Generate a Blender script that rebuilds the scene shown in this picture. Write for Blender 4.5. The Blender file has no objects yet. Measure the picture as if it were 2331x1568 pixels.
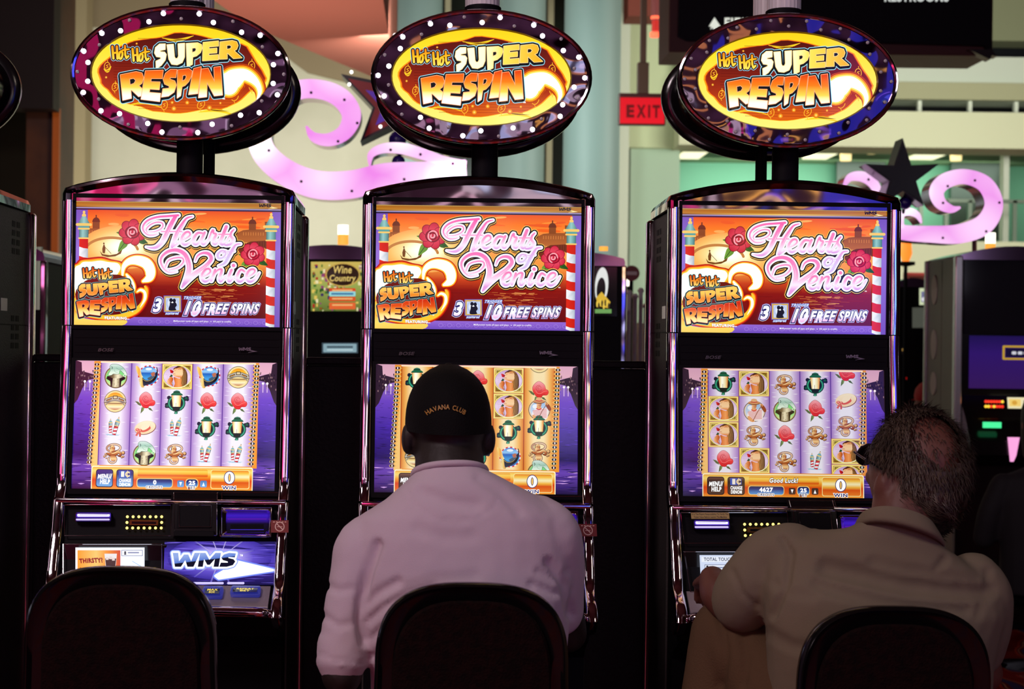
import bpy, bmesh, math, random
from mathutils import Vector, Matrix, noise
from mathutils.geometry import tessellate_polygon
PI = math.pi
SC = bpy.context.scene
COL = SC.collection
random.seed(7)

# ---------------------------------------------------------------- camera
FPX, DIST, EYE = 3900.0, 3.95, 1.45          # focal length in pixels, distance to the machine fronts, eye height
VPX, VPY, ROLL = 994.0, 786.0, math.radians(0.70)
cam_d = bpy.data.cameras.new('camera')
cam = bpy.data.objects.new('camera', cam_d)
COL.objects.link(cam)
cam.location = (0, -DIST, EYE)
cam.rotation_euler = (PI / 2, -ROLL, 0)
cam_d.sensor_width = 36.0
cam_d.lens = 36.0 * FPX / 2331.0
cam_d.shift_x = (1165.5 - VPX) / 2331.0
cam_d.shift_y = (VPY - 784.0) / 2331.0
cam_d.clip_end = 200
cam_d.dof.use_dof = True
cam_d.dof.focus_distance = DIST
cam_d.dof.aperture_fstop = 6.3
SC.camera = cam

# ---------------------------------------------------------------- world, exposure
SC.view_settings.view_transform = 'Standard'
SC.view_settings.look = 'None'
SC.view_settings.gamma = 1.0
SC.view_settings.use_curve_mapping = False
SC.view_settings.exposure = 0.0
SC.cycles.use_denoising = True
SC.cycles.max_bounces = 6
SC.cycles.sample_clamp_indirect = 4.0
world = bpy.data.worlds.new('world')
SC.world = world
world.use_nodes = True
world.node_tree.nodes['Background'].inputs[0].default_value = (0.55, 0.45, 0.6, 1)
world.node_tree.nodes['Background'].inputs[1].default_value = 0.006


def W0(px, py, y):
    k = (DIST + y) / FPX
    return ((px - VPX) * k, y, EYE - (py - VPY) * k)


def area(name, loc, target, size, watt, color, size_y=None, spread=None):
    d = bpy.data.lights.new(name, 'AREA')
    d.energy = watt
    d.color = color
    d.size = size
    if size_y:
        d.shape = 'RECTANGLE'
        d.size_y = size_y
    if spread:
        d.spread = spread
    o = bpy.data.objects.new(name, d)
    COL.objects.link(o)
    o.location = loc
    o.rotation_euler = (Vector(target) - Vector(loc)).to_track_quat('-Z', 'Y').to_euler()
    return o


# ceiling lights over the players, unseen coloured panels added behind and beside the camera for reflections, lights of the far hall
area('hall_light_players', (-2.4, -3.6, 4.3), (-0.1, -0.6, 1.0), 1.0, 96, (1.0, 0.80, 0.84))
area('hall_light_aisle', (2.8, -4.2, 4.3), (0.9, -0.6, 1.0), 0.8, 15, (1.0, 0.82, 0.68))
area('added_glint_magenta_tall', (-2.0, -5.1, 1.9), (-0.9, 0, 1.7), 0.5, 9, (1.0, 0.03, 0.22), 2.8)  # this and the next three: unseen panels added for coloured reflections
area('added_glint_blue_tall', (2.45, -5.1, 2.2), (1.0, 0, 1.9), 0.8, 11, (0.06, 0.08, 1.0), 2.4)
area('added_glint_cyan', (0.52, -5.1, 2.55), (0.2, 0, 1.95), 0.40, 1.4, (0.55, 0.8, 1.0), 0.28)
area('added_glint_orange', (1.1, -6.6, 2.9), (0.7, 0, 1.83), 1.6, 2.2, (1.0, 0.45, 0.12), 0.16)
area('added_glint_lilac', (-1.7, -8.0, 2.5), (-0.4, 0, 1.8), 1.3, 2.2, (1.0, 0.62, 0.95), 0.5)  # from here to the rose one: unseen panels added for chrome glints
area('added_glint_white', (0.9, -8.0, 2.52), (0.2, 0, 1.8), 1.0, 2.4, (1.0, 0.95, 0.98), 0.35)
area('added_glint_white_tall', (-1.06, -8.0, 1.9), (-0.35, 0, 1.6), 0.16, 2.0, (1.0, 0.93, 1.0), 1.5)
area('added_glint_white_narrow', (1.62, -8.0, 1.8), (0.54, 0, 1.6), 0.14, 1.6, (1.0, 0.93, 1.0), 1.3)
area('added_glint_pink_narrow', (-0.48, -8.0, 1.5), (-0.16, 0, 1.5), 0.16, 1.4, (1.0, 0.2, 0.45), 1.4)
area('added_glint_left', (-4.5, -2.0, 2.6), (-0.8, 0, 1.6), 0.3, 4, (1.0, 0.75, 0.85), 1.2)
area('added_glint_right', (4.6, -1.8, 2.6), (1.0, 0, 1.6), 0.3, 4, (0.85, 0.8, 1.0), 1.2)
area('added_glint_amber', (2.15, -8.0, 2.62), (0.8, 0, 1.8), 0.8, 1.2, (1.0, 0.6, 0.1), 0.10)
area('added_glint_magenta', (1.9, -8.0, 2.36), (0.8, 0, 1.8), 0.4, 0.5, (1.0, 0.05, 0.4), 0.12)
area('added_glint_violet', (2.65, -8.0, 2.42), (0.8, 0, 1.8), 0.5, 0.6, (0.3, 0.15, 1.0), 0.14)
area('added_glint_rose', (-2.2, -8.0, 2.62), (-0.6, 0, 1.8), 0.5, 0.9, (1.0, 0.04, 0.3), 0.2)
for _i, (_x, _z, _w, _h, _c) in enumerate(((-3.9, 1.7, .5, .8, (1, .25, .6)), (-3.0, 1.2, .35, .7, (1, .05, .2)), (-2.2, 2.2, .6, .3, (1, .9, .95)), (-1.5, 1.1, .3, .5, (1, .5, .15)), (-.7, 1.75, .4, .5, (.7, .6, 1)), (.1, 2.3, .9, .25, (1, .75, .85)),
                                           (.7, 1.2, .35, .6, (1, .2, .5)), (1.4, 2.1, .4, .4, (1, .95, .9)), (2.0, 1.4, .3, .8, (.5, .55, 1)), (2.6, 2.3, .7, .3, (1, .7, .3)), (3.2, 1.6, .5, .9, (.12, .2, 1)), (3.9, 1.9, .4, .6, (.25, 1, .4)))):
    area('added_glint_speck', (_x, -9.0, _z), (_x * .3, 0, 1.5), _w, 2.6 * _w * _h * 3.14, _c, _h)  # small unseen lights added so the chrome mirrors coloured specks
area('plum_wall_fill', (0.5, -8.6, 4.6), (0.5, -9.5, 2.4), 5.0, 45, (1.0, 0.8, 1.0), 0.4)  # wash added on the unseen wall to tint reflections plum
area('far_wall_light', W0(420, 560, 9.6), W0(470, 330, 13), 2.6, 105, (1.0, 0.98, 0.88), 1.0)
area('far_column_light', (-0.1, 7.2, 3.2), (1.0, 10, 2.6), 1.0, 60, (0.86, 1.0, 0.93))
area('far_balcony_light', (4.2, 7.8, 3.2), (4.4, 13, 3.2), 2.5, 200, (1.0, 1.0, 0.86), 1.2)
area('balcony_soffit_light', (4.3, 14.0, 3.3), (4.3, 15.5, 2.2), 3.5, 26, (0.8, 1.0, 0.85), 0.5)
area('bulkhead_fill', (-0.9, 6.0, 1.7), (-0.9, 7.2, 3.5), 0.8, 34, (1.0, 0.9, 0.8))  # uplight added to brighten the soffit's underside, no fitting there


# ---------------------------------------------------------------- colour and material helpers
def lin1(v):
    v /= 255.0
    return v / 12.92 if v <= 0.04045 else ((v + 0.055) / 1.055) ** 2.4


def S(r, g, b, k=1.0):
    return (lin1(r) * k, lin1(g) * k, lin1(b) * k)


_MATS = {}


def mat(name, color=(0.5, 0.5, 0.5), rough=0.5, metal=0.0, emit=None, power=0.0, spec=0.5, coat=0.0, bump=None, tint=None, trans=0.0):
    """Principled material; bump=(scale, strength, detail); tint=(scale, colour) mixes a noise colour in."""
    if name in _MATS:
        return _MATS[name]
    m = bpy.data.materials.new(name)
    m.use_nodes = True
    nt = m.node_tree
    p = nt.nodes['Principled BSDF']
    p.inputs['Base Color'].default_value = (*color, 1)
    p.inputs['Roughness'].default_value = rough
    p.inputs['Metallic'].default_value = metal
    p.inputs['Specular IOR Level'].default_value = spec
    p.inputs['Coat Weight'].default_value = coat
    p.inputs['Coat Roughness'].default_value = 0.05
    p.inputs['Transmission Weight'].default_value = trans
    if emit:
        p.inputs['Emission Color'].default_value = (*emit, 1)
        p.inputs['Emission Strength'].default_value = power
    if bump or tint:
        tc = nt.nodes.new('ShaderNodeTexCoord')
    if bump:
        n = nt.nodes.new('ShaderNodeTexNoise')
        n.inputs['Scale'].default_value = bump[0]
        n.inputs['Detail'].default_value = bump[2] if len(bump) > 2 else 2
        b = nt.nodes.new('ShaderNodeBump')
        b.inputs['Strength'].default_value = bump[1]
        b.inputs['Distance'].default_value = bump[3] if len(bump) > 3 else 0.01
        nt.links.new(tc.outputs['Object'], n.inputs['Vector'])
        nt.links.new(n.outputs['Fac'], b.inputs['Height'])
        nt.links.new(b.outputs['Normal'], p.inputs['Normal'])
    if tint:
        n = nt.nodes.new('ShaderNodeTexNoise')
        n.inputs['Scale'].default_value = tint[0]
        n.inputs['Detail'].default_value = 4
        r = nt.nodes.new('ShaderNodeValToRGB')
        r.color_ramp.elements[0].position = 0.38
        r.color_ramp.elements[0].color = (*color, 1)
        r.color_ramp.elements[1].position = 0.66
        r.color_ramp.elements[1].color = (*tint[1], 1)
        nt.links.new(tc.outputs['Object'], n.inputs['Vector'])
        nt.links.new(n.outputs['Fac'], r.inputs['Fac'])
        nt.links.new(r.outputs['Color'], p.inputs['Base Color'])
    _MATS[name] = m
    return m


def art_mat(name='screen_picture', power=1.0, rough=0.12):
    """A lit picture behind glass: emission from the picture's own colours, with the gloss of the glass."""
    if name in _MATS:
        return _MATS[name]
    m = mat(name, (0.01, 0.01, 0.01), rough, spec=0.28)
    nt = m.node_tree
    a = nt.nodes.new('ShaderNodeAttribute')
    a.attribute_name = 'picture'
    p = nt.nodes['Principled BSDF']
    nt.links.new(a.outputs['Color'], p.inputs['Emission Color'])
    p.inputs['Emission Strength'].default_value = power
    return m


def print_mat(name='printed_picture', rough=0.4):
    """An unlit print: base colour from the picture's colours."""
    if name in _MATS:
        return _MATS[name]
    m = mat(name, (0.5, 0.5, 0.5), rough)
    nt = m.node_tree
    a = nt.nodes.new('ShaderNodeAttribute')
    a.attribute_name = 'picture'
    nt.links.new(a.outputs['Color'], nt.nodes['Principled BSDF'].inputs['Base Color'])
    return m


# ---------------------------------------------------------------- object helpers
def W(px, py, y):
    """The world point that lies y metres behind the machine fronts and is seen at this pixel of the photograph."""
    dx, dy = px - VPX, py - VPY
    c, s = math.cos(ROLL), math.sin(ROLL)
    ix, iy = dx * c + dy * s, -dx * s + dy * c
    k = (DIST + y) / FPX
    return Vector((ix * k, y, EYE - iy * k))


def link(name, data, parent=None, loc=None, rot=None):
    o = bpy.data.objects.new(name, data)
    COL.objects.link(o)
    if parent:
        o.parent = parent
    if loc is not None:
        o.location = loc
    if rot is not None:
        o.rotation_euler = rot
    return o


def tag(o, label, cat, group=None, kind=None):
    o['label'] = label
    o['category'] = cat
    if group:
        o['group'] = group
    if kind:
        o['kind'] = kind
    return o


def thing(name, label, cat, loc=(0, 0, 0), rotz=0.0, group=None):
    return tag(link(name, None, None, loc, (0, 0, rotz)), label, cat, group)


def mesh_of(bm, name, m, smooth=False, ang=None):
    bmesh.ops.recalc_face_normals(bm, faces=bm.faces)
    me = bpy.data.meshes.new(name)
    bm.to_mesh(me)
    bm.free()
    for x in (m if isinstance(m, (list, tuple)) else [m]):
        me.materials.append(x)
    if smooth:
        me.shade_smooth()
        if ang:
            me.set_sharp_from_angle(angle=math.radians(ang))
    return me


def obj(name, bm, m, parent=None, loc=None, rot=None, smooth=False, ang=40):
    return link(name, mesh_of(bm, name, m, smooth, ang), parent, loc, rot)


def struct(name, bm, m, smooth=False):
    o = obj(name, bm, m, None, smooth=smooth)
    o['kind'] = 'structure'
    return o


def box(bm, lo, hi, bev=0.0, mi=0, seg=2):
    x0, y0, z0 = lo
    x1, y1, z1 = hi
    vs = [bm.verts.new(v) for v in ((x0, y0, z0), (x1, y0, z0), (x1, y1, z0), (x0, y1, z0), (x0, y0, z1), (x1, y0, z1), (x1, y1, z1), (x0, y1, z1))]
    fs = [bm.faces.new([vs[i] for i in f]) for f in ((3, 2, 1, 0), (4, 5, 6, 7), (0, 1, 5, 4), (1, 2, 6, 5), (2, 3, 7, 6), (3, 0, 4, 7))]
    for f in fs:
        f.material_index = mi
    if bev:
        es = list({e for f in fs for e in f.edges})
        r = bmesh.ops.bevel(bm, geom=es, offset=bev, segments=seg, affect='EDGES', profile=0.5)
        for f in r['faces']:
            f.material_index = mi
    return bm


def loft(bm, rings, closed=True, cap=True, mi=0):
    """Skin a list of equally long point rings."""
    vr = [[bm.verts.new(p) for p in r] for r in rings]
    n = len(rings[0])
    for a, b in zip(vr, vr[1:]):
        for i in range(n if closed else n - 1):
            j = (i + 1) % n
            try:
                bm.faces.new((a[i], a[j], b[j], b[i])).material_index = mi
            except ValueError:
                pass
    if cap and closed:
        for r in (vr[0], vr[-1]):
            try:
                bm.faces.new(r).material_index = mi
            except ValueError:
                pass
    return bm


def prism(bm, pts, y0, y1, mi=0, axis='y'):
    """Extrude an outline: (x, z) points along y, (y, z) along x, or (x, y) along z."""
    def P(p, t):
        return {'y': (p[0], t, p[1]), 'x': (t, p[0], p[1]), 'z': (p[0], p[1], t)}[axis]
    a = [bm.verts.new(P(p, y0)) for p in pts]
    b = [bm.verts.new(P(p, y1)) for p in pts]
    n = len(pts)
    fs = [bm.faces.new(a), bm.faces.new(b)]
    for i in range(n):
        j = (i + 1) % n
        fs.append(bm.faces.new((a[i], a[j], b[j], b[i])))
    for f in fs:
        f.material_index = mi
    return fs


def lathe(bm, prof, c=(0, 0, 0), n=24, sx=1.0, sy=1.0, mi=0):
    rings = [[(c[0] + r * sx * math.cos(2 * PI * i / n), c[1] + r * sy * math.sin(2 * PI * i / n), c[2] + z) for i in range(n)] for r, z in prof]
    return loft(bm, rings, True, True, mi)


def tube(bm, pts, r, n=10, cap=True, mi=0):
    pts = [Vector(p) for p in pts]
    rs = r if isinstance(r, (list, tuple)) else [r] * len(pts)
    rings, up = [], None
    for i, p in enumerate(pts):
        d = (pts[min(i + 1, len(pts) - 1)] - pts[max(i - 1, 0)]).normalized()
        if up is None:
            up = Vector((0, 0, 1)) if abs(d.z) < 0.9 else Vector((0, 1, 0))
        a = d.cross(up).normalized()
        up = a.cross(d).normalized()
        rings.append([p + (a * math.cos(2 * PI * k / n) + up * math.sin(2 * PI * k / n)) * rs[i] for k in range(n)])
    return loft(bm, rings, True, cap, mi)


def cr(pts, k=6, closed=False):
    """Catmull-Rom through points of any dimension."""
    n = len(pts)
    out = []
    for i in range(n if closed else n - 1):
        if closed:
            p = [pts[(i + j - 1) % n] for j in range(4)]
        else:
            p = [pts[max(0, min(n - 1, i + j - 1))] for j in range(4)]
        for s in range(k):
            t = s / k
            out.append(tuple(0.5 * (2 * b + (c - a) * t + (2 * a - 5 * b + 4 * c - d) * t * t + (3 * b - a - 3 * c + d) * t ** 3) for a, b, c, d in zip(*p)))
    if not closed:
        out.append(tuple(pts[-1]))
    return out


def ellipse(cx, cy, rx, ry, n=32, rot=0.0, a0=0.0, a1=2 * PI):
    c, s = math.cos(rot), math.sin(rot)
    full = abs(a1 - a0 - 2 * PI) < 1e-6
    out = []
    for i in range(n if full else n + 1):
        t = a0 + (a1 - a0) * i / n
        x, y = rx * math.cos(t), ry * math.sin(t)
        out.append((cx + x * c - y * s, cy + x * s + y * c))
    return out


def rrect(x0, y0, x1, y1, r, n=5):
    out = []
    for cx, cy, a in ((x1 - r, y1 - r, 0), (x0 + r, y1 - r, PI / 2), (x0 + r, y0 + r, PI), (x1 - r, y0 + r, 1.5 * PI)):
        out += [(cx + r * math.cos(a + PI / 2 * i / n), cy + r * math.sin(a + PI / 2 * i / n)) for i in range(n + 1)]
    return out


# ---------------------------------------------------------------- flat pictures: screens, signs, prints
class G:
    """Linear colour ramp along x, y or a direction, in the shape's own coordinates."""
    def __init__(s, axis, *stops):
        s.d = {'x': (1, 0), 'y': (0, 1)}.get(axis, axis)
        s.st = sorted(stops, key=lambda q: q[0])

    def t(s, p):
        return p[0] * s.d[0] + p[1] * s.d[1]

    def col(s, t):
        st = s.st
        if t <= st[0][0]:
            return st[0][1]
        for (a, ca), (b, cb) in zip(st, st[1:]):
            if t <= b:
                k = (t - a) / max(b - a, 1e-9)
                return tuple(x + (y - x) * k for x, y in zip(ca, cb))
        return st[-1][1]


def clip_half(poly, f):
    out = []
    n = len(poly)
    for i in range(n):
        a, b = poly[i], poly[(i + 1) % n]
        fa, fb = f(a), f(b)
        if fa >= 0:
            out.append(a)
        if (fa >= 0) != (fb >= 0):
            k = fa / (fa - fb)
            out.append(tuple(x + (y - x) * k for x, y in zip(a, b)))
    return out


_TXT = {}


def glyphs(s, bold, shear, space=None):
    space = space or 1 + bold * 2.6
    key = (s, bold, shear, space)
    if key not in _TXT:
        cu = bpy.data.curves.new('lettering', 'FONT')
        cu.body = s
        cu.offset = bold
        cu.shear = shear
        cu.resolution_u = 3
        cu.space_character = space
        o = bpy.data.objects.new('lettering', cu)
        COL.objects.link(o)
        dg = bpy.context.evaluated_depsgraph_get()
        dg.update()
        me = o.evaluated_get(dg).to_mesh()
        vs = [(v.co.x, v.co.y) for v in me.vertices]
        _TXT[key] = [[vs[i] for i in p.vertices] for p in me.polygons]
        o.evaluated_get(dg).to_mesh_clear()
        bpy.data.objects.remove(o)
        bpy.data.curves.remove(cu)
    return _TXT[key]


class Art:
    def __init__(s, mapf, step=2.0e-5):
        s.V, s.F, s.C = [], [], []
        s.mapf, s.step, s.lay = mapf, step, 1
        s.xf = (0.0, 0.0, 1.0, 1.0)
        s.skew = (0.0, 0.0)
        s.clip = None
        s.mul = 1.0

    def put(s, polys, col):
        ox, oy, sx, sy = s.xf
        kx, ky = s.skew
        for poly in polys:
            if isinstance(col, G):
                parts = []
                st = col.st
                if len(st) > 2:
                    ts = [col.t(p) for p in poly]
                    lo, hi = min(ts), max(ts)
                    cuts = [-1e9] + [q[0] for q in st if lo < q[0] < hi] + [1e9]
                    for a, b in zip(cuts, cuts[1:]):
                        q = clip_half(clip_half(poly, lambda p: col.t(p) - a), lambda p: b - col.t(p)) if len(cuts) > 2 else poly
                        if len(q) > 2:
                            parts.append(q)
                else:
                    parts = [poly]
                cps = [[(p[0], p[1], *col.col(col.t(p))) for p in q] for q in parts]
            elif callable(col):
                cps = [[(p[0], p[1], *col(p[0], p[1])) for p in poly]]
            else:
                cps = [[(p[0], p[1], *col) for p in poly]]
            for q in cps:
                q = [(p[0] * sx + ox, p[1] * sy + oy, *p[2:]) for p in q]
                q = [(p[0] + kx * p[1], p[1] + ky * p[0], *p[2:]) for p in q]
                if s.clip:
                    x0, y0, x1, y1 = s.clip
                    for f in (lambda p: p[0] - x0, lambda p: x1 - p[0], lambda p: p[1] - y0, lambda p: y1 - p[1]):
                        q = clip_half(q, f)
                        if len(q) < 3:
                            break
                if len(q) < 3:
                    continue
                k = len(s.V)
                for p in q:
                    u, v = s.mapf(p[0], p[1])
                    s.V.append((u, -s.lay * s.step, v))
                    s.C.append((p[2] * s.mul, p[3] * s.mul, p[4] * s.mul))
                s.F.append(tuple(range(k, k + len(q))))
        s.lay += 1

    def poly(s, pts, col, holes=()):
        loops = [[Vector((p[0], p[1], 0)) for p in l] for l in (pts, *holes)]
        flat = [(p[0], p[1]) for l in (pts, *holes) for p in l]
        s.put([[flat[i] for i in t] for t in tessellate_polygon(loops)], col)

    def rect(s, x0, y0, x1, y1, col):
        s.put([[(x0, y0), (x1, y0), (x1, y1), (x0, y1)]], col)

    def rr(s, x0, y0, x1, y1, r, col):
        s.put([rrect(x0, y0, x1, y1, r)], col)

    def ell(s, cx, cy, rx, ry, col, rot=0.0, n=24):
        s.put([ellipse(cx, cy, rx, ry, n, rot)], col)

    def glow(s, cx, cy, rx, ry, stops, rot=0.0, n=32):
        polys, cols = [], {}
        rs = [(t, ellipse(cx, cy, rx * t, ry * t, n, rot), c) for t, c in stops]
        flat = []
        for (t0, e0, c0), (t1, e1, c1) in zip(rs, rs[1:]):
            for i in range(n):
                j = (i + 1) % n
                q = [e0[i], e1[i], e1[j], e0[j]] if t0 > 0 else [(cx, cy), e1[i], e1[j]]
                c = [c0, c1, c1, c0] if t0 > 0 else [c0, c1, c1]
                flat.append((q, c))
        lay = s.lay
        for q, c in flat:
            d = {p: k for p, k in zip(q, c)}
            s.lay = lay
            s.put([q], lambda x, y, d=d: d[(x, y)])
        s.lay = lay + 1

    def stroke(s, pts, w, col, closed=False, smooth=0, caps=True):
        ws = w if isinstance(w, (list, tuple)) else [w] * len(pts)
        P = [(p[0], p[1], q) for p, q in zip(pts, ws)]
        if smooth:
            P = cr(P, smooth, closed)
        n = len(P)
        polys = []
        nor = []
        for i in range(n):
            a = P[(i - 1) % n] if (closed or i > 0) else P[i]
            b = P[(i + 1) % n] if (closed or i < n - 1) else P[i]
            dx, dy = b[0] - a[0], b[1] - a[1]
            l = math.hypot(dx, dy) or 1
            nor.append((-dy / l, dx / l))
        for i in range(n if closed else n - 1):
            j = (i + 1) % n
            a, b = P[i], P[j]
            if smooth:
                na, nb = nor[i], nor[j]
            else:
                dx, dy = b[0] - a[0], b[1] - a[1]
                l = math.hypot(dx, dy) or 1
                na = nb = (-dy / l, dx / l)
            ha, hb = max(a[2], .01) / 2, max(b[2], .01) / 2
            polys.append([(a[0] + na[0] * ha, a[1] + na[1] * ha), (b[0] + nb[0] * hb, b[1] + nb[1] * hb), (b[0] - nb[0] * hb, b[1] - nb[1] * hb), (a[0] - na[0] * ha, a[1] - na[1] * ha)])
        if caps:
            idx = range(n) if not smooth else ([] if closed else [0, n - 1])
            for i in idx:
                if P[i][2] > .5:
                    polys.append(ellipse(P[i][0], P[i][1], P[i][2] / 2, P[i][2] / 2, 10))
        s.put(polys, col)

    def ring(s, cx, cy, rx, ry, w, col, rot=0.0, n=32):
        s.stroke(ellipse(cx, cy, rx, ry, n, rot), w, col, True, 1)

    def text(s, t, quad, col, bold=0.0, shear=0.0, outline=(), arc=0.0):
        """Fit a line of text into a box (x0, y0, x1, y1) or a quad TL, TR, BR, BL."""
        if not hasattr(quad[0], '__len__'):
            x0, y0, x1, y1 = quad
            quad = ((x0, y0), (x1, y0), (x1, y1), (x0, y1))
        space = 1 + bold * 2.4 + max([w for w, c in outline], default=0) * .8
        base = glyphs(t, bold, shear, space)
        xs = [p[0] for q in base for p in q]
        ys = [p[1] for q in base for p in q]
        bx, by, bw, bh = min(xs), min(ys), max(xs) - min(xs), max(ys) - min(ys)
        tl, tr, br, bl = quad

        def M(p):
            u, v = (p[0] - bx) / bw, 1 - (p[1] - by) / bh
            v += arc * (2 * u - 1) ** 2
            return tuple(tl[i] * (1 - u) * (1 - v) + tr[i] * u * (1 - v) + br[i] * u * v + bl[i] * (1 - u) * v for i in (0, 1))
        for w, c in outline:
            s.put([[M(p) for p in q] for q in glyphs(t, bold + w, shear, space)], c)
        s.put([[M(p) for p in q] for q in base], col)

    def mesh(s, name, m):
        me = bpy.data.meshes.new(name)
        me.from_pydata(s.V, [], s.F)
        at = me.attributes.new('picture', 'FLOAT_COLOR', 'POINT')
        at.data.foreach_set('color', [x for c in s.C for x in (*c, 1.0)])
        me.materials.append(m)
        return me


WHITE, BLACK = S(255, 255, 255, 1.25), S(4, 3, 6)
# chunky display letters in a unit box, y down: outline and holes
CH = {
    'S': ([(.95, .04), (.5, 0), (.16, .12), (.03, .34), (.16, .52), (.5, .62), (.52, .71), (.06, .7), (0, 1), (.5, 1), (.88, .88), (1, .62), (.86, .46), (.5, .37), (.5, .3), (.92, .33)], []),
    'U': ([(0, 0), (.36, 0), (.36, .6), (.42, .7), (.56, .7), (.63, .6), (.63, 0), (1, 0), (1, .68), (.85, .93), (.5, 1), (.15, .93), (0, .68)], []),
    'P': ([(0, 0), (.7, 0), (.95, .12), (1, .32), (.9, .55), (.65, .66), (.38, .66), (.36, 1), (0, 1)], [[(.36, .24), (.36, .44), (.56, .42), (.62, .32), (.55, .24)]]),
    'E': ([(0, 0), (1, 0), (1, .26), (.38, .26), (.38, .38), (.9, .38), (.9, .62), (.38, .62), (.38, .74), (1, .74), (1, 1), (0, 1)], []),
    'R': ([(0, 0), (.65, 0), (.88, .1), (.93, .3), (.84, .5), (.7, .57), (1.05, .98), (.66, 1), (.4, .68), (.36, .68), (.36, 1), (0, 1)], [[(.36, .24), (.36, .46), (.52, .44), (.6, .34), (.52, .24)]]),
    'I': ([(0, 0), (1, 0), (1, 1), (0, 1)], []),
    'N': ([(0, 0), (.34, 0), (.68, .52), (.66, 0), (1, 0), (1, 1), (.66, 1), (.32, .48), (.34, 1), (0, 1)], []),
}


def chunky(a, items, fill, w, edge):
    """A tumbling word of chunky letters: items of (letter, quad); edge colours from the outside in."""
    def Q(q, p):
        u, v = p
        return tuple(q[0][i] * (1 - u) * (1 - v) + q[1][i] * u * (1 - v) + q[2][i] * u * v + q[3][i] * (1 - u) * v for i in (0, 1))
    shapes = [([Q(q, p) for p in CH[c][0]], [[Q(q, p) for p in h] for h in CH[c][1]]) for c, q in items]
    cyan, dark, pale = edge
    lay0 = a.lay
    for o, h in shapes:
        a.stroke([(x - .1 * w, y + .55 * w) for x, y in o], 2.6 * w, cyan, True)
    for o, h in shapes:
        a.stroke(o, 2.6 * w, cyan, True)
    for o, h in shapes:
        sh = [(x - .1 * w, y + .5 * w) for x, y in o]
        a.stroke(sh, 2.0 * w, dark, True)
        a.poly(sh, dark)
    for o, h in shapes:
        a.stroke(o, 1.9 * w, dark, True)
        a.poly(o, dark)
    for o, h in shapes:
        a.stroke(o, .55 * w, pale, True)
        a.poly(o, fill, h)
        for q in h:
            a.stroke(q, .3 * w, pale, True)


def hot_hot(a, ox, oy, s, fill, edge, tilt=0.0):
    """Two brush-written words of three letters, 100 wide and 62 high each, the second lower."""
    cyan, dark = edge
    base = [([(8, 2), (14, 60)], 11), ([(30, 0), (34, 60)], 11), ([(10, 34), (34, 30)], 9),
            (ellipse(50, 42, 8, 19, 14, .12) + [ellipse(50, 42, 8, 19, 14, .12)[0]], 10),
            ([(70, -4), (72, 40), (78, 56), (88, 46)], 10), ([(58, 18), (90, 12)], 8)]
    P = []
    for dx, dy in ((0, 0), (100, 8)):
        for pts, w in base:
            P.append(([(ox + (x + dx) * s, oy + (y + dy + tilt * (x + dx)) * s) for x, y in pts], w * s))
    for k, c in ((15 * s, cyan), (10 * s, dark), (0, fill)):
        for pts, w in P:
            a.stroke(pts, w + k, c)


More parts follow.
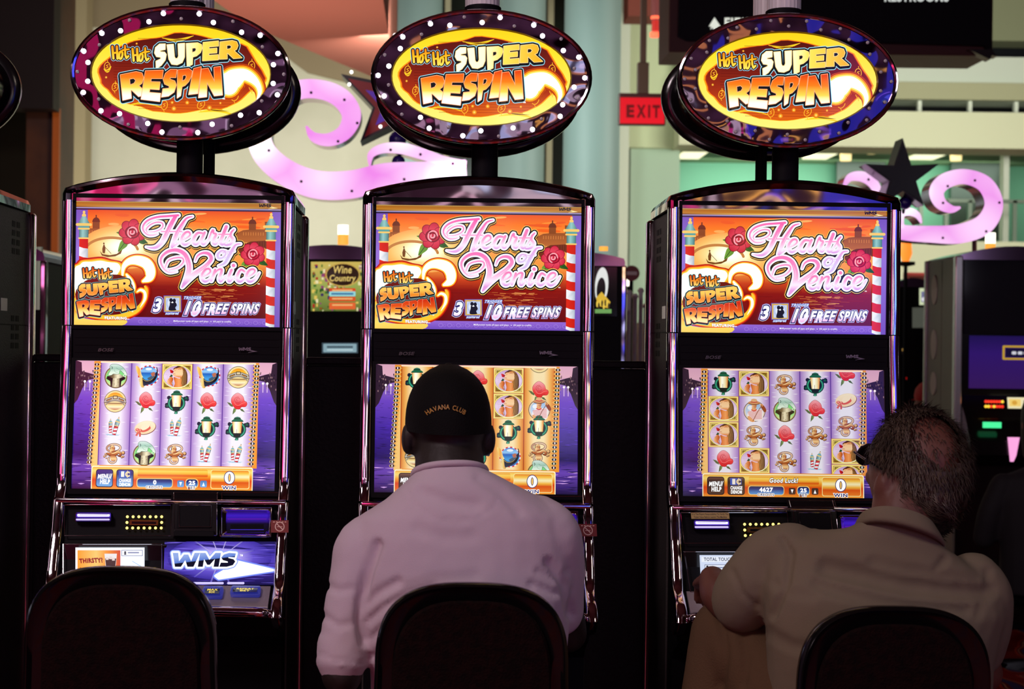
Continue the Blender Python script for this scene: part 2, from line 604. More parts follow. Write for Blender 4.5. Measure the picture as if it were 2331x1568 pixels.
HEARTS = [
    ([(815, 135), (650, 148), (450, 165), (290, 220), (205, 310), (205, 400), (280, 475), (380, 482), (450, 460)], [44, 42, 40, 38, 34, 30, 28, 22, 10]),
    ([(275, 440), (258, 375), (330, 300), (430, 258), (525, 265), (548, 320), (500, 380), (400, 420), (290, 425)], [16, 22, 24, 24, 26, 26, 22, 18, 10]),
    ([(770, 150), (690, 290), (620, 430), (540, 590), (440, 690), (350, 708), (250, 690)], [66, 74, 70, 66, 56, 36, 8]),
    ([(1062, 155), (960, 190), (880, 300), (800, 430), (740, 580), (705, 690)], [18, 38, 58, 64, 62, 56]),
    ([(705, 690), (770, 650), (850, 590)], [50, 30, 20]),
    ([(520, 420), (875, 420)], [24, 24]),
    ([(880, 570), (960, 535), (1020, 480), (1000, 430), (940, 440), (880, 520), (880, 610), (930, 650), (1000, 620), (1060, 570)], [24, 26, 34, 40, 44, 50, 52, 46, 34, 24]),
    ([(1230, 450), (1150, 450), (1085, 540), (1080, 620), (1130, 645), (1200, 580), (1260, 450)], [40, 46, 52, 50, 42, 36, 36]),
    ([(1275, 440), (1225, 560), (1228, 625), (1270, 640), (1345, 560)], [46, 50, 48, 40, 24]),
    ([(1345, 560), (1395, 430), (1425, 395), (1430, 450), (1475, 470), (1435, 560), (1425, 625), (1470, 640), (1530, 570)], [24, 34, 40, 40, 44, 50, 46, 38, 24]),
    ([(1655, 335), (1605, 460), (1555, 600), (1585, 650), (1640, 620)], [60, 60, 58, 46, 24]),
    ([(1520, 470), (1730, 470)], [26, 26]),
    ([(1640, 620), (1720, 480), (1785, 385)], [20, 24, 30]),
    ([(1785, 390), (1745, 430), (1730, 500), (1768, 570), (1725, 640), (1640, 660), (1600, 630)], [30, 38, 46, 52, 46, 36, 24]),
    ([(1640, 765), (1560, 765), (1500, 830), (1520, 890), (1590, 880), (1640, 820), (1625, 780), (1590, 800)], [22, 34, 44, 42, 34, 28, 22, 16]),
    ([(1900, 640), (1820, 655), (1760, 740), (1690, 860), (1620, 980), (1510, 1025)], [22, 34, 52, 58, 46, 10]),
    ([(1590, 790), (1790, 768)], [18, 18]),
    ([(785, 1125), (650, 1138), (555, 1070), (505, 950), (535, 850), (650, 765), (800, 750), (925, 820), (985, 950), (1000, 1080), (965, 1230), (875, 1400)], [10, 26, 32, 40, 46, 56, 66, 74, 80, 84, 90, 34]),
    ([(580, 1060), (640, 930), (780, 880), (885, 890), (900, 960), (820, 1045), (710, 1085), (600, 1095)], [18, 26, 30, 32, 32, 26, 20, 10]),
    ([(885, 1395), (1010, 1235), (1150, 1125), (1300, 1015), (1388, 905), (1345, 815), (1240, 800), (1150, 850), (1108, 945)], [30, 84, 72, 64, 66, 60, 44, 32, 14]),
    ([(1230, 1220), (1310, 1185), (1370, 1130), (1350, 1080), (1290, 1090), (1230, 1170), (1228, 1260), (1280, 1300), (1350, 1270), (1410, 1200)], [24, 26, 34, 40, 44, 50, 52, 46, 34, 24]),
    ([(1455, 1095), (1425, 1180), (1385, 1285)], [44, 46, 46]),
    ([(1425, 1190), (1500, 1100), (1565, 1090), (1560, 1150), (1525, 1250), (1555, 1300), (1640, 1210)], [22, 32, 44, 48, 50, 42, 22]),
    ([(1740, 1100), (1685, 1240), (1705, 1300), (1780, 1230)], [48, 52, 46, 24]),
    ([(1775, 1018), (1777, 1020)], [66, 66]),
    ([(1965, 1125), (1905, 1095), (1850, 1175), (1838, 1265), (1890, 1302), (1960, 1260), (2010, 1215)], [40, 42, 48, 52, 48, 34, 22]),
    ([(2010, 1225), (2100, 1180), (2150, 1120), (2115, 1085), (2050, 1110), (2005, 1190), (2010, 1265), (2065, 1305), (2150, 1260), (2225, 1150)], [24, 26, 34, 40, 44, 50, 52, 46, 34, 12]),
]


def rose(a, x, y, r, c0, c1, c2):
    for dx, dy, l, t in ((-.7, .95, .75, 2.2), (.75, .7, .6, .5), (-.75, .1, .5, 3.3)):
        p = [(x + r * dx + r * l * (u * math.cos(t) - v * math.sin(t)), y + r * dy + r * l * (u * math.sin(t) + v * math.cos(t))) for u, v in ((-.6, 0), (-.1, .42), (.5, .3), (1.1, 0), (.5, -.3), (-.1, -.42))]
        a.poly(cr(p, 3, True), G('x', (x - r * 1.3, S(120, 170, 60)), (x + r * .9, S(30, 85, 25))))
        a.stroke([p[0], p[3]], r * .05, S(25, 70, 20))
    for k in range(7):
        t = k * 2 * PI / 7 + .4
        a.ell(x + .62 * r * math.cos(t), y + .62 * r * math.sin(t), r * .52, r * .44, c2, t)
        a.ell(x + .6 * r * math.cos(t), y + .6 * r * math.sin(t), r * .48, r * .4, G((math.cos(t), math.sin(t)), (x * math.cos(t) + y * math.sin(t) + .2 * r, c0), (x * math.cos(t) + y * math.sin(t) + 1.1 * r, c1)), t)
    a.ell(x, y, r * .62, r * .55, c1)
    for k, q in enumerate((.55, .42, .3, .17)):
        a.stroke(ellipse(x, y, r * q, r * q * .85, 12, k * 1.9, 0, 4.4), [r * .12] * 13, c2 if k % 2 == 0 else S(255, 170, 180), False, 2)


def striped_pole(a, x, y0, y1, w, teal, gold):
    """A mooring pole with a domed teal cap, red and white bands below; y0 the cap's tip, y1 the foot."""
    pale, shade = S(150, 205, 200), S(60, 120, 120)
    h = w * 2.9
    a.ell(x, y0 + w * .15, w * .14, w * .16, gold)
    a.ell(x, y0 + w * .5, w * .22, w * .22, gold)
    a.poly([(x - w * .2, y0 + w * .6), (x + w * .2, y0 + w * .6), (x + w * .42, y0 + w * 1.0), (x + w * .62, y0 + w * 1.35), (x - w * .62, y0 + w * 1.35), (x - w * .42, y0 + w * 1.0)], G('x', (x - w * .6, shade), (x, pale), (x + w * .6, shade)))
    a.rr(x - w * .85, y0 + w * 1.32, x + w * .85, y0 + w * 1.62, w * .14, gold)
    a.rect(x - w * .58, y0 + w * 1.6, x + w * .58, y0 + w * 1.85, teal)
    a.rr(x - w * .64, y0 + w * 1.82, x + w * .64, y0 + w * 2.0, w * .08, gold)
    a.rect(x - w * .5, y0 + w * 2.0, x + w * .5, y0 + h, G('x', (x - w * .5, shade), (x - w * .1, pale), (x + w * .5, shade)))
    a.rr(x - w * .58, y0 + h - w * .06, x + w * .58, y0 + h + w * .1, w * .07, gold)
    y, k = y0 + h + w * .1, 0
    while y < y1 - 1:
        b = min(y + w * .98, y1)
        c = ((S(225, 40, 20), S(200, 25, 15)), (S(250, 250, 255), S(170, 185, 200)))[k % 2]
        s = w * .16
        a.poly([(x - w * .47, y - (s if k else 0)), (x, y), (x + w * .47, y + (s if k else 0) * .3), (x + w * .47, b + s * .3), (x, b), (x - w * .47, b - s)], G('x', (x - w * .1, c[0]), (x + w * .47, c[1])))
        y, k = b, k + 1


def wing_logo(a, x0, y0, x1, y1, ink, wing):
    """The maker's three letters with a long swept wing running out to the right."""
    w, h = x1 - x0, y1 - y0
    a.poly([(x0 + .55 * w, y0 + .62 * h), (x0 + .68 * w, y0 + .5 * h), (x1, y0 + .78 * h), (x0 + .5 * w, y1), (x0 + .52 * w, y0 + .93 * h), (x0 + .74 * w, y0 + .78 * h)], wing)
    for ch, u0, u1 in (('W', 0, .27), ('M', .25, .49), ('S', .48, .66)):
        heavy(a, ch, ((x0 + (u0 + .02) * w, y0), (x0 + (u1 + .01) * w, y0), (x0 + (u1 - .01) * w, y0 + .62 * h), (x0 + u0 * w, y0 + .62 * h)), ink)


def upper_picture(a):
    """Picture of the upper screen; traced coordinates, origin at the screen's top left, 1994 x 1248."""
    K = (0.0184, -0.014)
    a.clip = (0, 0, 1994, 1248)
    a.rect(0, 0, 1994, 1248, S(20, 12, 30))
    # header
    a.rect(0, 0, 1994, 26, G('y', (0, S(40, 30, 60)), (26, S(120, 110, 160))))
    a.rect(0, 26, 1994, 92, G('y', (26, S(250, 215, 110)), (34, S(255, 235, 150)), (42, S(170, 105, 25)), (70, S(190, 120, 30)), (92, S(225, 165, 60))))
    a.rect(0, 78, 1994, 92, G('x', (0, S(150, 90, 20)), (1000, S(240, 200, 110)), (1994, S(150, 90, 20))))
    a.rect(0, 92, 1994, 104, S(150, 140, 190))
    a.rect(0, 104, 1994, 118, S(35, 20, 60))
    wing_logo(a, 1772, 40, 1960, 92, S(25, 15, 8), S(250, 225, 150))
    # side and foot borders
    V0, V1 = S(120, 85, 190), S(150, 115, 215)
    a.rect(0, 118, 1994, 1248, G('y', (118, V0), (500, V1), (1248, S(115, 80, 185))))
    x0, x1 = 112, 1905
    sky = G('y', (118, S(235, 80, 10)), (230, S(255, 125, 25)), (420, S(255, 170, 85)), (640, S(250, 150, 60)), (760, S(205, 65, 25)), (860, S(140, 18, 10)), (1175, S(95, 8, 12)))
    a.rect(x0, 118, x1, 1165, sky)
    a.lay += 2
    random.seed(3)
    for k in range(16):                                             # clouds
        cx, cy = random.uniform(300, 1800), random.uniform(140, 330)
        a.ell(cx, cy, random.uniform(50, 150), random.uniform(6, 17), S(*random.choice(((255, 150, 50), (250, 100, 15), (255, 175, 90), (240, 90, 20)))), random.uniform(-.1, .1), 14)
    brown, brown2 = S(140, 70, 25), S(110, 45, 15)
    for cx, f in ((195, 1), (1715, -1)):                             # domed churches and roofs on both banks
        a.poly([(cx - 110, 420), (cx - 110, 270), (cx - 60, 262), (cx - 60, 300), (cx + 60, 300), (cx + 140, 320), (cx + 190, 300), (cx + 230, 420)] if f > 0 else [(cx + 190, 420), (cx + 190, 215), (cx + 120, 215), (cx + 120, 290), (cx, 290), (cx - 90, 300), (cx - 150, 330), (cx - 200, 420)], G('y', (250, brown), (420, S(190, 105, 50))))
        a.rect(cx - 34, 236, cx + 34, 300, brown)
        a.put([ellipse(cx, 238, 38, 46, 16, 0, PI, 2 * PI)], brown2)
        a.rect(cx - 6, 168, cx + 6, 200, brown2)
        for k in range(9):
            a.rect(cx - 90 + k * 24, 320, cx - 82 + k * 24, 352, S(210, 125, 60))
    a.poly([(112, 420), (260, 395), (420, 380), (560, 420), (640, 560), (640, 640), (112, 640)], G('y', (380, S(185, 105, 50)), (640, S(240, 185, 90))))
    a.poly([(1560, 470), (1700, 410), (1850, 400), (1905, 420), (1905, 520), (1830, 470), (1700, 480), (1620, 560)], S(120, 50, 25))
    for k in range(14):
        a.rect(1570 + k * 24, 430 - k * 2, 1576 + k * 24, 462, S(90, 35, 20))
    a.glow(470, 480, 420, 215, [(0, S(255, 255, 240, 1.35)), (.3, S(255, 252, 215, 1.2)), (.55, S(255, 228, 150)), (.8, S(253, 196, 105)), (1, S(250, 168, 84))])
    a.put([ellipse(330, 540, 250, 300, 20, 0, PI * 1.02, PI * 1.98)], G('y', (260, S(205, 135, 70)), (520, S(250, 205, 120)))) if False else None
    a.stroke(ellipse(350, 520, 255, 130, 20, 0, PI * 1.05, PI * 1.95), 26, S(200, 130, 65), False, 2)
    g = S(120, 70, 20)                                               # gondola and rower under the bridge
    a.poly([(235, 520), (262, 552), (330, 562), (400, 548), (455, 500), (440, 545), (385, 572), (310, 580), (255, 566)], g)
    a.poly([(262, 540), (258, 500), (266, 470), (274, 452), (284, 470), (290, 500), (284, 545)], g)
    a.ell(273, 447, 8, 9, g)
    a.stroke([(282, 480), (345, 545)], 5, g)
    # glitter on the water
    for k in range(60):
        cx, cy = random.gauss(1290, 130), random.uniform(880, 1020)
        a.stroke([(cx, cy), (cx + random.uniform(30, 110), cy + random.uniform(-6, 6))], random.uniform(3, 8), S(*random.choice(((200, 95, 45), (225, 130, 60), (170, 60, 30), (240, 160, 85)))))
    for k in range(26):
        cx, cy = random.uniform(700, 1700), random.uniform(780, 1000)
        a.stroke([(cx, cy), (cx + random.uniform(60, 200), cy)], random.uniform(2, 4), S(*random.choice(((120, 12, 10), (160, 30, 15), (105, 8, 12)))))
    a.rect(x0, 1165, x1, 1248, G('y', (1165, S(150, 105, 215)), (1248, S(110, 75, 190))))
    for k in range(15):                                              # scroll pattern of the foot border
        cx = 640 + k * 86
        a.ring(cx, 1207, 20, 17, 4, S(165, 130, 225))
        a.ring(cx + 38, 1212, 12, 11, 3, S(160, 122, 222))
    a.text('Malfunction voids all pays and plays', (960, 1190, 1300, 1212), S(255, 250, 255), .01)
    a.ell(1325, 1202, 4, 4, WHITE)
    a.text('All pays in credits', (1345, 1190, 1520, 1212), S(255, 250, 255), .01)
    gold, teal = S(250, 205, 110), S(95, 165, 160)
    striped_pole(a, 79, 130, 1165, 92, teal, gold)
    striped_pole(a, 1898, 130, 1248, 92, teal, gold)
    # roses
    lay = a.lay
    a.skew = K
    a.xf = (-150, -112, 1, 1)
    rose(a, 695, 455, 118, S(240, 70, 95), S(200, 25, 55), S(130, 5, 30))
    a.lay = lay
    rose(a, 1865, 672, 108, S(245, 85, 110), S(215, 35, 65), S(150, 10, 40))
    # lettering, five outlines from the outside in
    a.xf = (690.7 - 150, 215.9 - 112, .5556, .5556)
    shadow = [([(x + 6, y + 22) for x, y in p], w) for p, w in HEARTS]
    for grp, k, c in ((shadow, 108, S(60, 22, 20)), (HEARTS, 118, S(250, 205, 95)), (HEARTS, 96, S(60, 20, 10)), (HEARTS, 90, S(8, 4, 20)), (HEARTS, 50, WHITE), (HEARTS, 26, S(175, 160, 225)), (HEARTS, 18, S(255, 245, 255, 1.1))):
        for p, w in grp:
            a.stroke(p, [x + k for x in w], c, False, 5)
    up = G('y', (120, S(250, 95, 175)), (330, S(252, 130, 195)), (480, S(255, 165, 215)), (600, S(255, 225, 245, 1.1)), (700, S(235, 165, 235)))
    lo = G('y', (750, S(252, 120, 190)), (950, S(252, 150, 205)), (1120, S(255, 190, 228)), (1230, S(255, 232, 250, 1.1)), (1330, S(235, 160, 230)))
    el = G('y', (430, S(250, 130, 190)), (520, S(255, 180, 222)), (600, S(255, 230, 248, 1.1)), (660, S(225, 160, 235)))
    e2 = G('y', (1080, S(250, 130, 190)), (1170, S(255, 175, 220)), (1240, S(255, 230, 248, 1.1)), (1310, S(225, 160, 235)))
    of = G('y', (640, S(238, 160, 228)), (900, S(225, 205, 250)), (1030, S(220, 190, 245)))
    for i, (p, w) in enumerate(HEARTS):
        c = up if i < 6 else el if i < 14 else of if i < 17 else lo if i < 20 else e2
        a.stroke(p, [max(x - 4, 4) for x in w], c, False, 5)
    for p in ([(700, 300), (640, 420), (570, 560)], [(970, 200), (830, 400), (760, 560)], [(945, 880), (990, 1020), (960, 1190)], [(1330, 1000), (1180, 1110), (1060, 1210)]):
        a.stroke(p, [4, 10, 4], S(255, 205, 235, 1.1), False, 5)
    a.xf = (-150, -112, 1, 1)
    a.text('TM', (1908, 958, 1930, 968), WHITE, .02)
    # flames around the feature's name
    for c, gk in ((S(190, 20, 5), 34), (S(255, 110, 5), 20), (S(255, 205, 50), 9), (S(255, 255, 225, 1.3), -8)):
        def off(pts):
            cx = sum(p[0] for p in pts) / len(pts)
            cy = sum(p[1] for p in pts) / len(pts)
            return [(x + (x - cx) / math.hypot(x - cx, y - cy) * gk, y + (y - cy) / math.hypot(x - cx, y - cy) * gk) for x, y in pts]
        a.poly(cr(off([(128, 810), (180, 770), (215, 740), (300, 735), (390, 725), (470, 742), (560, 755), (590, 800), (570, 850), (520, 900), (330, 960), (200, 1010), (150, 1080), (128, 1000)]), 3, True), c)
        if gk > -5:
            a.poly(cr(off([(128, 1180), (200, 1260), (330, 1290), (470, 1300), (600, 1290), (720, 1250), (790, 1180), (830, 1090), (835, 1010), (800, 985), (815, 1060), (770, 1140), (690, 1210), (560, 1250), (390, 1260), (260, 1235), (190, 1180), (150, 1090)]), 3, True), c)
        # a tongue of flame rising beside the name
        a.stroke([(600, 890), (610, 800), (660, 745), (740, 730), (830, 760), (870, 830), (860, 900), (800, 935)], [22 + gk, 46 + gk, 70 + gk, 96 + gk, 110 + gk, 104 + gk, 84 + gk, 30 + gk], c, False, 6)
        a.stroke([(640, 870), (680, 930), (700, 1000), (690, 1080)], [26 + gk, 46 + gk, 50 + gk, 20 + gk], c, False, 6)
        a.stroke([(740, 1040), (775, 1020), (815, 1045), (815, 1110), (770, 1190)], [14 + gk, 30 + gk, 34 + gk, 32 + gk, 12 + gk], c, False, 6)
    a.poly(cr([(150, 1020), (300, 900), (560, 870), (690, 960), (720, 1130), (640, 1215), (470, 1245), (300, 1225), (170, 1150)], 3, True), S(110, 22, 5))
    a.poly([(-60, 1300), (126, 1300), (126, 1372), (-60, 1372)], S(250, 215, 90))
    a.poly(cr([(126, 1180), (170, 1275), (300, 1310), (470, 1318), (640, 1318), (560, 1375), (126, 1375)], 3, True), G('y', (1200, S(255, 175, 30)), (1300, S(255, 225, 100)), (1375, S(245, 205, 85))))
    a.xf = (86.3 - 150, 647.6 - 112, .468, .468)
    cyan, dark = S(120, 185, 190), S(15, 10, 12)
    hot_hot(a, 262, 345, 3.2, G('y', (330, S(235, 70, 15)), (450, S(250, 150, 40)), (580, S(255, 235, 130))), (cyan, S(40, 8, 5)))
    a.xf = (86.3 - 150, 647.6 - 112, .468, .468)
    chunky(a, [('S', ((180, 695), (330, 660), (360, 890), (215, 955))), ('U', ((350, 680), (575, 662), (590, 895), (370, 920))), ('P', ((588, 662), (800, 642), (790, 840), (640, 903))), ('E', ((805, 612), (1000, 597), (1010, 842), (832, 858))), ('R', ((1015, 590), (1262, 560), (1300, 800), (1038, 845)))],
           G('y', (600, S(255, 215, 95)), (720, S(255, 205, 85)), (820, S(245, 140, 35)), (930, S(250, 170, 70))), 26, (cyan, dark, S(255, 190, 120)))
    chunky(a, [('R', ((150, 1045), (420, 992), (430, 1300), (205, 1358))), ('E', ((432, 1012), (655, 1000), (630, 1330), (412, 1300))), ('S', ((645, 968), (820, 948), (800, 1215), (655, 1268))), ('P', ((808, 958), (992, 930), (960, 1180), (822, 1260))), ('I', ((990, 930), (1090, 910), (1060, 1192), (962, 1197))), ('N', ((1085, 930), (1312, 866), (1360, 1170), (1088, 1240)))],
           G('y', (930, S(215, 45, 10)), (1060, S(235, 85, 15)), (1170, S(250, 175, 55)), (1240, S(255, 235, 140)), (1330, S(255, 245, 190))), 26, (cyan, dark, S(255, 150, 110)))
    a.text('FEATURING', ((722, 1345), (1185, 1360), (1185, 1420), (735, 1410)), WHITE, .05, 0, ((.05, S(120, 20, 10)),))
    a.text('...', (1190, 1395, 1240, 1415), WHITE, .04)
    a.text('TM', (1285, 1240, 1320, 1258), WHITE, .02)
    # prize line
    a.xf = (-150, -112, 1, 1)
    pv, nv = S(130, 120, 225), S(25, 25, 110)
    face = G('y', (1105, S(235, 240, 255)), (1185, WHITE), (1260, S(245, 185, 235)))
    for t, q in (('3', ((905, 1100), (985, 1100), (975, 1240), (890, 1240))), ('10', ((1225, 1128), (1370, 1128), (1345, 1268), (1195, 1268))), ('FREE', ((1385, 1155), (1640, 1155), (1615, 1258), (1368, 1258))), ('SPINS', ((1660, 1155), (1935, 1155), (1912, 1258), (1645, 1258)))):
        a.text(t, q, face, .04, .2, ((.10, pv), (.08, S(235, 235, 255)), (.055, nv)))
    a.rect(1000, 1076, 1172, 1240, S(90, 85, 200))
    a.rect(1006, 1082, 1166, 1234, S(215, 175, 95))
    a.rect(1022, 1098, 1152, 1220, S(200, 215, 245))
    a.glow(1085, 1150, 62, 58, [(0, WHITE), (.6, S(225, 235, 255)), (1, S(170, 190, 235))])
    ink = S(25, 25, 45)                                               # embracing couple
    a.ell(1072, 1122, 17, 20, ink)
    a.ell(1103, 1126, 16, 20, ink)
    a.poly(cr([(1050, 1220), (1058, 1170), (1062, 1140), (1085, 1150), (1112, 1140), (1128, 1170), (1112, 1195), (1120, 1220)], 3, True), ink)
    a.text('scattered', ((1020, 1236), (1148, 1236), (1144, 1262), (1016, 1262)), S(235, 245, 255), .03, .2, ((.1, S(90, 120, 215)),))
    a.text('TRIGGER', ((1200, 1084), (1368, 1084), (1360, 1112), (1192, 1112)), S(235, 245, 255), .03, .2, ((.1, S(80, 105, 205)),))
    a.skew = (0, 0)
    a.xf = (0, 0, 1, 1)


# ---------------------------------------------------------------- reel symbols, each in a cell about 800 wide and 740 high, y down
def sym_lantern(a):
    dk, gr, tl = S(12, 22, 48), S(14, 92, 66), S(60, 190, 150)
    for x, y, r in ((-290, 80, 58), (-300, 130, 50), (310, -130, 62), (330, -80, 50), (250, -100, 70), (-230, -130, 60), (-250, 110, 70)):
        a.ell(x, y, r, r, dk, 0, 10)
    a.ell(0, 30, 275, 250, dk, 0, 20)
    a.ring(0, 30, 225, 205, 72, gr)
    for x, y in ((290, -120), (-270, 110)):
        a.ell(x, y, 42, 38, gr, 0, 8)
    a.stroke(ellipse(0, 30, 225, 205, 14, 0, 2.0, 4.3), 26, tl, False, 2)
    a.stroke(ellipse(0, 30, 225, 205, 14, 0, -1.0, 1.2), 22, tl, False, 2)
    a.ell(0, 20, 185, 175, S(10, 20, 16), 0, 18)
    a.poly([(-155, -205), (150, -205), (120, 135), (-105, 135)], G('x', (-150, S(235, 130, 40)), (-95, S(255, 235, 170)), (-40, S(255, 255, 235, 1.2)), (60, S(255, 240, 180)), (120, S(245, 160, 70)), (150, S(190, 80, 10))))
    a.rect(-22, 20, -12, 135, S(120, 70, 20))
    a.poly([(-175, -200), (-165, -235), (-95, -285), (-105, -305), (-60, -335), (0, -352), (70, -335), (108, -305), (100, -285), (175, -240), (190, -200)], G('y', (-350, S(60, 150, 120)), (-300, S(10, 60, 40)), (-240, S(20, 120, 80)), (-200, S(5, 40, 28))))
    a.poly([(-130, 130), (0, 165), (130, 130), (100, 230), (40, 260), (-40, 260), (-100, 230)], S(6, 30, 22))
    a.ell(0, 290, 50, 32, gr)
    a.ell(-8, 325, 58, 28, G('x', (-60, S(5, 40, 30)), (-10, S(80, 190, 150)), (50, S(5, 40, 30))))


def sym_lady(a):
    g0, g1, g2 = S(150, 100, 10), S(250, 200, 60), S(255, 240, 140)
    a.rect(-440, -372, 440, 372, S(200, 120, 70))
    a.rect(-428, -360, 428, 360, G('y', (-360, g2), (0, g1), (360, g2)))
    a.rect(-385, -325, 385, 325, S(170, 80, 20))
    a.rect(-372, -312, 372, 312, G((.7, .7), (-480, g2), (0, g0), (480, g2)))
    for sx in (-1, 1):
        for sy in (-1, 1):
            a.poly([(sx * 350, sy * 292), (sx * 350, sy * 130), (sx * 200, sy * 292)], S(95, 80, 12))
            a.stroke(ellipse(sx * 300, sy * 245, 30, 26, 8), 10, S(225, 190, 60), True)
    a.ell(0, 0, 428, 342, g1, 0, 36)
    a.ell(0, 0, 405, 322, S(120, 50, 30), 0, 36)
    e = a.clip
    a.ell(0, 0, 392, 312, G('y', (-312, S(205, 165, 215)), (0, S(240, 215, 240)), (312, S(215, 180, 225))), 0, 36)
    for k in range(5):
        a.stroke([(-330 + 20 * k, -60 + 50 * k), (-240, -40 + 56 * k), (-160, -90 + 60 * k)], 5, S(190, 150, 205), False, 3)
    sk0, sk1, sk2 = S(255, 205, 150), S(235, 130, 60), S(180, 70, 20)
    hair = [(-110, -190), (-60, -270), (40, -300), (140, -290), (230, -220), (290, -90), (300, 60), (290, 190), (230, 262), (130, 290), (60, 200), (90, 0)]
    a.poly(cr(hair, 3, True), G('x', (-110, S(95, 50, 15)), (120, S(190, 130, 60)), (200, S(120, 70, 25)), (300, S(70, 35, 10))))
    for k in range(6):
        a.stroke([(120 + 22 * k, -170), (175 + 16 * k, 0), (130 + 22 * k, 240)], 7, S(*((225, 180, 110) if k % 2 else (90, 50, 18))), False, 3)
    a.poly(cr([(-100, 20), (20, 50), (120, 70), (125, 200), (140, 300), (0, 310), (-90, 308), (-60, 200)], 3, True), G('x', (-100, sk2), (-40, sk1), (60, S(250, 165, 95)), (130, sk1)))
    a.poly(cr([(-120, -175), (-60, -235), (50, -265), (150, -215), (165, -80), (130, 10), (60, 30), (-60, 0), (-125, -40), (-140, -75), (-105, -95), (-115, -120), (-85, -150)], 3, True), G('y', (-260, sk1), (-190, sk0), (-60, S(255, 215, 165)), (20, sk1)))
    a.stroke([(30, -210), (75, -225), (110, -205)], 9, S(120, 50, 15), False, 3)
    a.stroke([(-90, -160), (-40, -185)], 8, S(170, 80, 30))
    a.stroke([(-130, -72), (-80, -80), (-55, -70)], 12, S(190, 50, 45), False, 3)
    a.poly([(-95, -250), (20, -315), (130, -300), (60, -275), (-20, -240)], S(75, 35, 15))
    a.stroke([(-160, -60), (-175, 60), (-130, 170), (-110, 260)], 12, S(70, 120, 40), False, 3)
    a.poly([(-225, 10), (-170, -60), (-120, -20), (-160, 20)], S(25, 80, 40))
    a.poly(cr([(-215, -200), (-150, -185), (-105, -150), (-130, -100), (-190, -105), (-205, -150)], 3, True), G('x', (-215, S(230, 30, 40)), (-105, S(150, 0, 15))))
    a.poly(cr([(-290, 150), (-250, 70), (-190, 10), (-120, 40), (-115, 110), (-150, 190), (-110, 290), (-180, 250), (-260, 210)], 3, True), G('x', (-290, sk0), (-180, sk1), (-110, sk2)))
    for k in range(3):
        a.stroke([(-255 + 15 * k, 90 + 40 * k), (-170 + 12 * k, 70 + 40 * k), (-130 + 6 * k, 90 + 42 * k)], 8, sk2, False, 3)
    a.ring(0, 0, 412, 328, 26, g2, 0, 36)
    a.stroke(ellipse(0, 0, 412, 328, 18, 0, .3, 2.4), 16, S(255, 255, 220), False, 2)


def sym_rose(a):
    a.poly([(-330, -20), (-230, 0), (-150, 70), (-140, 130), (-230, 90)], S(95, 110, 60))
    a.poly([(-120, 160), (-30, 170), (-60, 260), (-150, 350), (-140, 250)], G('x', (-150, S(60, 90, 40)), (-30, S(150, 175, 95))))
    a.poly([(60, 170), (150, 180), (230, 280), (110, 235)], S(85, 105, 60))
    pts = [(-20, -290), (70, -260), (160, -180), (200, -60), (260, -30), (280, 40), (230, 110), (110, 120), (60, 180), (-60, 170), (-140, 80), (-190, -20), (-190, -130), (-120, -230)]
    a.stroke(pts, 16, S(150, 25, 25), True, 3)
    a.poly(cr(pts, 3, True), G('y', (-290, S(252, 175, 180)), (-150, S(248, 130, 135)), (-20, S(245, 70, 65)), (180, S(225, 25, 20))))
    a.ell(10, -80, 130, 120, G('y', (-200, S(250, 150, 155)), (40, S(225, 45, 45))), 0, 18)
    a.stroke(ellipse(0, -90, 95, 85, 12, 0, .5, 5), 12, S(205, 40, 45), False, 2)
    a.stroke(ellipse(10, -100, 50, 45, 10, 0, 2, 6), 10, S(195, 30, 40), False, 2)
    a.stroke([(-110, -20), (-50, 60), (40, 70), (140, 10), (240, -10)], 14, S(250, 130, 125), False, 4)
    a.stroke([(-60, 90), (60, 110), (180, 80)], 12, S(190, 10, 15), False, 4)


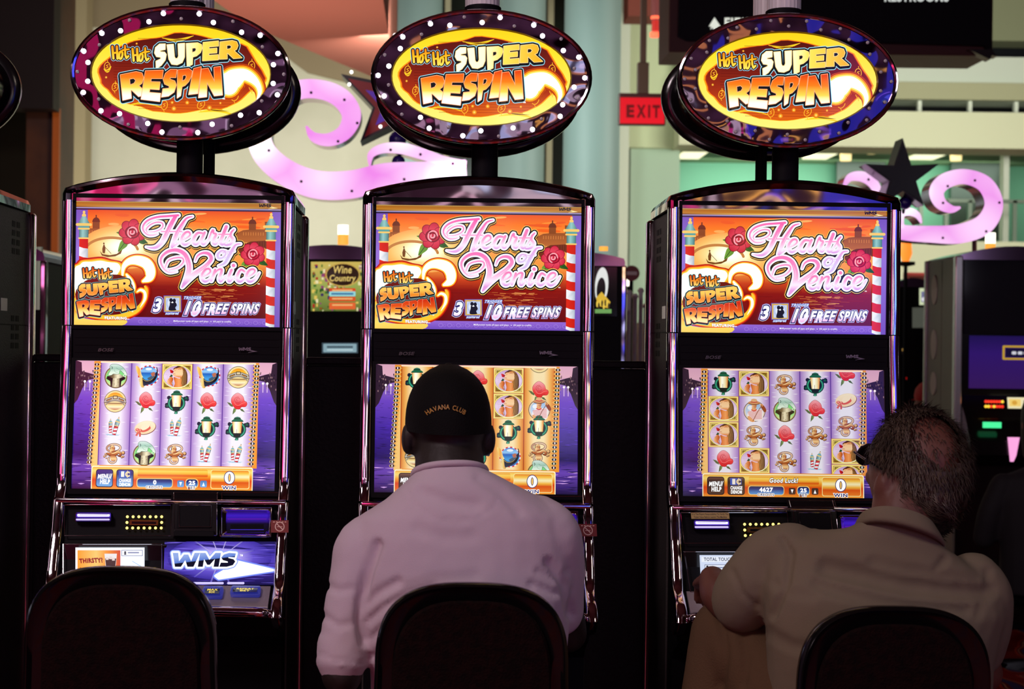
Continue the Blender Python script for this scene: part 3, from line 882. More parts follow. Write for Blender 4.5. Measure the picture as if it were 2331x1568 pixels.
def sym_idol(a):
    c0, c1, c2 = S(70, 25, 15), S(195, 110, 50), S(255, 215, 150)
    for w, c in ((70, c0), (48, S(215, 170, 140)), (16, S(250, 225, 195))):
        a.stroke(ellipse(0, -140, 205, 110, 20, -.06), w, c, True, 1)
    a.ell(-40, -130, 85, 92, c0, 0, 14)
    a.ell(-34, -140, 70, 80, G((.6, .8), (-190, c2), (-100, c1), (-20, c0)), 0, 14)
    a.poly(cr([(-110, -60), (-95, -120), (-60, -95), (-10, -110), (40, -70), (60, 20), (-20, 60), (-90, 20)], 3, True), G((.7, .7), (-110, c2), (-30, c1), (60, c0)))
    a.stroke([(-75, -165), (-50, -150), (-20, -168)], [6, 12, 6], c0, False, 3)
    a.stroke([(-60, -40), (10, -30), (90, -70)], [14, 26, 8], S(150, 65, 15), False, 4)
    a.stroke(ellipse(0, -140, 205, 110, 14, -.06, 2.2, 4.2), 14, S(170, 95, 60), False, 2)
    for w, c in ((66, c0), (44, S(215, 170, 140)), (14, S(250, 225, 195))):
        a.stroke(ellipse(-30, 190, 115, 105, 14, 0, -.9, 3.6), w, c, False, 2)
    a.stroke([(-190, 20), (-60, 60), (60, 30), (130, -20), (210, 20), (200, 90), (130, 80)], [60, 130, 130, 100, 86, 70, 36], c0, False, 4)
    a.stroke([(-190, 15), (-60, 50), (60, 22), (130, -24), (208, 18), (198, 84), (135, 76)], [40, 104, 104, 76, 62, 46, 20], G('y', (-60, c2), (20, c1), (90, S(150, 65, 15))), False, 4)
    a.poly(cr([(-90, 90), (60, 90), (90, 190), (20, 240), (-70, 230)], 3, True), G('y', (90, c1), (180, c2), (240, c1)))
    a.stroke([(-60, 30), (40, 0), (110, -40)], [10, 30, 12], c2, False, 4)
    for x, y, r in ((290, 0, 60), (300, 110, 34), (255, 120, 40), (-270, 110, 38), (-240, 40, 34), (-210, 80, 30), (-210, 160, 28)):
        a.ell(x, y, r, r, c0, 0, 10)
        a.ell(x - r * .1, y - r * .1, r * .72, r * .72, G('y', (y - r, c2), (y + r, c1)), 0, 10)


def sym_lion(a):
    a.ell(0, 40, 345, 330, S(90, 70, 40), 0, 30)
    a.ell(0, 40, 320, 305, S(190, 170, 110), 0, 30)
    a.ell(0, 40, 300, 285, G('y', (-250, S(120, 215, 130)), (100, S(140, 230, 130)), (320, S(235, 245, 170))), 0, 30)
    st0, st1, st2 = S(20, 12, 6), S(130, 110, 75), S(250, 238, 200)
    a.poly([(-260, 10), (270, 10), (290, 90), (170, 160), (150, 330), (-150, 330), (-170, 160), (-290, 90)], st0)
    a.poly([(-90, 60), (110, 60), (120, 330), (-120, 330)], G('x', (-120, st1), (0, st2), (120, st1)))
    a.poly([(-230, 20), (-60, -60), (100, -60), (250, 20), (120, 70), (-100, 70)], G('x', (-230, st0), (-80, st1), (60, st2), (250, S(60, 45, 25))))
    for k in range(6):
        a.ell(random.Random(k).uniform(-80, 80), 110 + 38 * k, 14, 10, st1, 0, 8)
    lion = [(-230, -30), (-170, -160), (-190, -260), (-150, -330), (-60, -345), (60, -330), (200, -250), (280, -150), (330, -40), (300, -10), (230, -80), (120, -170), (90, -70), (40, -50), (-80, -60), (-140, -20)]
    a.stroke(lion, 22, S(85, 110, 100), True, 3)
    a.poly(cr(lion, 3, True), G('y', (-340, S(215, 235, 225)), (-220, S(165, 205, 185)), (-100, S(225, 245, 225)), (0, S(240, 250, 225))))
    a.stroke([(-140, -270), (-110, -240), (-130, -200)], 16, S(60, 85, 80), False, 3)
    a.stroke([(0, -240), (80, -190), (200, -210)], 10, S(110, 150, 130), False, 3)
    a.stroke([(-60, -180), (-20, -110), (60, -90)], 8, S(130, 165, 145), False, 3)
    a.ring(265, -10, 40, 34, 16, S(240, 245, 225), 0, 12)


def sym_hat(a):
    r = -.22
    a.ell(8, 12, 330, 200, S(130, 60, 50), r)
    a.ell(0, 0, 322, 192, S(250, 222, 180), r)
    a.ell(0, -8, 300, 172, G('y', (-190, S(255, 240, 205)), (160, S(250, 215, 170))), r)
    a.poly(cr([(-150, 90), (-20, 80), (120, -10), (170, -120), (150, -40), (170, 30), (60, 110), (-80, 140)], 3, True), S(225, 95, 75))
    a.poly(cr([(-130, 40), (-60, -90), (90, -150), (160, -110), (110, -10), (-20, 70)], 3, True), S(255, 235, 200))
    for x, y, w, h in ((-230, 70, 60, 46), (-140, 90, 56, 44), (-190, 120, 40, 40)):
        a.ell(x, y, w, h, S(215, 80, 65), 0, 12)
        a.ell(x - 6, y - 8, w * .6, h * .6, S(250, 160, 135), 0, 12)
    a.poly([(-230, 140), (-180, 150), (-230, 260), (-290, 240)], S(225, 100, 85))
    a.poly([(-180, 140), (-120, 150), (-120, 270), (-170, 280)], S(215, 85, 75))


def sym_poles(a):
    for k in range(7):
        a.stroke([(-260 + 24 * k, 215 + 12 * (k % 3)), (-60 + 40 * k, 225 + 14 * (k % 2))], 10, S(*((120, 175, 205) if k % 2 else (175, 215, 235))))
    for x0, y0, x1, y1, w in ((-120, -240, -115, 170, 92), (135, -300, -10, 230, 112)):
        dx, dy = x1 - x0, y1 - y0
        l = math.hypot(dx, dy)
        ux, uy = dx / l, dy / l
        nx, ny = -uy, ux

        def P(t, s):
            return (x0 + ux * t * l + nx * s * w, y0 + uy * t * l + ny * s * w)
        a.poly([P(0, -.12), P(0, .12), P(.12, .22), P(.2, .5), P(.26, .62), P(1, .5), P(1, -.5), P(.26, -.62), P(.2, -.5), P(.12, -.22)], S(60, 70, 80))
        a.poly([P(.02, -.1), P(.02, .1), P(.12, .18), P(.12, -.18)], S(250, 210, 160))
        a.poly([P(.12, -.2), P(.12, .2), P(.2, .44), P(.25, .55), P(.25, -.55), P(.2, -.44)], S(120, 185, 190))
        a.poly([P(.24, -.66), P(.24, .66), P(.3, .66), P(.3, -.66)], S(245, 205, 120))
        a.poly([P(.3, -.46), P(.3, .46), P(.5, .44), P(.5, -.44)], G((nx, ny), (x0 * nx + y0 * ny - w * .5, S(190, 225, 225)), (x0 * nx + y0 * ny + w * .5, S(90, 140, 150))))
        a.poly([P(.47, -.54), P(.47, .54), P(.52, .54), P(.52, -.54)], S(240, 200, 130))
        for k, c in enumerate((S(225, 60, 60), S(250, 250, 255), S(215, 50, 55), S(245, 245, 250), S(210, 45, 50))):
            t0, t1 = .52 + .096 * k, .52 + .096 * (k + 1)
            a.poly([P(t0, -.44), P(t0 + .05, .44), P(min(t1 + .05, 1), .44), P(t1, -.44)], c)


def sym_gondola(a):
    for k in range(28):
        t0, t1 = 2 * PI * k / 28, 2 * PI * (k + 1) / 28
        a.put([[(60 + 322 * math.cos(t0), 330 / 330 * 306 * math.sin(t0) - 20), (60 + 322 * math.cos(t1), 306 * math.sin(t1) - 20), (60 + 285 * math.cos(t1), 270 * math.sin(t1) - 20), (60 + 285 * math.cos(t0), 270 * math.sin(t0) - 20)]], S(215, 40, 45) if k % 2 else S(245, 240, 245))
        a.lay -= 1
    a.lay += 1
    a.ell(60, -20, 286, 272, G('y', (-290, S(60, 130, 215)), (-150, S(150, 205, 250)), (-90, S(20, 95, 190)), (60, S(70, 165, 230)), (250, S(25, 85, 180))), 0, 30)
    a.ell(60, -215, 100, 40, S(235, 245, 255), 0, 14)
    a.poly(cr([(-150, 30), (-20, 120), (140, 90), (260, -30), (330, -150), (330, -60), (270, 100), (120, 220), (-60, 290), (-130, 320), (-170, 200)], 3, True), G('y', (-100, S(20, 30, 50)), (100, S(5, 5, 12)), (300, S(40, 55, 80))))
    a.stroke([(-140, 60), (-20, 140), (140, 110), (250, -10)], 16, S(190, 160, 90), False, 4)
    a.poly([(20, 60), (130, 0), (230, -40), (250, 10), (160, 90), (60, 110)], S(70, 95, 115))
    a.poly([(120, -80), (200, -130), (260, -110), (240, -20), (170, 10)], S(190, 110, 80))
    a.stroke([(300, -260), (320, -150), (260, -60)], 26, S(15, 25, 50), False, 3)
    a.poly(cr([(-330, -300), (-270, -290), (-200, -200), (-150, -40), (-110, 30), (-190, 60), (-270, -60), (-320, -200)], 3, True), G('x', (-330, S(255, 225, 130)), (-230, S(245, 170, 60)), (-120, S(255, 235, 170))))
    a.poly(cr([(-190, 40), (-130, 60), (-100, 250), (-60, 320), (-150, 330), (-190, 200)], 3, True), G('x', (-190, S(255, 235, 150)), (-80, S(215, 150, 50))))
    for k in range(5):
        a.rect(-250 + 12 * k, 70 + 44 * k, -165, 96 + 44 * k, S(240, 215, 150))


def sym_bridge(a):
    a.ell(0, 0, 335, 330, S(110, 95, 60), 0, 30)
    a.ell(0, 0, 318, 312, S(250, 225, 160), 0, 30)
    a.put([ellipse(0, -10, 265, 255, 20, 0, PI, 2 * PI)], G('y', (-260, S(240, 150, 20)), (-140, S(255, 190, 50)), (-10, S(200, 100, 10))))
    a.put([ellipse(0, 40, 260, 210, 20, 0, 0, PI)], G('y', (40, S(120, 60, 10)), (110, S(255, 225, 150)), (160, S(255, 245, 200)), (250, S(190, 90, 20))))
    st, dk = S(190, 180, 165), S(40, 25, 15)
    a.poly([(-345, 30), (-300, -80), (-110, -150), (110, -150), (300, -80), (345, 30), (300, 60), (170, 0), (0, -20), (-170, 0), (-300, 60)], dk)
    a.poly([(-335, 20), (-292, -70), (-110, -138), (110, -138), (292, -70), (335, 20), (300, 40), (170, -18), (0, -40), (-170, -18), (-300, 40)], st)
    a.poly([(-265, -40), (-105, -100), (-105, -60), (-265, 0)], dk)
    a.poly([(265, -40), (105, -100), (105, -60), (265, 0)], dk)
    a.poly([(-245, -28), (-120, -75), (-120, -62), (-245, -14)], S(240, 150, 30))
    a.poly([(245, -28), (120, -75), (120, -62), (245, -14)], S(240, 150, 30))
    a.rect(-70, -170, 70, -70, dk)
    a.rect(-52, -150, 52, -86, S(225, 205, 160))
    a.stroke(ellipse(0, 160, 290, 180, 16, 0, PI * 1.1, PI * 1.9), 34, S(150, 140, 125), False, 2)


def sym_rower(a):
    a.ell(10, 60, 330, 310, S(60, 50, 60), 0, 30)
    a.ell(10, 60, 312, 292, S(235, 215, 190), 0, 30)
    a.ell(10, 60, 275, 256, G('y', (-200, S(150, 190, 230)), (300, S(225, 235, 250))), 0, 30)
    a.ell(-110, -40, 90, 70, S(245, 248, 255), 0, 14)
    sk, sk2 = S(240, 170, 110), S(150, 60, 30)
    a.poly(cr([(-190, 110), (-100, 30), (120, 10), (260, 30), (250, 300), (60, 350), (-120, 300), (-210, 230)], 3, True), S(250, 240, 240))
    for k in range(7):
        a.stroke([(-190 + 14 * k, 90 + 36 * k), (20, 60 + 38 * k), (230, 30 + 40 * k)], 15, S(220, 80, 80), False, 3)
    a.poly(cr([(-200, 220), (-140, 210), (-60, 290), (20, 350), (-60, 380), (-170, 320)], 3, True), sk)
    a.poly(cr([(190, -100), (250, -140), (330, -60), (370, 40), (320, 90), (260, 30)], 3, True), sk2)
    a.ell(225, -120, 46, 40, sk)
    a.rect(-70, -60, 60, 30, sk)
    a.stroke([(-80, 20), (0, 50), (70, 10)], 26, S(215, 35, 40), False, 3)
    a.ell(0, -110, 76, 92, G('x', (-70, S(255, 200, 150)), (70, S(190, 100, 50))), 0, 16)
    a.stroke([(-40, -130), (-15, -134)], 10, S(70, 30, 15))
    a.stroke([(20, -134), (45, -130)], 10, S(70, 30, 15))
    a.stroke([(-20, -70), (20, -70)], 8, S(170, 60, 50))
    a.ell(0, -185, 185, 62, S(120, 60, 30))
    a.ell(0, -195, 180, 50, S(215, 150, 100))
    a.poly(cr([(-95, -200), (-80, -290), (0, -310), (80, -285), (95, -200), (0, -180)], 3, True), S(235, 180, 130))
    a.stroke([(-90, -215), (0, -200), (90, -215)], 26, S(200, 50, 40), False, 3)
    a.stroke([(240, -130), (90, 100), (-40, 350)], 18, S(130, 60, 25))


SYM = dict(a=sym_lantern, y=sym_lady, r=sym_rose, i=sym_idol, l=sym_lion, h=sym_hat, p=sym_poles, g=sym_gondola, b=sym_bridge, o=sym_rower)


def lower_picture(a, reels, purple=True, credits='0', message='', buttons='blue', offset=(0, 0, 0, 0, 0), gain=1.0):
    """Picture of the reel screen, 1835 x 1128: five reels of four symbols (letters of SYM), strips of canal beside them."""
    a.clip = (0, 0, 1835, 1128)
    a.mul = gain
    a.rect(0, 0, 1835, 1128, G('y', (0, S(225, 170, 195)), (100, S(235, 180, 200)), (180, S(150, 110, 195)), (330, S(112, 70, 200)), (560, S(72, 42, 165)), (830, S(34, 17, 92)), (940, S(105, 65, 180)), (1128, S(22, 9, 58))))
    rnd = random.Random(5)
    for k in range(210):                                              # ripples
        x = rnd.choice((rnd.uniform(-30, 230), rnd.uniform(1600, 1835)))
        y = rnd.uniform(230, 1120)
        d = (y - 200) / 900
        b = (112, 70, 200) if y < 420 else (74, 43, 167) if y < 700 else (42, 22, 108)
        m_ = rnd.choice((1.18, .8, 1.1, .72))
        c = tuple(min(255, q * m_) for q in b) if y < 900 or rnd.random() < .7 else (215, 165, 240)
        w_ = rnd.uniform(30, 90) * (.5 + d)
        a.stroke([(x - w_ * .6, y), (x, y + 2), (x + w_ * .6, y + rnd.uniform(-4, 4))], [1, rnd.uniform(3, 9) * (.5 + d), 1], S(*c), caps=False)
        a.lay -= 1 if k % 3 else 0
    a.poly([(0, 0), (66, 22), (72, 100), (120, 112), (188, 130), (186, 165), (130, 175), (80, 250), (40, 350), (0, 400)], S(50, 30, 50))
    a.poly([(1835, 0), (1780, 22), (1770, 100), (1720, 112), (1660, 130), (1660, 165), (1715, 175), (1762, 250), (1800, 350), (1835, 400)], S(50, 30, 50))
    for k in range(26):
        x = rnd.uniform(20, 180)
        y = rnd.uniform(70, 210) + (160 - x) * .3
        a.rect(x, y, x + 9, y + 16, S(*rnd.choice(((110, 80, 90), (150, 115, 120), (30, 18, 34)))))
        a.lay -= 1
        a.rect(1838 - x, y, 1847 - x, y + 16, S(*rnd.choice(((110, 80, 90), (150, 115, 120), (30, 18, 34)))))
        a.lay -= 1
    a.lay += 1
    for x in (100, 146, 1700, 1738):
        a.ell(x, 190, 11, 11, S(255, 240, 240, 1.2), 0, 10)
        a.rect(x - 4, 200, x + 4, 270, S(225, 190, 235))
    # reel window
    o0, o1 = S(245, 150, 40), S(255, 205, 120)
    a.rect(180, 10, 1660, 935, o0)
    a.poly([(180, 935), (250, 15), (255, 935)], o1)
    a.rect(238, 12, 1632, 30, S(255, 225, 190, 1.15))
    cols = (240, 516, 790, 1065, 1340, 1614)
    for c in range(5):
        x0, x1 = cols[c], cols[c + 1]
        m = (x0 + x1) / 2
        if purple:
            a.rect(x0, 24, x1, 920, G('x', (x0, S(165, 120, 200)), (x0 + 50, S(215, 190, 230)), (x0 + 90, S(245, 240, 250)), (x1 - 90, S(245, 240, 250)), (x1 - 50, S(215, 190, 230)), (x1, S(165, 120, 200))))
            for k in range(44):
                y, s = rnd.uniform(40, 905), rnd.choice((-1, 1))
                xx = m + s * rnd.uniform(40, 110)
                a.stroke([(xx - 22, y), (xx, y + 1), (xx + 22, y)], [1, rnd.uniform(2, 7), 1], S(*rnd.choice(((255, 255, 255), (225, 205, 238), (235, 225, 245)))), caps=False)
                a.lay -= 1
            a.lay += 1
            a.rect(x0 - 3, 24, x0 + 5, 920, S(90, 50, 150))
        else:
            a.rect(x0, 24, x1, 920, G('x', (x0, S(225, 120, 30)), (x0 + 45, S(250, 190, 100)), (x0 + 95, S(255, 232, 180)), (x1 - 95, S(255, 232, 180)), (x1 - 45, S(250, 190, 100)), (x1, S(225, 120, 30))))
            a.rect(x0 - 3, 24, x0 + 5, 920, S(170, 65, 10))
    a.rect(1610, 24, 1618, 920, S(90, 50, 150) if purple else S(170, 65, 10))
    full = a.clip
    lay = a.lay
    a.clip = (238, 26, 1616, 920)
    for c in range(5):
        for r, ch in (enumerate(reels[c]) if isinstance(reels[c], str) else ((r, q) for q, r in reels[c])):
            if ch == '.':
                continue
            cy = 138 + 225 * (r + offset[c])
            a.lay = lay
            s = .31 if ch == 'y' else .297
            a.xf = ((cols[c] + cols[c + 1]) / 2, cy, s, .30 if ch == 'y' else s)
            SYM[ch](a)
            a.xf = (0, 0, 1, 1)
    a.clip = full
    a.lay = lay + 60
    # line numbers up both sides
    for k in range(25):
        y = 40 + k * 35.7
        for x, s in ((205 - k * 1.6, 1), (1645 - k * 1.4, -1)):
            a.put([[(x + s * 40, y), (x + s * 18, y - 16), (x + s * 10, y), (x + s * 18, y + 16)]], S(250, 190, 90))
            a.ell(x, y, 26, 15.5, S(228, 196, 130), 0, 12)
            a.ell(x, y, 22, 12.5, S(*((70, 18, 18), (30, 25, 55), (60, 60, 25))[k % 3]), 0, 12)
            a.text('1', (x - 4, y - 9, x + 4, y + 9), WHITE, .03)
            a.lay -= 4
    a.lay += 6
    # panel below the reels
    x0, x1, y0 = 192, 1622, 932
    a.rr(x0 - 6, y0 - 4, x1 + 6, 1180, 18, S(255, 245, 200, 1.1))
    a.rr(x0 + 2, y0 + 6, x1 - 2, 1180, 14, G('y', (y0, S(225, 120, 20)), (y0 + 18, S(255, 205, 90)), (y0 + 40, S(255, 225, 120)), (y0 + 75, S(250, 165, 40)), (y0 + 115, S(225, 70, 10)), (y0 + 160, S(235, 100, 20)), (1128, S(250, 160, 50))))
    a.rr(600, 952, 1226, 1018, 12, G('y', (952, S(235, 140, 20)), (966, S(255, 215, 90)), (985, S(255, 190, 60)), (1006, S(225, 85, 10)), (1018, S(240, 130, 30))))
    if message:
        a.text(message, (785, 962, 1040, 1004), WHITE, .03, .2, ((.07, S(40, 15, 10)),))
    btn = G('y', (960, S(70, 45, 130)), (1000, S(45, 40, 120)), (1100, S(110, 170, 230))) if buttons == 'blue' else G('y', (960, S(120, 80, 60)), (1000, S(45, 25, 20)), (1110, S(95, 65, 50)))
    for bx in (230, 412):
        a.rr(bx - 2, 956, bx + 152, 1114, 24, S(35, 18, 30))
        a.rr(bx + 4, 962, bx + 146, 1106, 20, btn)
    a.text('MENU/', ((248, 1000), (374, 994), (370, 1040), (244, 1040)), WHITE, .05, .05)
    a.text('HELP', (266, 1044, 356, 1086), WHITE, .05, .05)
    for q, w, c in (((452, 974, 480, 1022), .09, S(60, 90, 190)), ((488, 974, 530, 1022), .09, S(60, 90, 190)), ((452, 974, 480, 1022), 0, S(255, 245, 230)), ((488, 974, 530, 1022), 0, S(255, 225, 170))):
        a.text('1' if q[0] == 452 else 'C', q, c, .06 if not w else .02, 0, ((w, c),) if w else ())
    a.stroke([(509, 968), (509, 1028)], 5, S(255, 225, 170))
    a.text('CHANGE', (436, 1036, 542, 1068), WHITE, .05)
    a.text('DENOM', (440, 1072, 538, 1104), WHITE, .05)
    blue = G('y', (1034, S(15, 20, 70)), (1060, S(25, 45, 130)), (1106, S(95, 160, 230)))
    a.rr(592, 1030, 916, 1112, 26, S(250, 215, 130))
    a.rr(600, 1036, 910, 1106, 22, blue)
    if len(credits) > 1:
        a.text(credits, (692, 1044, 816, 1086), WHITE, .05)
    else:
        a.text(credits, (740, 1046, 770, 1086), WHITE, .05)
    a.text('CREDITS', (676, 1096, 824, 1120), S(30, 20, 90), .02, 0, ((.09, WHITE),))
    a.rr(1028, 1030, 1144, 1112, 30, S(250, 215, 130))
    a.rr(1034, 1036, 1138, 1106, 28, blue)
    a.text('25', (1058, 1048, 1116, 1086), WHITE, .05)
    a.text('BET', (1052, 1096, 1120, 1122), S(30, 20, 90), .02, 0, ((.09, WHITE),))
    for x, up in ((956, False), (1160, True)):
        a.rr(x, 1046, x + 60, 1104, 12, btn)
        y = 1060
        a.poly([(x + 18, y), (x + 42, y), (x + 30, y + 34)] if not up else [(x + 18, y + 34), (x + 42, y + 34), (x + 30, y)], WHITE)
    a.rr(1252, 950, 1600, 1116, 18, S(255, 235, 150))
    a.rr(1258, 956, 1594, 1110, 16, G('y', (956, S(235, 130, 20)), (985, S(255, 205, 80)), (1010, S(255, 245, 190)), (1035, S(250, 190, 70)), (1060, S(225, 85, 15)), (1110, S(240, 130, 40))))
    a.ell(1420, 1018, 50, 58, S(40, 30, 110))
    a.ell(1420, 1018, 44, 52, WHITE)
    a.ell(1420, 1018, 13, 36, S(40, 30, 110))
    a.ell(1420, 1018, 8, 30, S(250, 200, 100))
    a.text('WIN', (1356, 1090, 1478, 1122), S(35, 30, 110), .03, 0, ((.09, WHITE),))


def oval_picture(a):
    """Picture of the oval sign; origin at its centre, half axes 740 and 396."""
    a.ell(0, 0, 740, 396, G('y', (-396, S(250, 205, 15)), (-200, S(255, 220, 40)), (396, S(255, 235, 120))), 0, 64)
    a.lay += 1
    d0, d1, d2 = S(70, 12, 4), S(120, 25, 6), S(150, 40, 8)
    edge = []
    for k in range(72):
        t = 2 * PI * k / 72
        r = .9 + .05 * math.sin(3 * t + 1) * math.cos(5 * t) + .04 * max(0, math.sin(7 * t + .5)) ** 3 - .03
        edge.append((740 * r * math.cos(t), 396 * r * .93 * math.sin(t)))
    a.poly([(x * 1.03, y * 1.03) for x, y in edge], S(255, 150, 10))
    a.poly([(x * 1.012, y * 1.01) for x, y in edge], S(190, 50, 5))
    a.poly(edge, G('y', (-360, d0), (-60, d1), (120, S(165, 45, 8)), (360, S(225, 100, 15))))
    for s in (-1, 1):                                               # licks of flame at the rim
        for x, y, l in ((-420, 262, 260), (150, 318, 300), (-160, -290, 260), (220, -285, 200), (-640, -30, 60)):
            if s < 0:
                a.stroke([(x, y), (x + l * .5, y - (18 if y > 0 else -18)), (x + l, y + (20 if y > 0 else -20))], [4, 26, 4], S(255, 205, 30), False, 5)
                a.stroke([(x + l * .25, y + (24 if y < 0 else -24)), (x + l * .5, y + (16 if y < 0 else -16)), (x + l * .85, y + (12 if y < 0 else -12))], [1, 8, 1], S(70, 10, 3), False, 4)
    for k in range(30):
        y = -330 + k * 23
        h = 1 - (y / 372) ** 2
        if h > 0 and abs(y) < 300:
            x = 560 * math.sqrt(h)
            a.put([[(-x, y), (x, y), (x, y + 3), (-x, y + 3)]], S(95, 14, 3) if y < 100 else S(160, 45, 6))
            a.lay -= 1
    a.lay += 2
    for x, y, r in ((-620, 40, 8), (-470, 100, 9), (-540, 90, 6), (-55, 290, 16), (55, 240, 13), (240, 280, 16), (640, 0, 8), (520, 100, 9), (330, 240, 8), (-70, 240, 10), (-370, -240, 7)):
        a.glow(x, y, r * 1.5, r * 1.5, [(0, S(255, 240, 130)), (.45, S(250, 160, 30)), (1, S(120, 26, 6) if y < 60 else S(195, 72, 10))], n=10)
    for x, y, s, t in ((-612, -50, 1, 0), (-545, 118, 1, .2), (585, -70, 1.1, 0), (592, 105, 1.05, -.3), (450, 185, 1.1, .5), (-135, 262, 1.1, .1), (170, 255, 1.1, .6)):
        c = S(250, 175, 40)
        a.stroke(ellipse(x, y, 24 * s, 34 * s, 10, t), 6, c, True, 2)
        a.stroke([(x + 10, y - 14), (x - 8, y - 8), (x + 8, y + 6), (x - 10, y + 14)], 5, c)
        a.stroke([(x - 6, y + 36 * s), (x, y + 50 * s)], 5, c)
        a.stroke([(x + 4, y - 36 * s), (x + 2, y - 50 * s)], 5, c)
    # fireball with a swept tail beside the lower word
    for c, k in ((S(180, 60, 5), 70), (S(255, 150, 10), 40), (S(255, 225, 90), 14), (S(255, 255, 235, 1.3), -12)):
        a.stroke([(405, 75), (440, 40), (520, 5), (590, 35), (640, 90), (655, 150), (630, 215)], [150 + k, 170 + k, 110 + k, 84 + k, 56 + k, 40 + k * .8, 6], c, False, 6)
        a.ell(400, 78, 86 + k * .5, 100 + k * .5, c)
    O = (-1132, -620)
    a.xf = (*O, 1, 1)
    cyan, dark = S(150, 215, 235), S(12, 18, 24)
    wy = G('y', (350, WHITE), (430, S(255, 245, 190)), (500, S(255, 205, 70)), (570, S(255, 245, 200)))
    hot_hot(a, 548, 404, 1.68, G('y', (390, S(240, 110, 10)), (460, S(255, 190, 30)), (560, S(255, 240, 110))), (cyan, S(50, 10, 5)), .02)
    a.xf = (*O, 1, 1)
    chunky(a, [('S', ((900, 392), (1005, 374), (1012, 525), (928, 585))), ('U', ((1015, 388), (1160, 374), (1160, 540), (1040, 562))), ('P', ((1175, 376), (1308, 366), (1300, 510), (1185, 566))), ('E', ((1315, 366), (1440, 352), (1440, 505), (1312, 515))), ('R', ((1455, 360), (1608, 340), (1628, 490), (1450, 500)))],
           G('x', (900, S(255, 250, 215, 1.15)), (1150, S(255, 245, 200, 1.1)), (1300, S(255, 225, 90)), (1600, S(255, 175, 30))), 17, (cyan, dark, S(255, 215, 140)))
    chunky(a, [('R', ((632, 640), (832, 598), (852, 800), (655, 848))), ('E', ((840, 605), (985, 598), (960, 855), (806, 838))), ('S', ((990, 600), (1105, 582), (1090, 800), (975, 818))), ('P', ((1108, 594), (1238, 578), (1185, 770), (1105, 825))), ('I', ((1240, 582), (1300, 566), (1275, 785), (1200, 795))), ('N', ((1305, 585), (1460, 562), (1480, 795), (1282, 820)))],
           G('y', (580, S(225, 70, 10)), (660, S(250, 125, 20)), (740, S(255, 215, 80)), (790, S(255, 250, 200, 1.2)), (850, WHITE)), 17, (cyan, dark, S(255, 170, 120)))
    a.text('TM', (1478, 820, 1500, 832), WHITE, .02)
    a.xf = (0, 0, 1, 1)


# ---------------------------------------------------------------- the hall
def carpet_mat():
    m = mat('patterned_carpet', (0.2, 0.02, 0.02), 0.95, spec=0.1)
    nt = m.node_tree
    tc = nt.nodes.new('ShaderNodeTexCoord')
    n0 = nt.nodes.new('ShaderNodeTexNoise')
    n0.inputs['Scale'].default_value = 1.3
    w = nt.nodes.new('ShaderNodeTexWave')
    w.inputs['Scale'].default_value = 1.1
    w.inputs['Distortion'].default_value = 9
    w.inputs['Detail'].default_value = 2
    r = nt.nodes.new('ShaderNodeValToRGB')
    e = r.color_ramp.elements
    r.color_ramp.interpolation = 'CONSTANT'
    e[0].position, e[0].color = 0, (*S(150, 30, 25), 1)
    e[1].position, e[1].color = .42, (*S(205, 70, 50), 1)
    for p, c in ((.6, S(60, 25, 60)), (.68, S(225, 150, 110)), (.76, S(120, 20, 25)), (.9, S(70, 70, 120))):
        x = e.new(p)
        x.color = (*c, 1)
    nt.links.new(tc.outputs['Object'], w.inputs['Vector'])
    nt.links.new(w.outputs['Fac'], r.inputs['Fac'])
    nt.links.new(r.outputs['Color'], nt.nodes['Principled BSDF'].inputs['Base Color'])
    return m


XL, XR, YF, YB, ZC = -7.5, 9.5, -9.5, 15.8, 6.0


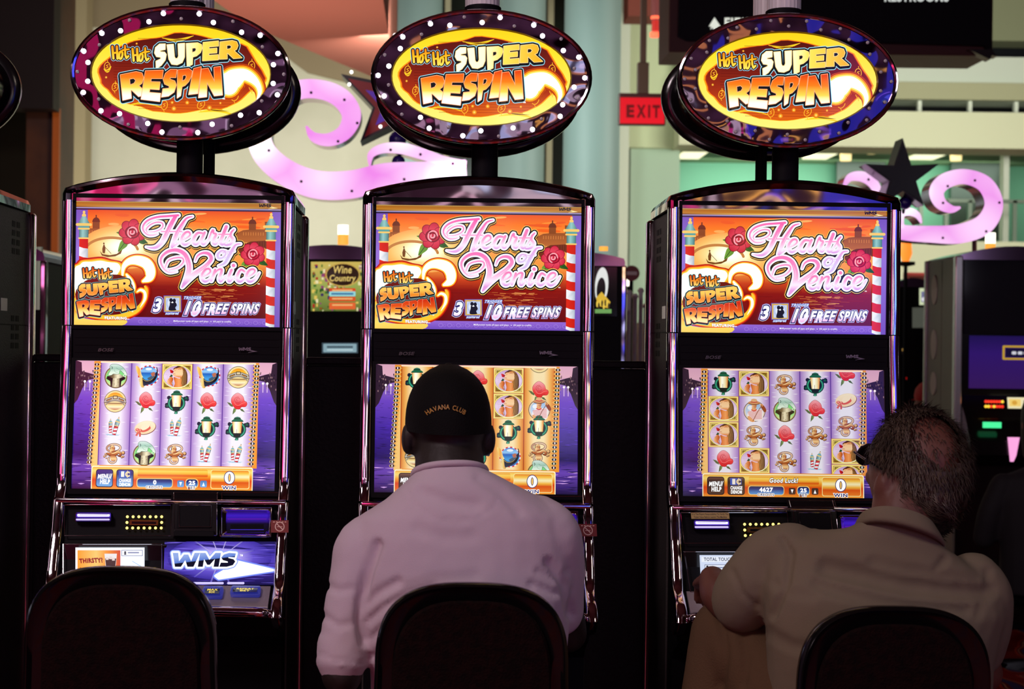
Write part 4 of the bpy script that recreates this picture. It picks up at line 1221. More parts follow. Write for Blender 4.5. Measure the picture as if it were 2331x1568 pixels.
def room():
    def flat(x0, y0, x1, y1, z0, z1):
        bm = bmesh.new()
        box(bm, (x0, y0, z0), (x1, y1, z1))
        return bm
    struct('floor', flat(XL, YF, XR, YB, -.1, 0), carpet_mat())
    struct('ceiling', flat(XL, YF, XR, YB, ZC, ZC + .1), mat('ceiling_paint', S(95, 40, 32), .8))
    struct('wall_left', flat(XL - .1, YF, XL, YB, 0, ZC), mat('wall_dark_paint', S(40, 30, 24), .8))
    struct('wall_right', flat(XR, YF, XR + .1, YB, 0, ZC), mat('wall_dark_paint'))
    struct('wall_front', flat(XL, YF - .1, XR, YF, 0, ZC), mat('wall_plum_paint', S(150, 110, 135), .8))
    struct('wall_back', flat(XL, YB, XR, YB + .1, 0, ZC), mat('wall_green_glass_paint', S(95, 150, 125), .5))
    cream = mat('cream_plaster', S(215, 213, 190), .8, tint=(1.5, S(205, 204, 180)))

    def slab(name, x0, y0, x1, y1, Y, dep, m, z0=None, z1=None):
        """A block whose face fills this rectangle of the view at depth Y."""
        a, b = W((x0), (y0 + y1) / 2, Y), W((x1), (y0 + y1) / 2, Y)
        t, u = W((x0 + x1) / 2, y0, Y), W((x0 + x1) / 2, y1, Y)
        bm = bmesh.new()
        box(bm, (a.x, Y, u.z if z0 is None else z0), (b.x, Y + dep, t.z if z1 is None else z1))
        return struct(name, bm, m)
    # left: wood-clad pillar with its shaded top and lit edge painted, dark recess, plaster wall with a pilaster
    slab('wall_plaster', 120, 0, 905, 900, 13.0, .3, cream, 0, ZC)
    slab('trim_1', 128, 0, 192, 900, 12.2, .3, mat('pilaster_beige', S(160, 145, 110), .8), 0, ZC)
    slab('trim_2', 58, 0, 132, 900, 8.0, .5, mat('orange_wood', S(105, 58, 22), .5, bump=(20, .1), tint=(2.2, S(70, 36, 12))), 0, ZC)
    slab('trim_20', 116, 246, 131, 900, 7.95, .05, mat('orange_lit_edge', S(215, 110, 25), .5), 0)  # the pillar's lit edge, painted as a brighter strip
    slab('trim_3', -180, 0, 122, 245, 7.7, .2, mat('wood_top_shade', S(28, 16, 10), .6), None, ZC)  # dark block standing in for the shade on the pillar's top
    slab('trim_4', -180, 0, 62, 900, 9.0, .3, mat('recess_olive', S(52, 46, 26), .8), 0, ZC)
    # salmon soffit overhead, its far edge running off to the right; shade on the wall beyond painted as a tan band
    zb = 3.5
    def under(px, py):
        d = (zb - EYE) * FPX / (VPY - py + (px - VPX) * math.sin(ROLL))
        p = W(px, py, d - DIST)
        return (p.x, p.y)
    a, b, c = under(488, 2), under(571, 60), under(903, 198)
    bm = bmesh.new()
    prism(bm, [(a[0], 2.0), a, b, c, (c[0], 2.0)], zb, ZC, axis='z')
    struct('ceiling_bulkhead', bm, mat('salmon_paint', S(190, 105, 85), .8))
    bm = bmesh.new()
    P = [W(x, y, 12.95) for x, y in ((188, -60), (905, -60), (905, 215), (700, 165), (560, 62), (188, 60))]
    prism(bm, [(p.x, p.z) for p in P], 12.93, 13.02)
    struct('trim_21', bm, mat('tan_wall_shade', S(150, 134, 104), .8))  # tan colour holds the shade below the soffit, plain wall otherwise
    # glazed dark front with pale mullions between the columns
    slab('window_1', 905, 0, 1290, 900, 13.2, .1, mat('dark_glazing', S(28, 34, 28), .2), 0, ZC)
    for i, x in enumerate((1008, 1120, 1243)):
        slab('trim_%d' % (5 + i), x, 0, x + 13, 900, 13.0, .15, mat('pale_mullion', S(165, 160, 130), .7), 0, ZC)
    col_m = mat('column_paint', S(128, 150, 146), .55)
    for i, (x0, x1, Y) in enumerate(((897, 1004, 10.5), (1132, 1240, 10.5), (1283, 1412, 9.0))):
        p, q = W(x0, 300, Y), W(x1, 300, Y)
        bm = bmesh.new()
        r = (q.x - p.x) / 2
        lathe(bm, [(r, 0), (r, ZC)], ((p.x + q.x) / 2, Y + r * .2, 0), 40)
        struct('column_%d' % (i + 1), bm, col_m, True).data.set_sharp_from_angle(angle=.8)
    # right: storeys of pale bands, rails and a lit green gallery
    green = mat('gallery_green', S(105, 165, 135), .6)
    slab('trim_8', 1410, 0, 1432, 640, 12.4, .3, mat('white_trim', S(200, 205, 185), .7), 0, ZC)
    slab('wall_cream', 1428, 30, 1552, 336, 12.8, .3, mat('cream_green_plaster', S(205, 215, 175), .8), None, ZC)
    slab('door_1', 1434, 336, 1546, 640, 12.9, .2, mat('pale_green_door', S(175, 200, 175), .6), 0)
    slab('beam_1', 1430, -40, 1560, 37, 11.5, .4, mat('beam_red_brown', S(120, 50, 35), .7), None, ZC)
    band = mat('balcony_band', S(215, 218, 185), .8)
    slab('wall_band_upper', 1546, 128, 2700, 226, 12.6, .5, mat('balcony_white', S(205, 215, 200), .8))
    slab('trim_22', 1546, 187, 2700, 226, 12.55, .05, mat('olive_band', S(172, 172, 138), .8))
    slab('wall_band_middle', 1546, 254, 2700, 336, 12.4, .6, band)
    slab('wall_band_lower', 1546, 548, 2700, 900, 12.6, .5, band, 0)
    slab('wall_gallery', 1546, 330, 2700, 560, 14.6, .2, green)
    slab('ceiling_gallery', 1546, 320, 2700, 334, 12.9, 1.8, mat('gallery_soffit', S(130, 150, 110), .7))
    slab('wall_recess', 1546, -20, 2700, 260, 14.0, .2, mat('recess_dark', S(30, 34, 42), .4), None, ZC)
    slab('wall_top', 2240, -60, 2700, 95, 12.8, .4, mat('balcony_olive', S(130, 135, 105), .8), None, ZC)
    for i, (x0, x1, y0, y1, Y, mm) in enumerate(((1905, 2015, 362, 470, 14.3, 'gallery_dark'), (2165, 2282, 362, 545, 14.3, 'gallery_dark'))):
        slab('window_%d' % (2 + i), x0, y0, x1, y1, Y, .08, mat('gallery_dark', S(36, 46, 36), .3))
    wt = mat('white_post', S(225, 230, 215), .5)
    for i, x in enumerate((1985, 2090, 2205, 2310)):
        slab('trim_%d' % (9 + i), x, 226, x + 8, 256, 12.7, .06, wt)
    slab('trim_13', 2284, 340, 2297, 552, 13.3, .12, wt)
    gr = mat('rail_grey', S(125, 140, 125), .4, .5)
    for i, x in enumerate((2092, 2150, 2204, 2306)):
        slab('trim_%d' % (14 + i), x, 456, x + 9, 556, 12.65, .05, gr)
    slab('trim_18', 1560, 452, 2700, 460, 12.65, .05, gr)
    lit = mat('gallery_lamp', (1, 1, .8), .5, emit=S(255, 250, 205), power=1.3)
    for x0, x1, y0, y1 in ((2078, 2142, 348, 357), (1553, 1600, 346, 355), (1840, 1895, 346, 356)):
        p, q = W(x0, y0, 13.6), W(x1, y1, 13.6)
        bm = bmesh.new()
        zt = W(2000, 334, 12.9).z
        box(bm, (p.x, 13.2, q.z), (q.x, 13.9, zt + .0))
        tag(obj('gallery_light', bm, lit), 'flat lit ceiling panel under the pale balcony, ' + {2078: 'beside the black star', 1553: 'left of the sign post of dark bulbs', 1840: 'right of the sign post of dark bulbs'}[x0], 'ceiling light')
    warm = mat('downlight_glow', (1, .9, .6), .5, emit=S(255, 225, 150), power=1.2)
    for i, (x, y) in enumerate(((1985, 350), (2240, 349), (1925, 366), (2176, 366))):
        p = W(x, y, 13.3)
        bm = bmesh.new()
        lathe(bm, [(.055, p.z), (.06, W(2000, 333, 12.9).z)], (p.x, p.y, 0), 14)
        tag(obj('downlight', bm, warm), ('small warm downlight just left of the top of the black star', 'small warm downlight near the far right gallery post', 'small warm downlight over the small pink curl', 'small warm downlight above the right pink scroll')[i], 'ceiling light')


room()


# ---------------------------------------------------------------- materials of the machines
M_BLACK = mat('black_gloss_plastic', (0.006, 0.005, 0.006), 0.18)
M_MATTE = mat('black_matte_plastic', (0.004, 0.0035, 0.005), 0.6, spec=0.1)
M_SMOKE = mat('smoked_chrome', (0.75, 0.66, 0.72), 0.07, 1.0, bump=(5, 0.25, 1, 0.03))
M_HOOD = mat('hood_lacquer', (0.22, 0.16, 0.19), 0.07, 1.0, bump=(6, 0.3, 1, 0.03))
M_CHROME = mat('chrome', (0.85, 0.83, 0.85), 0.07, 1.0, bump=(9, 0.25, 1, 0.02))
M_SIDE = mat('side_panel_grey', (0.045, 0.038, 0.036), 0.55, 0.2, bump=(300, 0.2))
M_RING = mat('sign_ring_lacquer', (0.13, 0.09, 0.13), 0.05, 1.0, bump=(9, 0.22, 1, 0.05))
M_BULB_ON = mat('bulb_lit', (1, 1, 1), 0.3, emit=(0.93, 0.93, 1.0), power=6.0)
M_BULB_OFF = mat('bulb_unlit', (0.45, 0.43, 0.45), 0.2, spec=0.8)
M_LENS = mat('ribbed_lens', (0.75, 0.72, 0.74), 0.25)
M_ART = art_mat('screen_picture', 1.0, 0.08)
M_ART_SIGN = art_mat('lit_sign_face', 1.15, 0.06)
M_PRINT = print_mat('printed_picture')


def prof(z):
    """How far the front of a machine lies behind (+) or before (-) the upper screen's plane at height z."""
    P = ((2.2, 0), (1.49, 0), (1.407, -.006), (1.113, -.036), (1.098, -.046), (1.085, -.062), (1.005, -.086), (.99, -.096), (.908, -.130), (.873, -.190), (.85, -.20), (.8, -.16), (.76, -.06), (0, -.06))
    for (a, ya), (b, yb) in zip(P, P[1:]):
        if z >= b:
            return ya + (yb - ya) * (a - z) / (a - b)
    return -.06


MX = [-0.5985, 0.0935, 0.7985, -1.29]                     # centres of the machines


def pl(px, py, out=0.0):
    """A point on the front of the first machine, in its own coordinates, under this pixel."""
    y = -.05
    for _ in range(12):
        p = W(px, py, y)
        y = prof(p.z) - out
    return Vector((p.x - MX[0], y, p.z))


def face_art(name, parent, quad, w, h, draw, m=None, out=0.0015, cache=None):
    """A flat picture of w x h units on a quad of points TL, TR, BR, BL."""
    a = Art(lambda x, y: (x, y), 1.0)
    a.clip = (0, 0, w, h)
    draw(a)
    tl, tr, br, bl = [Vector(q) for q in quad]
    n = (tr - tl).cross(bl - tl).normalized()
    if n.y > 0:
        n = -n
    c = (tl + tr + br + bl) / 4
    V = []
    for x, k, y in a.V:
        u, v = x / w, y / h
        p = (tl * (1 - u) + tr * u) * (1 - v) + (bl * (1 - u) + br * u) * v
        V.append(tuple(p - c + n * (out - k * 2.0e-5)))
    a.V = V
    o = link(name, a.mesh(name, m or M_ART), parent, c)
    return o


_CACHE = {}


def cached(key, build):
    if key not in _CACHE:
        _CACHE[key] = build()
    return _CACHE[key]


def part(name, parent, build, m, smooth=True, ang=40, loc=(0, 0, 0), label=None, key=None):
    """A part whose mesh is built once and shared by all copies."""
    def mk():
        bm = bmesh.new()
        build(bm)
        return mesh_of(bm, name, m, smooth, ang)
    o = link(name, cached(key or name, mk), parent, loc)
    if label:
        o['label'] = label
    return o


def hood_outline(d=0.0):
    top = [(x, 1.842 - d - (1.842 - 1.812) * (abs(x) / .235) ** 1.9) for x in [-.235 + .47 * i / 16 for i in range(17)]]
    r = [(.268 - d - .012 + .0, 1.795)]
    pts = [(-.268 + d, 1.772), (-.268 + d, 1.79), (-.262 + d, 1.803 - d * .5)] + top + [(.262 - d, 1.803 - d * .5), (.268 - d, 1.79), (.268 - d, 1.772)]
    return pts


def b_hood(bm):
    rings = []
    for y, d in ((-.002, .022), (-.012, .010), (-.010, .004), (0, 0), (.05, 0), (.36, .004), (.375, .02)):
        rings.append([(x, y, z) for x, z in hood_outline(d)])
    loft(bm, rings)


def b_cabinet(bm):
    zs = [1.775, 1.49, 1.41, 1.26, 1.115, 1.095, 1.08, 1.0, .985, .908, .875, .85, .80, .765]
    pts = [(prof(z) + .012, z) for z in zs] + [(-.03, .74), (-.03, .0), (.40, .0), (.40, 1.775)]
    prism(bm, pts, -.252, .252, axis='x')


def b_trim(bm, sx, z0, z1, lip=False):
    zs = [z0 + (z1 - z0) * i / 14 for i in range(15)]
    path = [(prof(z), z) for z in zs]
    if lip:
        path += [(-.186, .842), (-.160, .826), (-.13, .818)]
    rings = []
    for i, (y, z) in enumerate(path):
        a = path[max(i - 1, 0)]
        b = path[min(i + 1, len(path) - 1)]
        dy, dz = b[0] - a[0], b[1] - a[1]
        l = math.hypot(dy, dz)
        ny, nz = dz / l, -dy / l
        if ny > 0:
            ny, nz = -ny, -nz
        ring = []
        for u, v in rrect(-.0135, -.024, .0135, .010, .009, 4):
            ring.append((sx * .2545 + u, y + ny * v, z + nz * v))
        rings.append(ring)
    loft(bm, rings)


def b_bezel(bm, x0, x1, z0, z1, ix0, ix1, iz0, iz1, dep=.012, y0=-.006):
    for a, b, c, d in ((x0, ix0, z0, z1), (ix1, x1, z0, z1), (ix0, ix1, iz1, z1), (ix0, ix1, z0, iz0)):
        box(bm, (a, y0, c), (b, y0 + dep, d))


TILT = math.atan2(.030, .294)


def make_machine(idx, label, lower_args, display, sticker):
    t = thing('slot_machine', label, 'slot machine', (MX[idx], 0, 0), 0, 'slot machines in the front row')
    part('cabinet', t, b_cabinet, M_MATTE, False)
    part('hood', t, b_hood, M_HOOD, True, 24)
    for s in (-1, 1):
        part('side_trim', t, lambda bm, s=s: b_trim(bm, s, 1.775, 1.487), M_SMOKE, key='trim_up%d' % s)
        part('side_trim', t, lambda bm, s=s: b_trim(bm, s, 1.484, 1.090), M_SMOKE, key='trim_mid%d' % s)
        part('side_trim', t, lambda bm, s=s: b_trim(bm, s, 1.087, .852, True), M_SMOKE, key='trim_low%d' % s)

        def side(bm, s=s):
            x0, x1 = sorted((s * .2525, s * .2585))
            box(bm, (x0, .035, .02), (x1, .365, 1.77), .002)
            for r in range(4):
                for c in range(2):
                    for zb in (1.66, 1.43):
                        xa, xb = sorted((s * .2580, s * .2592))
                        box(bm, (xa, .20 + c * .045, zb + r * .022), (xb, .23 + c * .045, zb + .014 + r * .022), mi=1)
            xa, xb = sorted((s * .2580, s * .2590))
            box(bm, (xa, .10, 1.52), (xb, .16, 1.55), mi=2)
            box(bm, (xa, .04, 1.486), (xb, .36, 1.489), mi=1)
        part('side_panel', t, side, [M_SIDE, M_MATTE, M_LENS], False, key='side%d' % s)
        part('rear_trim', t, lambda bm, s=s: box(bm, (min(s * .25, s * .272), .362, .02), (max(s * .25, s * .272), .402, 1.772), .009, seg=3), M_SMOKE, key='rear%d' % s)

    # upper screen with its frame
    part('screen_bezel', t, lambda bm: b_bezel(bm, -.243, .243, 1.478, 1.790, -.2365, .2365, 1.4873, 1.7807), M_MATTE, False, key='bez_up')

    def up():
        a = Art(lambda x, y: (x / 1994 * .473 - .2365, .14675 - y / 1248 * .2935))
        upper_picture(a)
        return a.mesh('upper_screen', M_ART)
    o = link('upper_screen', cached('upper_screen', up), t, (0, .002, 1.634))
    o['label'] = 'lit picture of a canal at sunset with pink script'

    # speaker strip
    def strip(bm):
        box(bm, (-.2405, -.003, 1.410), (.2405, .02, 1.4775), .002)
        for k in range(3):
            box(bm, (-.235, -.0042, 1.424 + k * .017), (.235, -.0025, 1.427 + k * .017))
    sp = part('speaker_strip', t, strip, M_MATTE, False)
    face_art('strip_logo', sp, [pl(542, 790), pl(588, 790), pl(588, 804), pl(542, 804)], 100, 30, lambda a: wing_logo(a, 2, 2, 98, 28, S(110, 100, 115), S(110, 100, 115)), M_PRINT, .006)
    face_art('strip_logo', sp, [pl(222, 791), pl(262, 791), pl(262, 802), pl(222, 802)], 100, 26, lambda a: a.text('BOSE', (4, 4, 96, 22), S(70, 62, 66), .03, .25), M_PRINT, .006)

    # reel screen, leaning back a little
    def b_low(bm):
        b_bezel(bm, -.2405, .2405, -.160, .152, -.2325, .2325, -.148, .146, .012, -.006)
    bz = part('screen_bezel', t, b_low, M_MATTE, False, loc=(0, prof(1.26), 1.26), key='bez_low')
    bz.rotation_euler = (-TILT, 0, 0)
    a = Art(lambda x, y: (x / 1835 * .470 - .235, .1475 - y / 1128 * .2955))
    lower_picture(a, **lower_args)
    o = link('reel_screen', a.mesh('reel_screen', M_ART), t, (0, prof(1.26) + .002, 1.26), (-TILT, 0, 0))
    o['label'] = 'lit screen of five reels, %s' % ('lilac' if lower_args.get('purple', True) else 'orange')

    # ledge and controls
    part('ledge', t, lambda bm: box(bm, (-.262, -.072, 1.083), (.262, -.03, 1.0945), .004, seg=3), M_SMOKE, True)

    def ctr(bm):
        for (x0, y0, x1, y1, o0, o1, mi) in ((394, 1120, 497, 1138, .006, .02, 1), (396, 1144, 494, 1219, -.01, .022, 1), (408, 1148, 480, 1200, .0, .0235, 0), (400, 1205, 490, 1217, .0, .030, 0)):
            p, q = pl(x0, y0), pl(x1, y1)
            r = [(x, prof(z) - d, z) for d in (o0, o1) for x, z in ((p.x, q.z), (q.x, q.z), (q.x, p.z), (p.x, p.z))]
            loft(bm, [r[:4], r[4:]], mi=mi)
    part('bill_box', t, ctr, [M_MATTE, M_BLACK], False)

    def slot(bm):
        for x0, y0, x1, y1, o0, mi in ((173, 1167, 251, 1187, .004, 0), (175, 1169, 249, 1180, .006, 1), (172, 1182, 249, 1185, .007, 1)):
            p, q = pl(x0, y0), pl(x1, y1)
            box(bm, (p.x, min(p.y, q.y) - o0, q.z), (q.x, max(p.y, q.y) + .01, p.z), mi=mi)
    M_VIO = mat('violet_slot_light', (.2, .1, .5), .4, emit=S(185, 170, 255), power=1.6)
    ts = part('ticket_slot', t, slot, [M_BLACK, M_BLACK], False, label='violet lit ticket slot')
    face_art('slot_glow', ts, [pl(171, 1165, .008), pl(254, 1165, .008), pl(254, 1188, .008), pl(171, 1188, .008)], 166, 46, lambda a: (a.rr(2, 2, 164, 44, 8, S(30, 12, 80)), a.rr(6, 5, 162, 26, 6, S(90, 55, 210)), a.rr(10, 9, 158, 22, 5, S(235, 228, 255, 1.3)), a.rect(20, 13, 148, 15, S(150, 120, 240)), a.rr(4, 31, 158, 39, 4, S(205, 190, 255, 1.2))), None, .001)

    def acc(bm):
        for x0, y0, x1, y1, o0, mi in ((296, 1183, 360, 1195, .004, 1), (301, 1186, 356, 1192, .0055, 0)):
            p, q = pl(x0, y0), pl(x1, y1)
            box(bm, (p.x, min(p.y, q.y) - o0, q.z), (q.x, max(p.y, q.y) + .01, p.z), mi=mi)
    ac = part('bill_slot', t, acc, [M_BLACK, mat('bronze_slot', (.25, .12, .03), .35, .8)], False)
    spots = [(290 + 13 * k, 1176) for k in range(7)] + [(289, 1189), (368, 1189)] + [(289 + 13 * k, 1201.6) for k in range(7)]
    M_AMB = mat('amber_lamp', (1, .7, .2), .3, emit=S(255, 225, 110), power=2.2)

    def lamp():
        bm = bmesh.new()
        bmesh.ops.create_uvsphere(bm, u_segments=10, v_segments=6, radius=.0032)
        return mesh_of(bm, 'indicator_lamp', M_AMB, True)
    for x, y in spots:
        link('indicator_lamp', cached('indicator_lamp', lamp), ac, pl(x, y, .001))

    def win(bm):
        p, q = pl(503, 1154), pl(618, 1222)
        p2, q2 = pl(516, 1163), pl(609, 1211)
        for d, (x0, z0, x1, z1), (x2, z2, x3, z3) in ((.0, (p.x, q.z, q.x, p.z), (p2.x, q2.z, q2.x, p2.z)),):
            rings = []
            for (a0, b0, a1, b1), o in (((x0, z0, x1, z1), -.004), ((x0, z0, x1, z1), .012), ((x0 + .004, z0 + .004, x1 - .004, z1 - .004), .016), ((x2, z2, x3, z3), .006), ((x2, z2, x3, z3), -.004)):
                rings.append([(x, prof(z) - o, z) for x, z in rrect(a0, b0, a1, b1, .006, 3)])
            loft(bm, rings, True, False)
    wn = part('meter_window', t, win, M_SMOKE, True, 30)
    face_art('window_glow', wn, [pl(515, 1162), pl(610, 1162), pl(610, 1212), pl(515, 1212)], 100, 54, lambda a: (a.rect(0, 0, 100, 54, G('y', (0, S(25, 10, 60)), (12, S(60, 25, 190)), (26, S(45, 15, 130)), (32, S(15, 6, 40)), (54, S(4, 3, 12)))), a.rect(10, 34, 90, 46, S(3, 2, 8)), a.rect(10, 46, 90, 48, S(60, 40, 170)), a.rect(3, 20, 97, 22, S(95, 20, 170))), None, .001)
    if sticker:
        st = face_art('warning_sticker', t, [pl(619, 1189), pl(659, 1189), pl(659, 1217), pl(619, 1217)], 80, 56, no_smoking, M_PRINT, .027)
        st['label'] = 'red no smoking sticker'

    # player display, logo panel, buttons
    def fr(bm):
        p, q = pl(142, 1236), pl(370, 1345)
        box(bm, (p.x, -.097, q.z), (q.x, -.085, p.z), .002)
    part('display_frame', t, fr, M_BLACK, False)
    face_art('player_display', t, [pl(173, 1246, .012), pl(330, 1246, .012), pl(330, 1312, -.006), pl(173, 1312, -.006)], 200, 84, display, None, .006)['label'] = 'small lit player display'
    def edges(bm):
        for x0, y0, x1, y1, o in ((397, 1145, 493, 1218, .0235), (408, 1149, 480, 1199, .025), (396, 1121, 495, 1137, .021), (147, 1149, 389, 1219, .003), (144, 1238, 368, 1330, .004), (505, 1121, 636, 1137, .004), (504, 1155, 617, 1221, .017)):
            P = [pl(x, y, o) for x, y in ((x0, y0), (x1, y0), (x1, y1), (x0, y1), (x0, y0))]
            for a_, b_ in zip(P, P[1:]):
                tube(bm, [a_, (a_ + b_) / 2, b_], .0011, 6)
    part('edge_trim', t, edges, M_CHROME)
    if idx == 2:
        nl = face_art('notice_label', t, [pl(169, 1150, .003), pl(256, 1150, .003), pl(256, 1164, .003), pl(169, 1164, .003)], 870, 140, lambda a: (a.rect(0, 0, 870, 140, S(185, 160, 95)), a.text('It Is The Players Responsibility To Verify The', (20, 15, 850, 65), S(20, 12, 5), .02), a.text('Ticket Value Before Leaving The Machine', (60, 78, 810, 128), S(20, 12, 5), .02)), M_PRINT, .002)
        nl['label'] = 'tan printed notice strip'
    if True:
        def panel():
            holder = face_art('logo_panel', t, [pl(375, 1233), pl(633, 1233), pl(627, 1332), pl(372, 1332)], 1300, 500, logo_picture, None, .002)
            return holder
        if 'logo_panel' in _CACHE:
            link('logo_panel', _CACHE['logo_panel'].data, t, _CACHE['logo_panel'].location)
        else:
            _CACHE['logo_panel'] = panel()

    def deck(bm):
        xs = (-.245, .245)
        zs = [(.909, .0), (.90, .0), (.885, .0), (.873, .0), (.862, .0), (.85, -.006)]
        rings = []
        for z, o in zs:
            rings.append([(-.235, prof(z) - .003, z), (.235, prof(z) - .003, z), (.235, prof(z) + .02, z - .004), (-.235, prof(z) + .02, z - .004)])
        loft(bm, rings)
    dk = part('button_deck', t, deck, mat('deck_grey', (.28, .24, .27), .35, .3), False)
    for (x0, y0, x1, y1), s in (((465, 1339, 506, 1364), ('MAX', 'BOX')), ((528, 1338, 592, 1360), ('REPEAT', 'BET')), ((310, 1337, 350, 1362), ('PLAY', '50')), ((385, 1338, 425, 1363), ('PLAY', '75'))):
        def btn(bm):
            p, q = pl(x0, y0), pl(x1, y1)
            rings = []
            for k, o in ((0, 0), (0, .012), (.004, .015)):
                rings.append([(x, prof(z) - .002 - o * .75, z + o * .6) for x, z in rrect(p.x + k, q.z + k, q.x - k, p.z - k, .004, 3)])
            loft(bm, rings)
        b = part('play_button', dk, btn, mat('button_clear_blue', (.05, .06, .2), .15, emit=S(50, 60, 190), power=.35), True, 35, key='btn%d' % x0)
        p, q = pl(x0, y0), pl(x1, y1)
        d = Vector((0, -.0135, .0092))
        face_art('button_legend', dk, [Vector((p.x + .006, p.y, p.z - .004)) + d, Vector((q.x - .006, p.y, p.z - .004)) + d, Vector((q.x - .006, q.y, q.z + .004)) + d, Vector((p.x + .006, q.y, q.z + .004)) + d], 100, 60,
                 lambda a: (a.rect(0, 0, 100, 60, S(25, 22, 40)), a.rect(0, 0, 100, 10, S(150, 160, 230)), a.text(s[0], (14, 16, 86, 34), S(250, 220, 70), .03), a.text(s[1], (30, 38, 70, 54), S(250, 220, 70), .03)), None, .001)

    def lip(bm):
        tube(bm, cr([(-.255, -.150, .845), (-.235, -.192, .857), (-.18, -.206, .862), (.18, -.206, .862), (.235, -.192, .857), (.255, -.150, .845)], 6), .012, 10)
    part('deck_lip', t, lip, M_SMOKE)
    return t


def no_smoking(a):
    a.rect(0, 0, 80, 56, S(130, 25, 20))
    a.rect(28, 28, 52, 31, S(235, 190, 170))
    a.ring(40, 29, 20, 20, 4, S(240, 205, 190), 0, 20)
    a.stroke([(26, 15), (54, 43)], 4, S(240, 205, 190))
    for k in range(5):
        a.rect(10 + k * 13, 6, 18 + k * 13, 10, S(235, 190, 170))


CH['W'] = ([(0, 0), (.2, 0), (.28, .6), (.42, .12), (.58, .12), (.72, .6), (.8, 0), (1, 0), (.84, 1), (.62, 1), (.5, .52), (.38, 1), (.16, 1)], [])
CH['M'] = ([(0, 0), (.26, 0), (.5, .5), (.74, 0), (1, 0), (1, 1), (.76, 1), (.76, .44), (.56, .86), (.44, .86), (.24, .44), (.24, 1), (0, 1)], [])


def heavy(a, ch, q, col, edge=0):
    def Q(p):
        u, v = p
        return tuple(q[0][i] * (1 - u) * (1 - v) + q[1][i] * u * (1 - v) + q[2][i] * u * v + q[3][i] * (1 - u) * v for i in (0, 1))
    if edge:
        a.stroke([Q(p) for p in CH[ch][0]], edge, col, True)
    a.poly([Q(p) for p in CH[ch][0]], col)


def logo_picture(a):
    a.rect(0, 0, 1300, 500, G('y', (0, S(25, 20, 75)), (120, S(60, 45, 160)), (260, S(85, 65, 190)), (400, S(45, 30, 120)), (500, S(20, 15, 70))))
    a.glow(640, 190, 600, 250, [(0, S(255, 255, 255, 1.3)), (.3, S(190, 175, 255)), (.65, S(100, 80, 205)), (1, S(60, 45, 160))])
    rnd = random.Random(2)
    for k in range(90):
        x, y = rnd.uniform(0, 1300), rnd.uniform(0, 500)
        f = math.exp(-((x - 640) / 420) ** 2 - ((y - 190) / 170) ** 2)
        if f < .45:
            a.stroke([(x - 110, y), (x, y + 1), (x + 110, y)], [1, rnd.uniform(4, 12), 1], S(*rnd.choice(((120, 100, 225), (35, 25, 95), (80, 60, 180)))), caps=False)
            a.lay -= 1
    a.lay += 1
    for k in range(12):
        t = k * PI / 6 + .2
        a.put([[(640, 190), (640 + 420 * math.cos(t), 190 + 300 * math.sin(t)), (640 + 420 * math.cos(t + .05), 190 + 300 * math.sin(t + .05))]], lambda x, y: S(225, 215, 255, 1.1) if (x, y) == (640, 190) else S(75, 60, 180))
        a.lay -= 1
    a.lay += 1
    wing = [(600, 395), (760, 300), (820, 225), (1260, 330), (640, 425)]
    for w, c in ((60, S(120, 140, 255)), (30, S(235, 240, 255, 1.2))):
        a.stroke(wing, w, c, True)
    a.poly(wing, S(255, 255, 255, 1.4))
    LT = (('W', 78, 400), ('M', 392, 640), ('S', 640, 822))
    for g, c in ((34, S(150, 175, 255)), (22, S(250, 252, 255, 1.25))):
        for ch, x0, x1 in LT:
            q = ((x0 + 20, 132), (x1 + 12, 132), (x1 - 8, 292), (x0, 292))
            heavy(a, ch, q, c, 2 * g)
    for ch, x0, x1 in LT:
        heavy(a, ch, ((x0 + 20, 132), (x1 + 12, 132), (x1 - 8, 292), (x0, 292)), G((.12, 1), (195, S(150, 175, 235)), (265, S(95, 130, 215)), (275, S(8, 10, 30)), (330, S(10, 12, 40))))
    a.text('TM', (872, 150, 905, 172), WHITE, .03)
    for x0, x1 in ((60, 300), (330, 700), (740, 940)):
        a.rr(x0, 466, x1, 492, 12, S(200, 190, 255, 1.2))


def display_thirsty(a):
    a.rect(0, 0, 200, 84, S(235, 240, 255, 1.15))
    a.rect(6, 8, 130, 84, G('x', (6, S(255, 160, 40)), (60, S(255, 205, 110)), (90, S(250, 150, 40)), (130, S(215, 60, 20))))
    a.text('THIRSTY?', ((10, 32), (78, 29), (80, 44), (12, 46)), S(150, 20, 10), .06)
    a.poly([(84, 18), (120, 18), (116, 62), (88, 62)], S(240, 235, 235))
    a.poly([(86, 32), (118, 32), (115, 58), (89, 58)], S(60, 12, 12))
    for x, y in ((92, 28), (102, 26), (110, 30)):
        a.rect(x - 4, y, x + 4, y + 8, S(235, 215, 210))
    a.text('TOTAL TOUCH', (12, 58, 76, 68), S(120, 40, 10), .0)
    a.rect(134, 8, 194, 24, S(250, 250, 255))
    a.stroke([(134, 8), (194, 8), (194, 24), (134, 24)], 1.5, S(120, 130, 170), True)
    a.ell(144, 14, 3, 3, S(30, 30, 60))
    a.rect(141, 17, 147, 21, S(30, 30, 60))
    a.rect(152, 13, 184, 17, S(150, 155, 190))
    a.stroke([(165, 40), (192, 56)], 1.5, S(150, 190, 235))


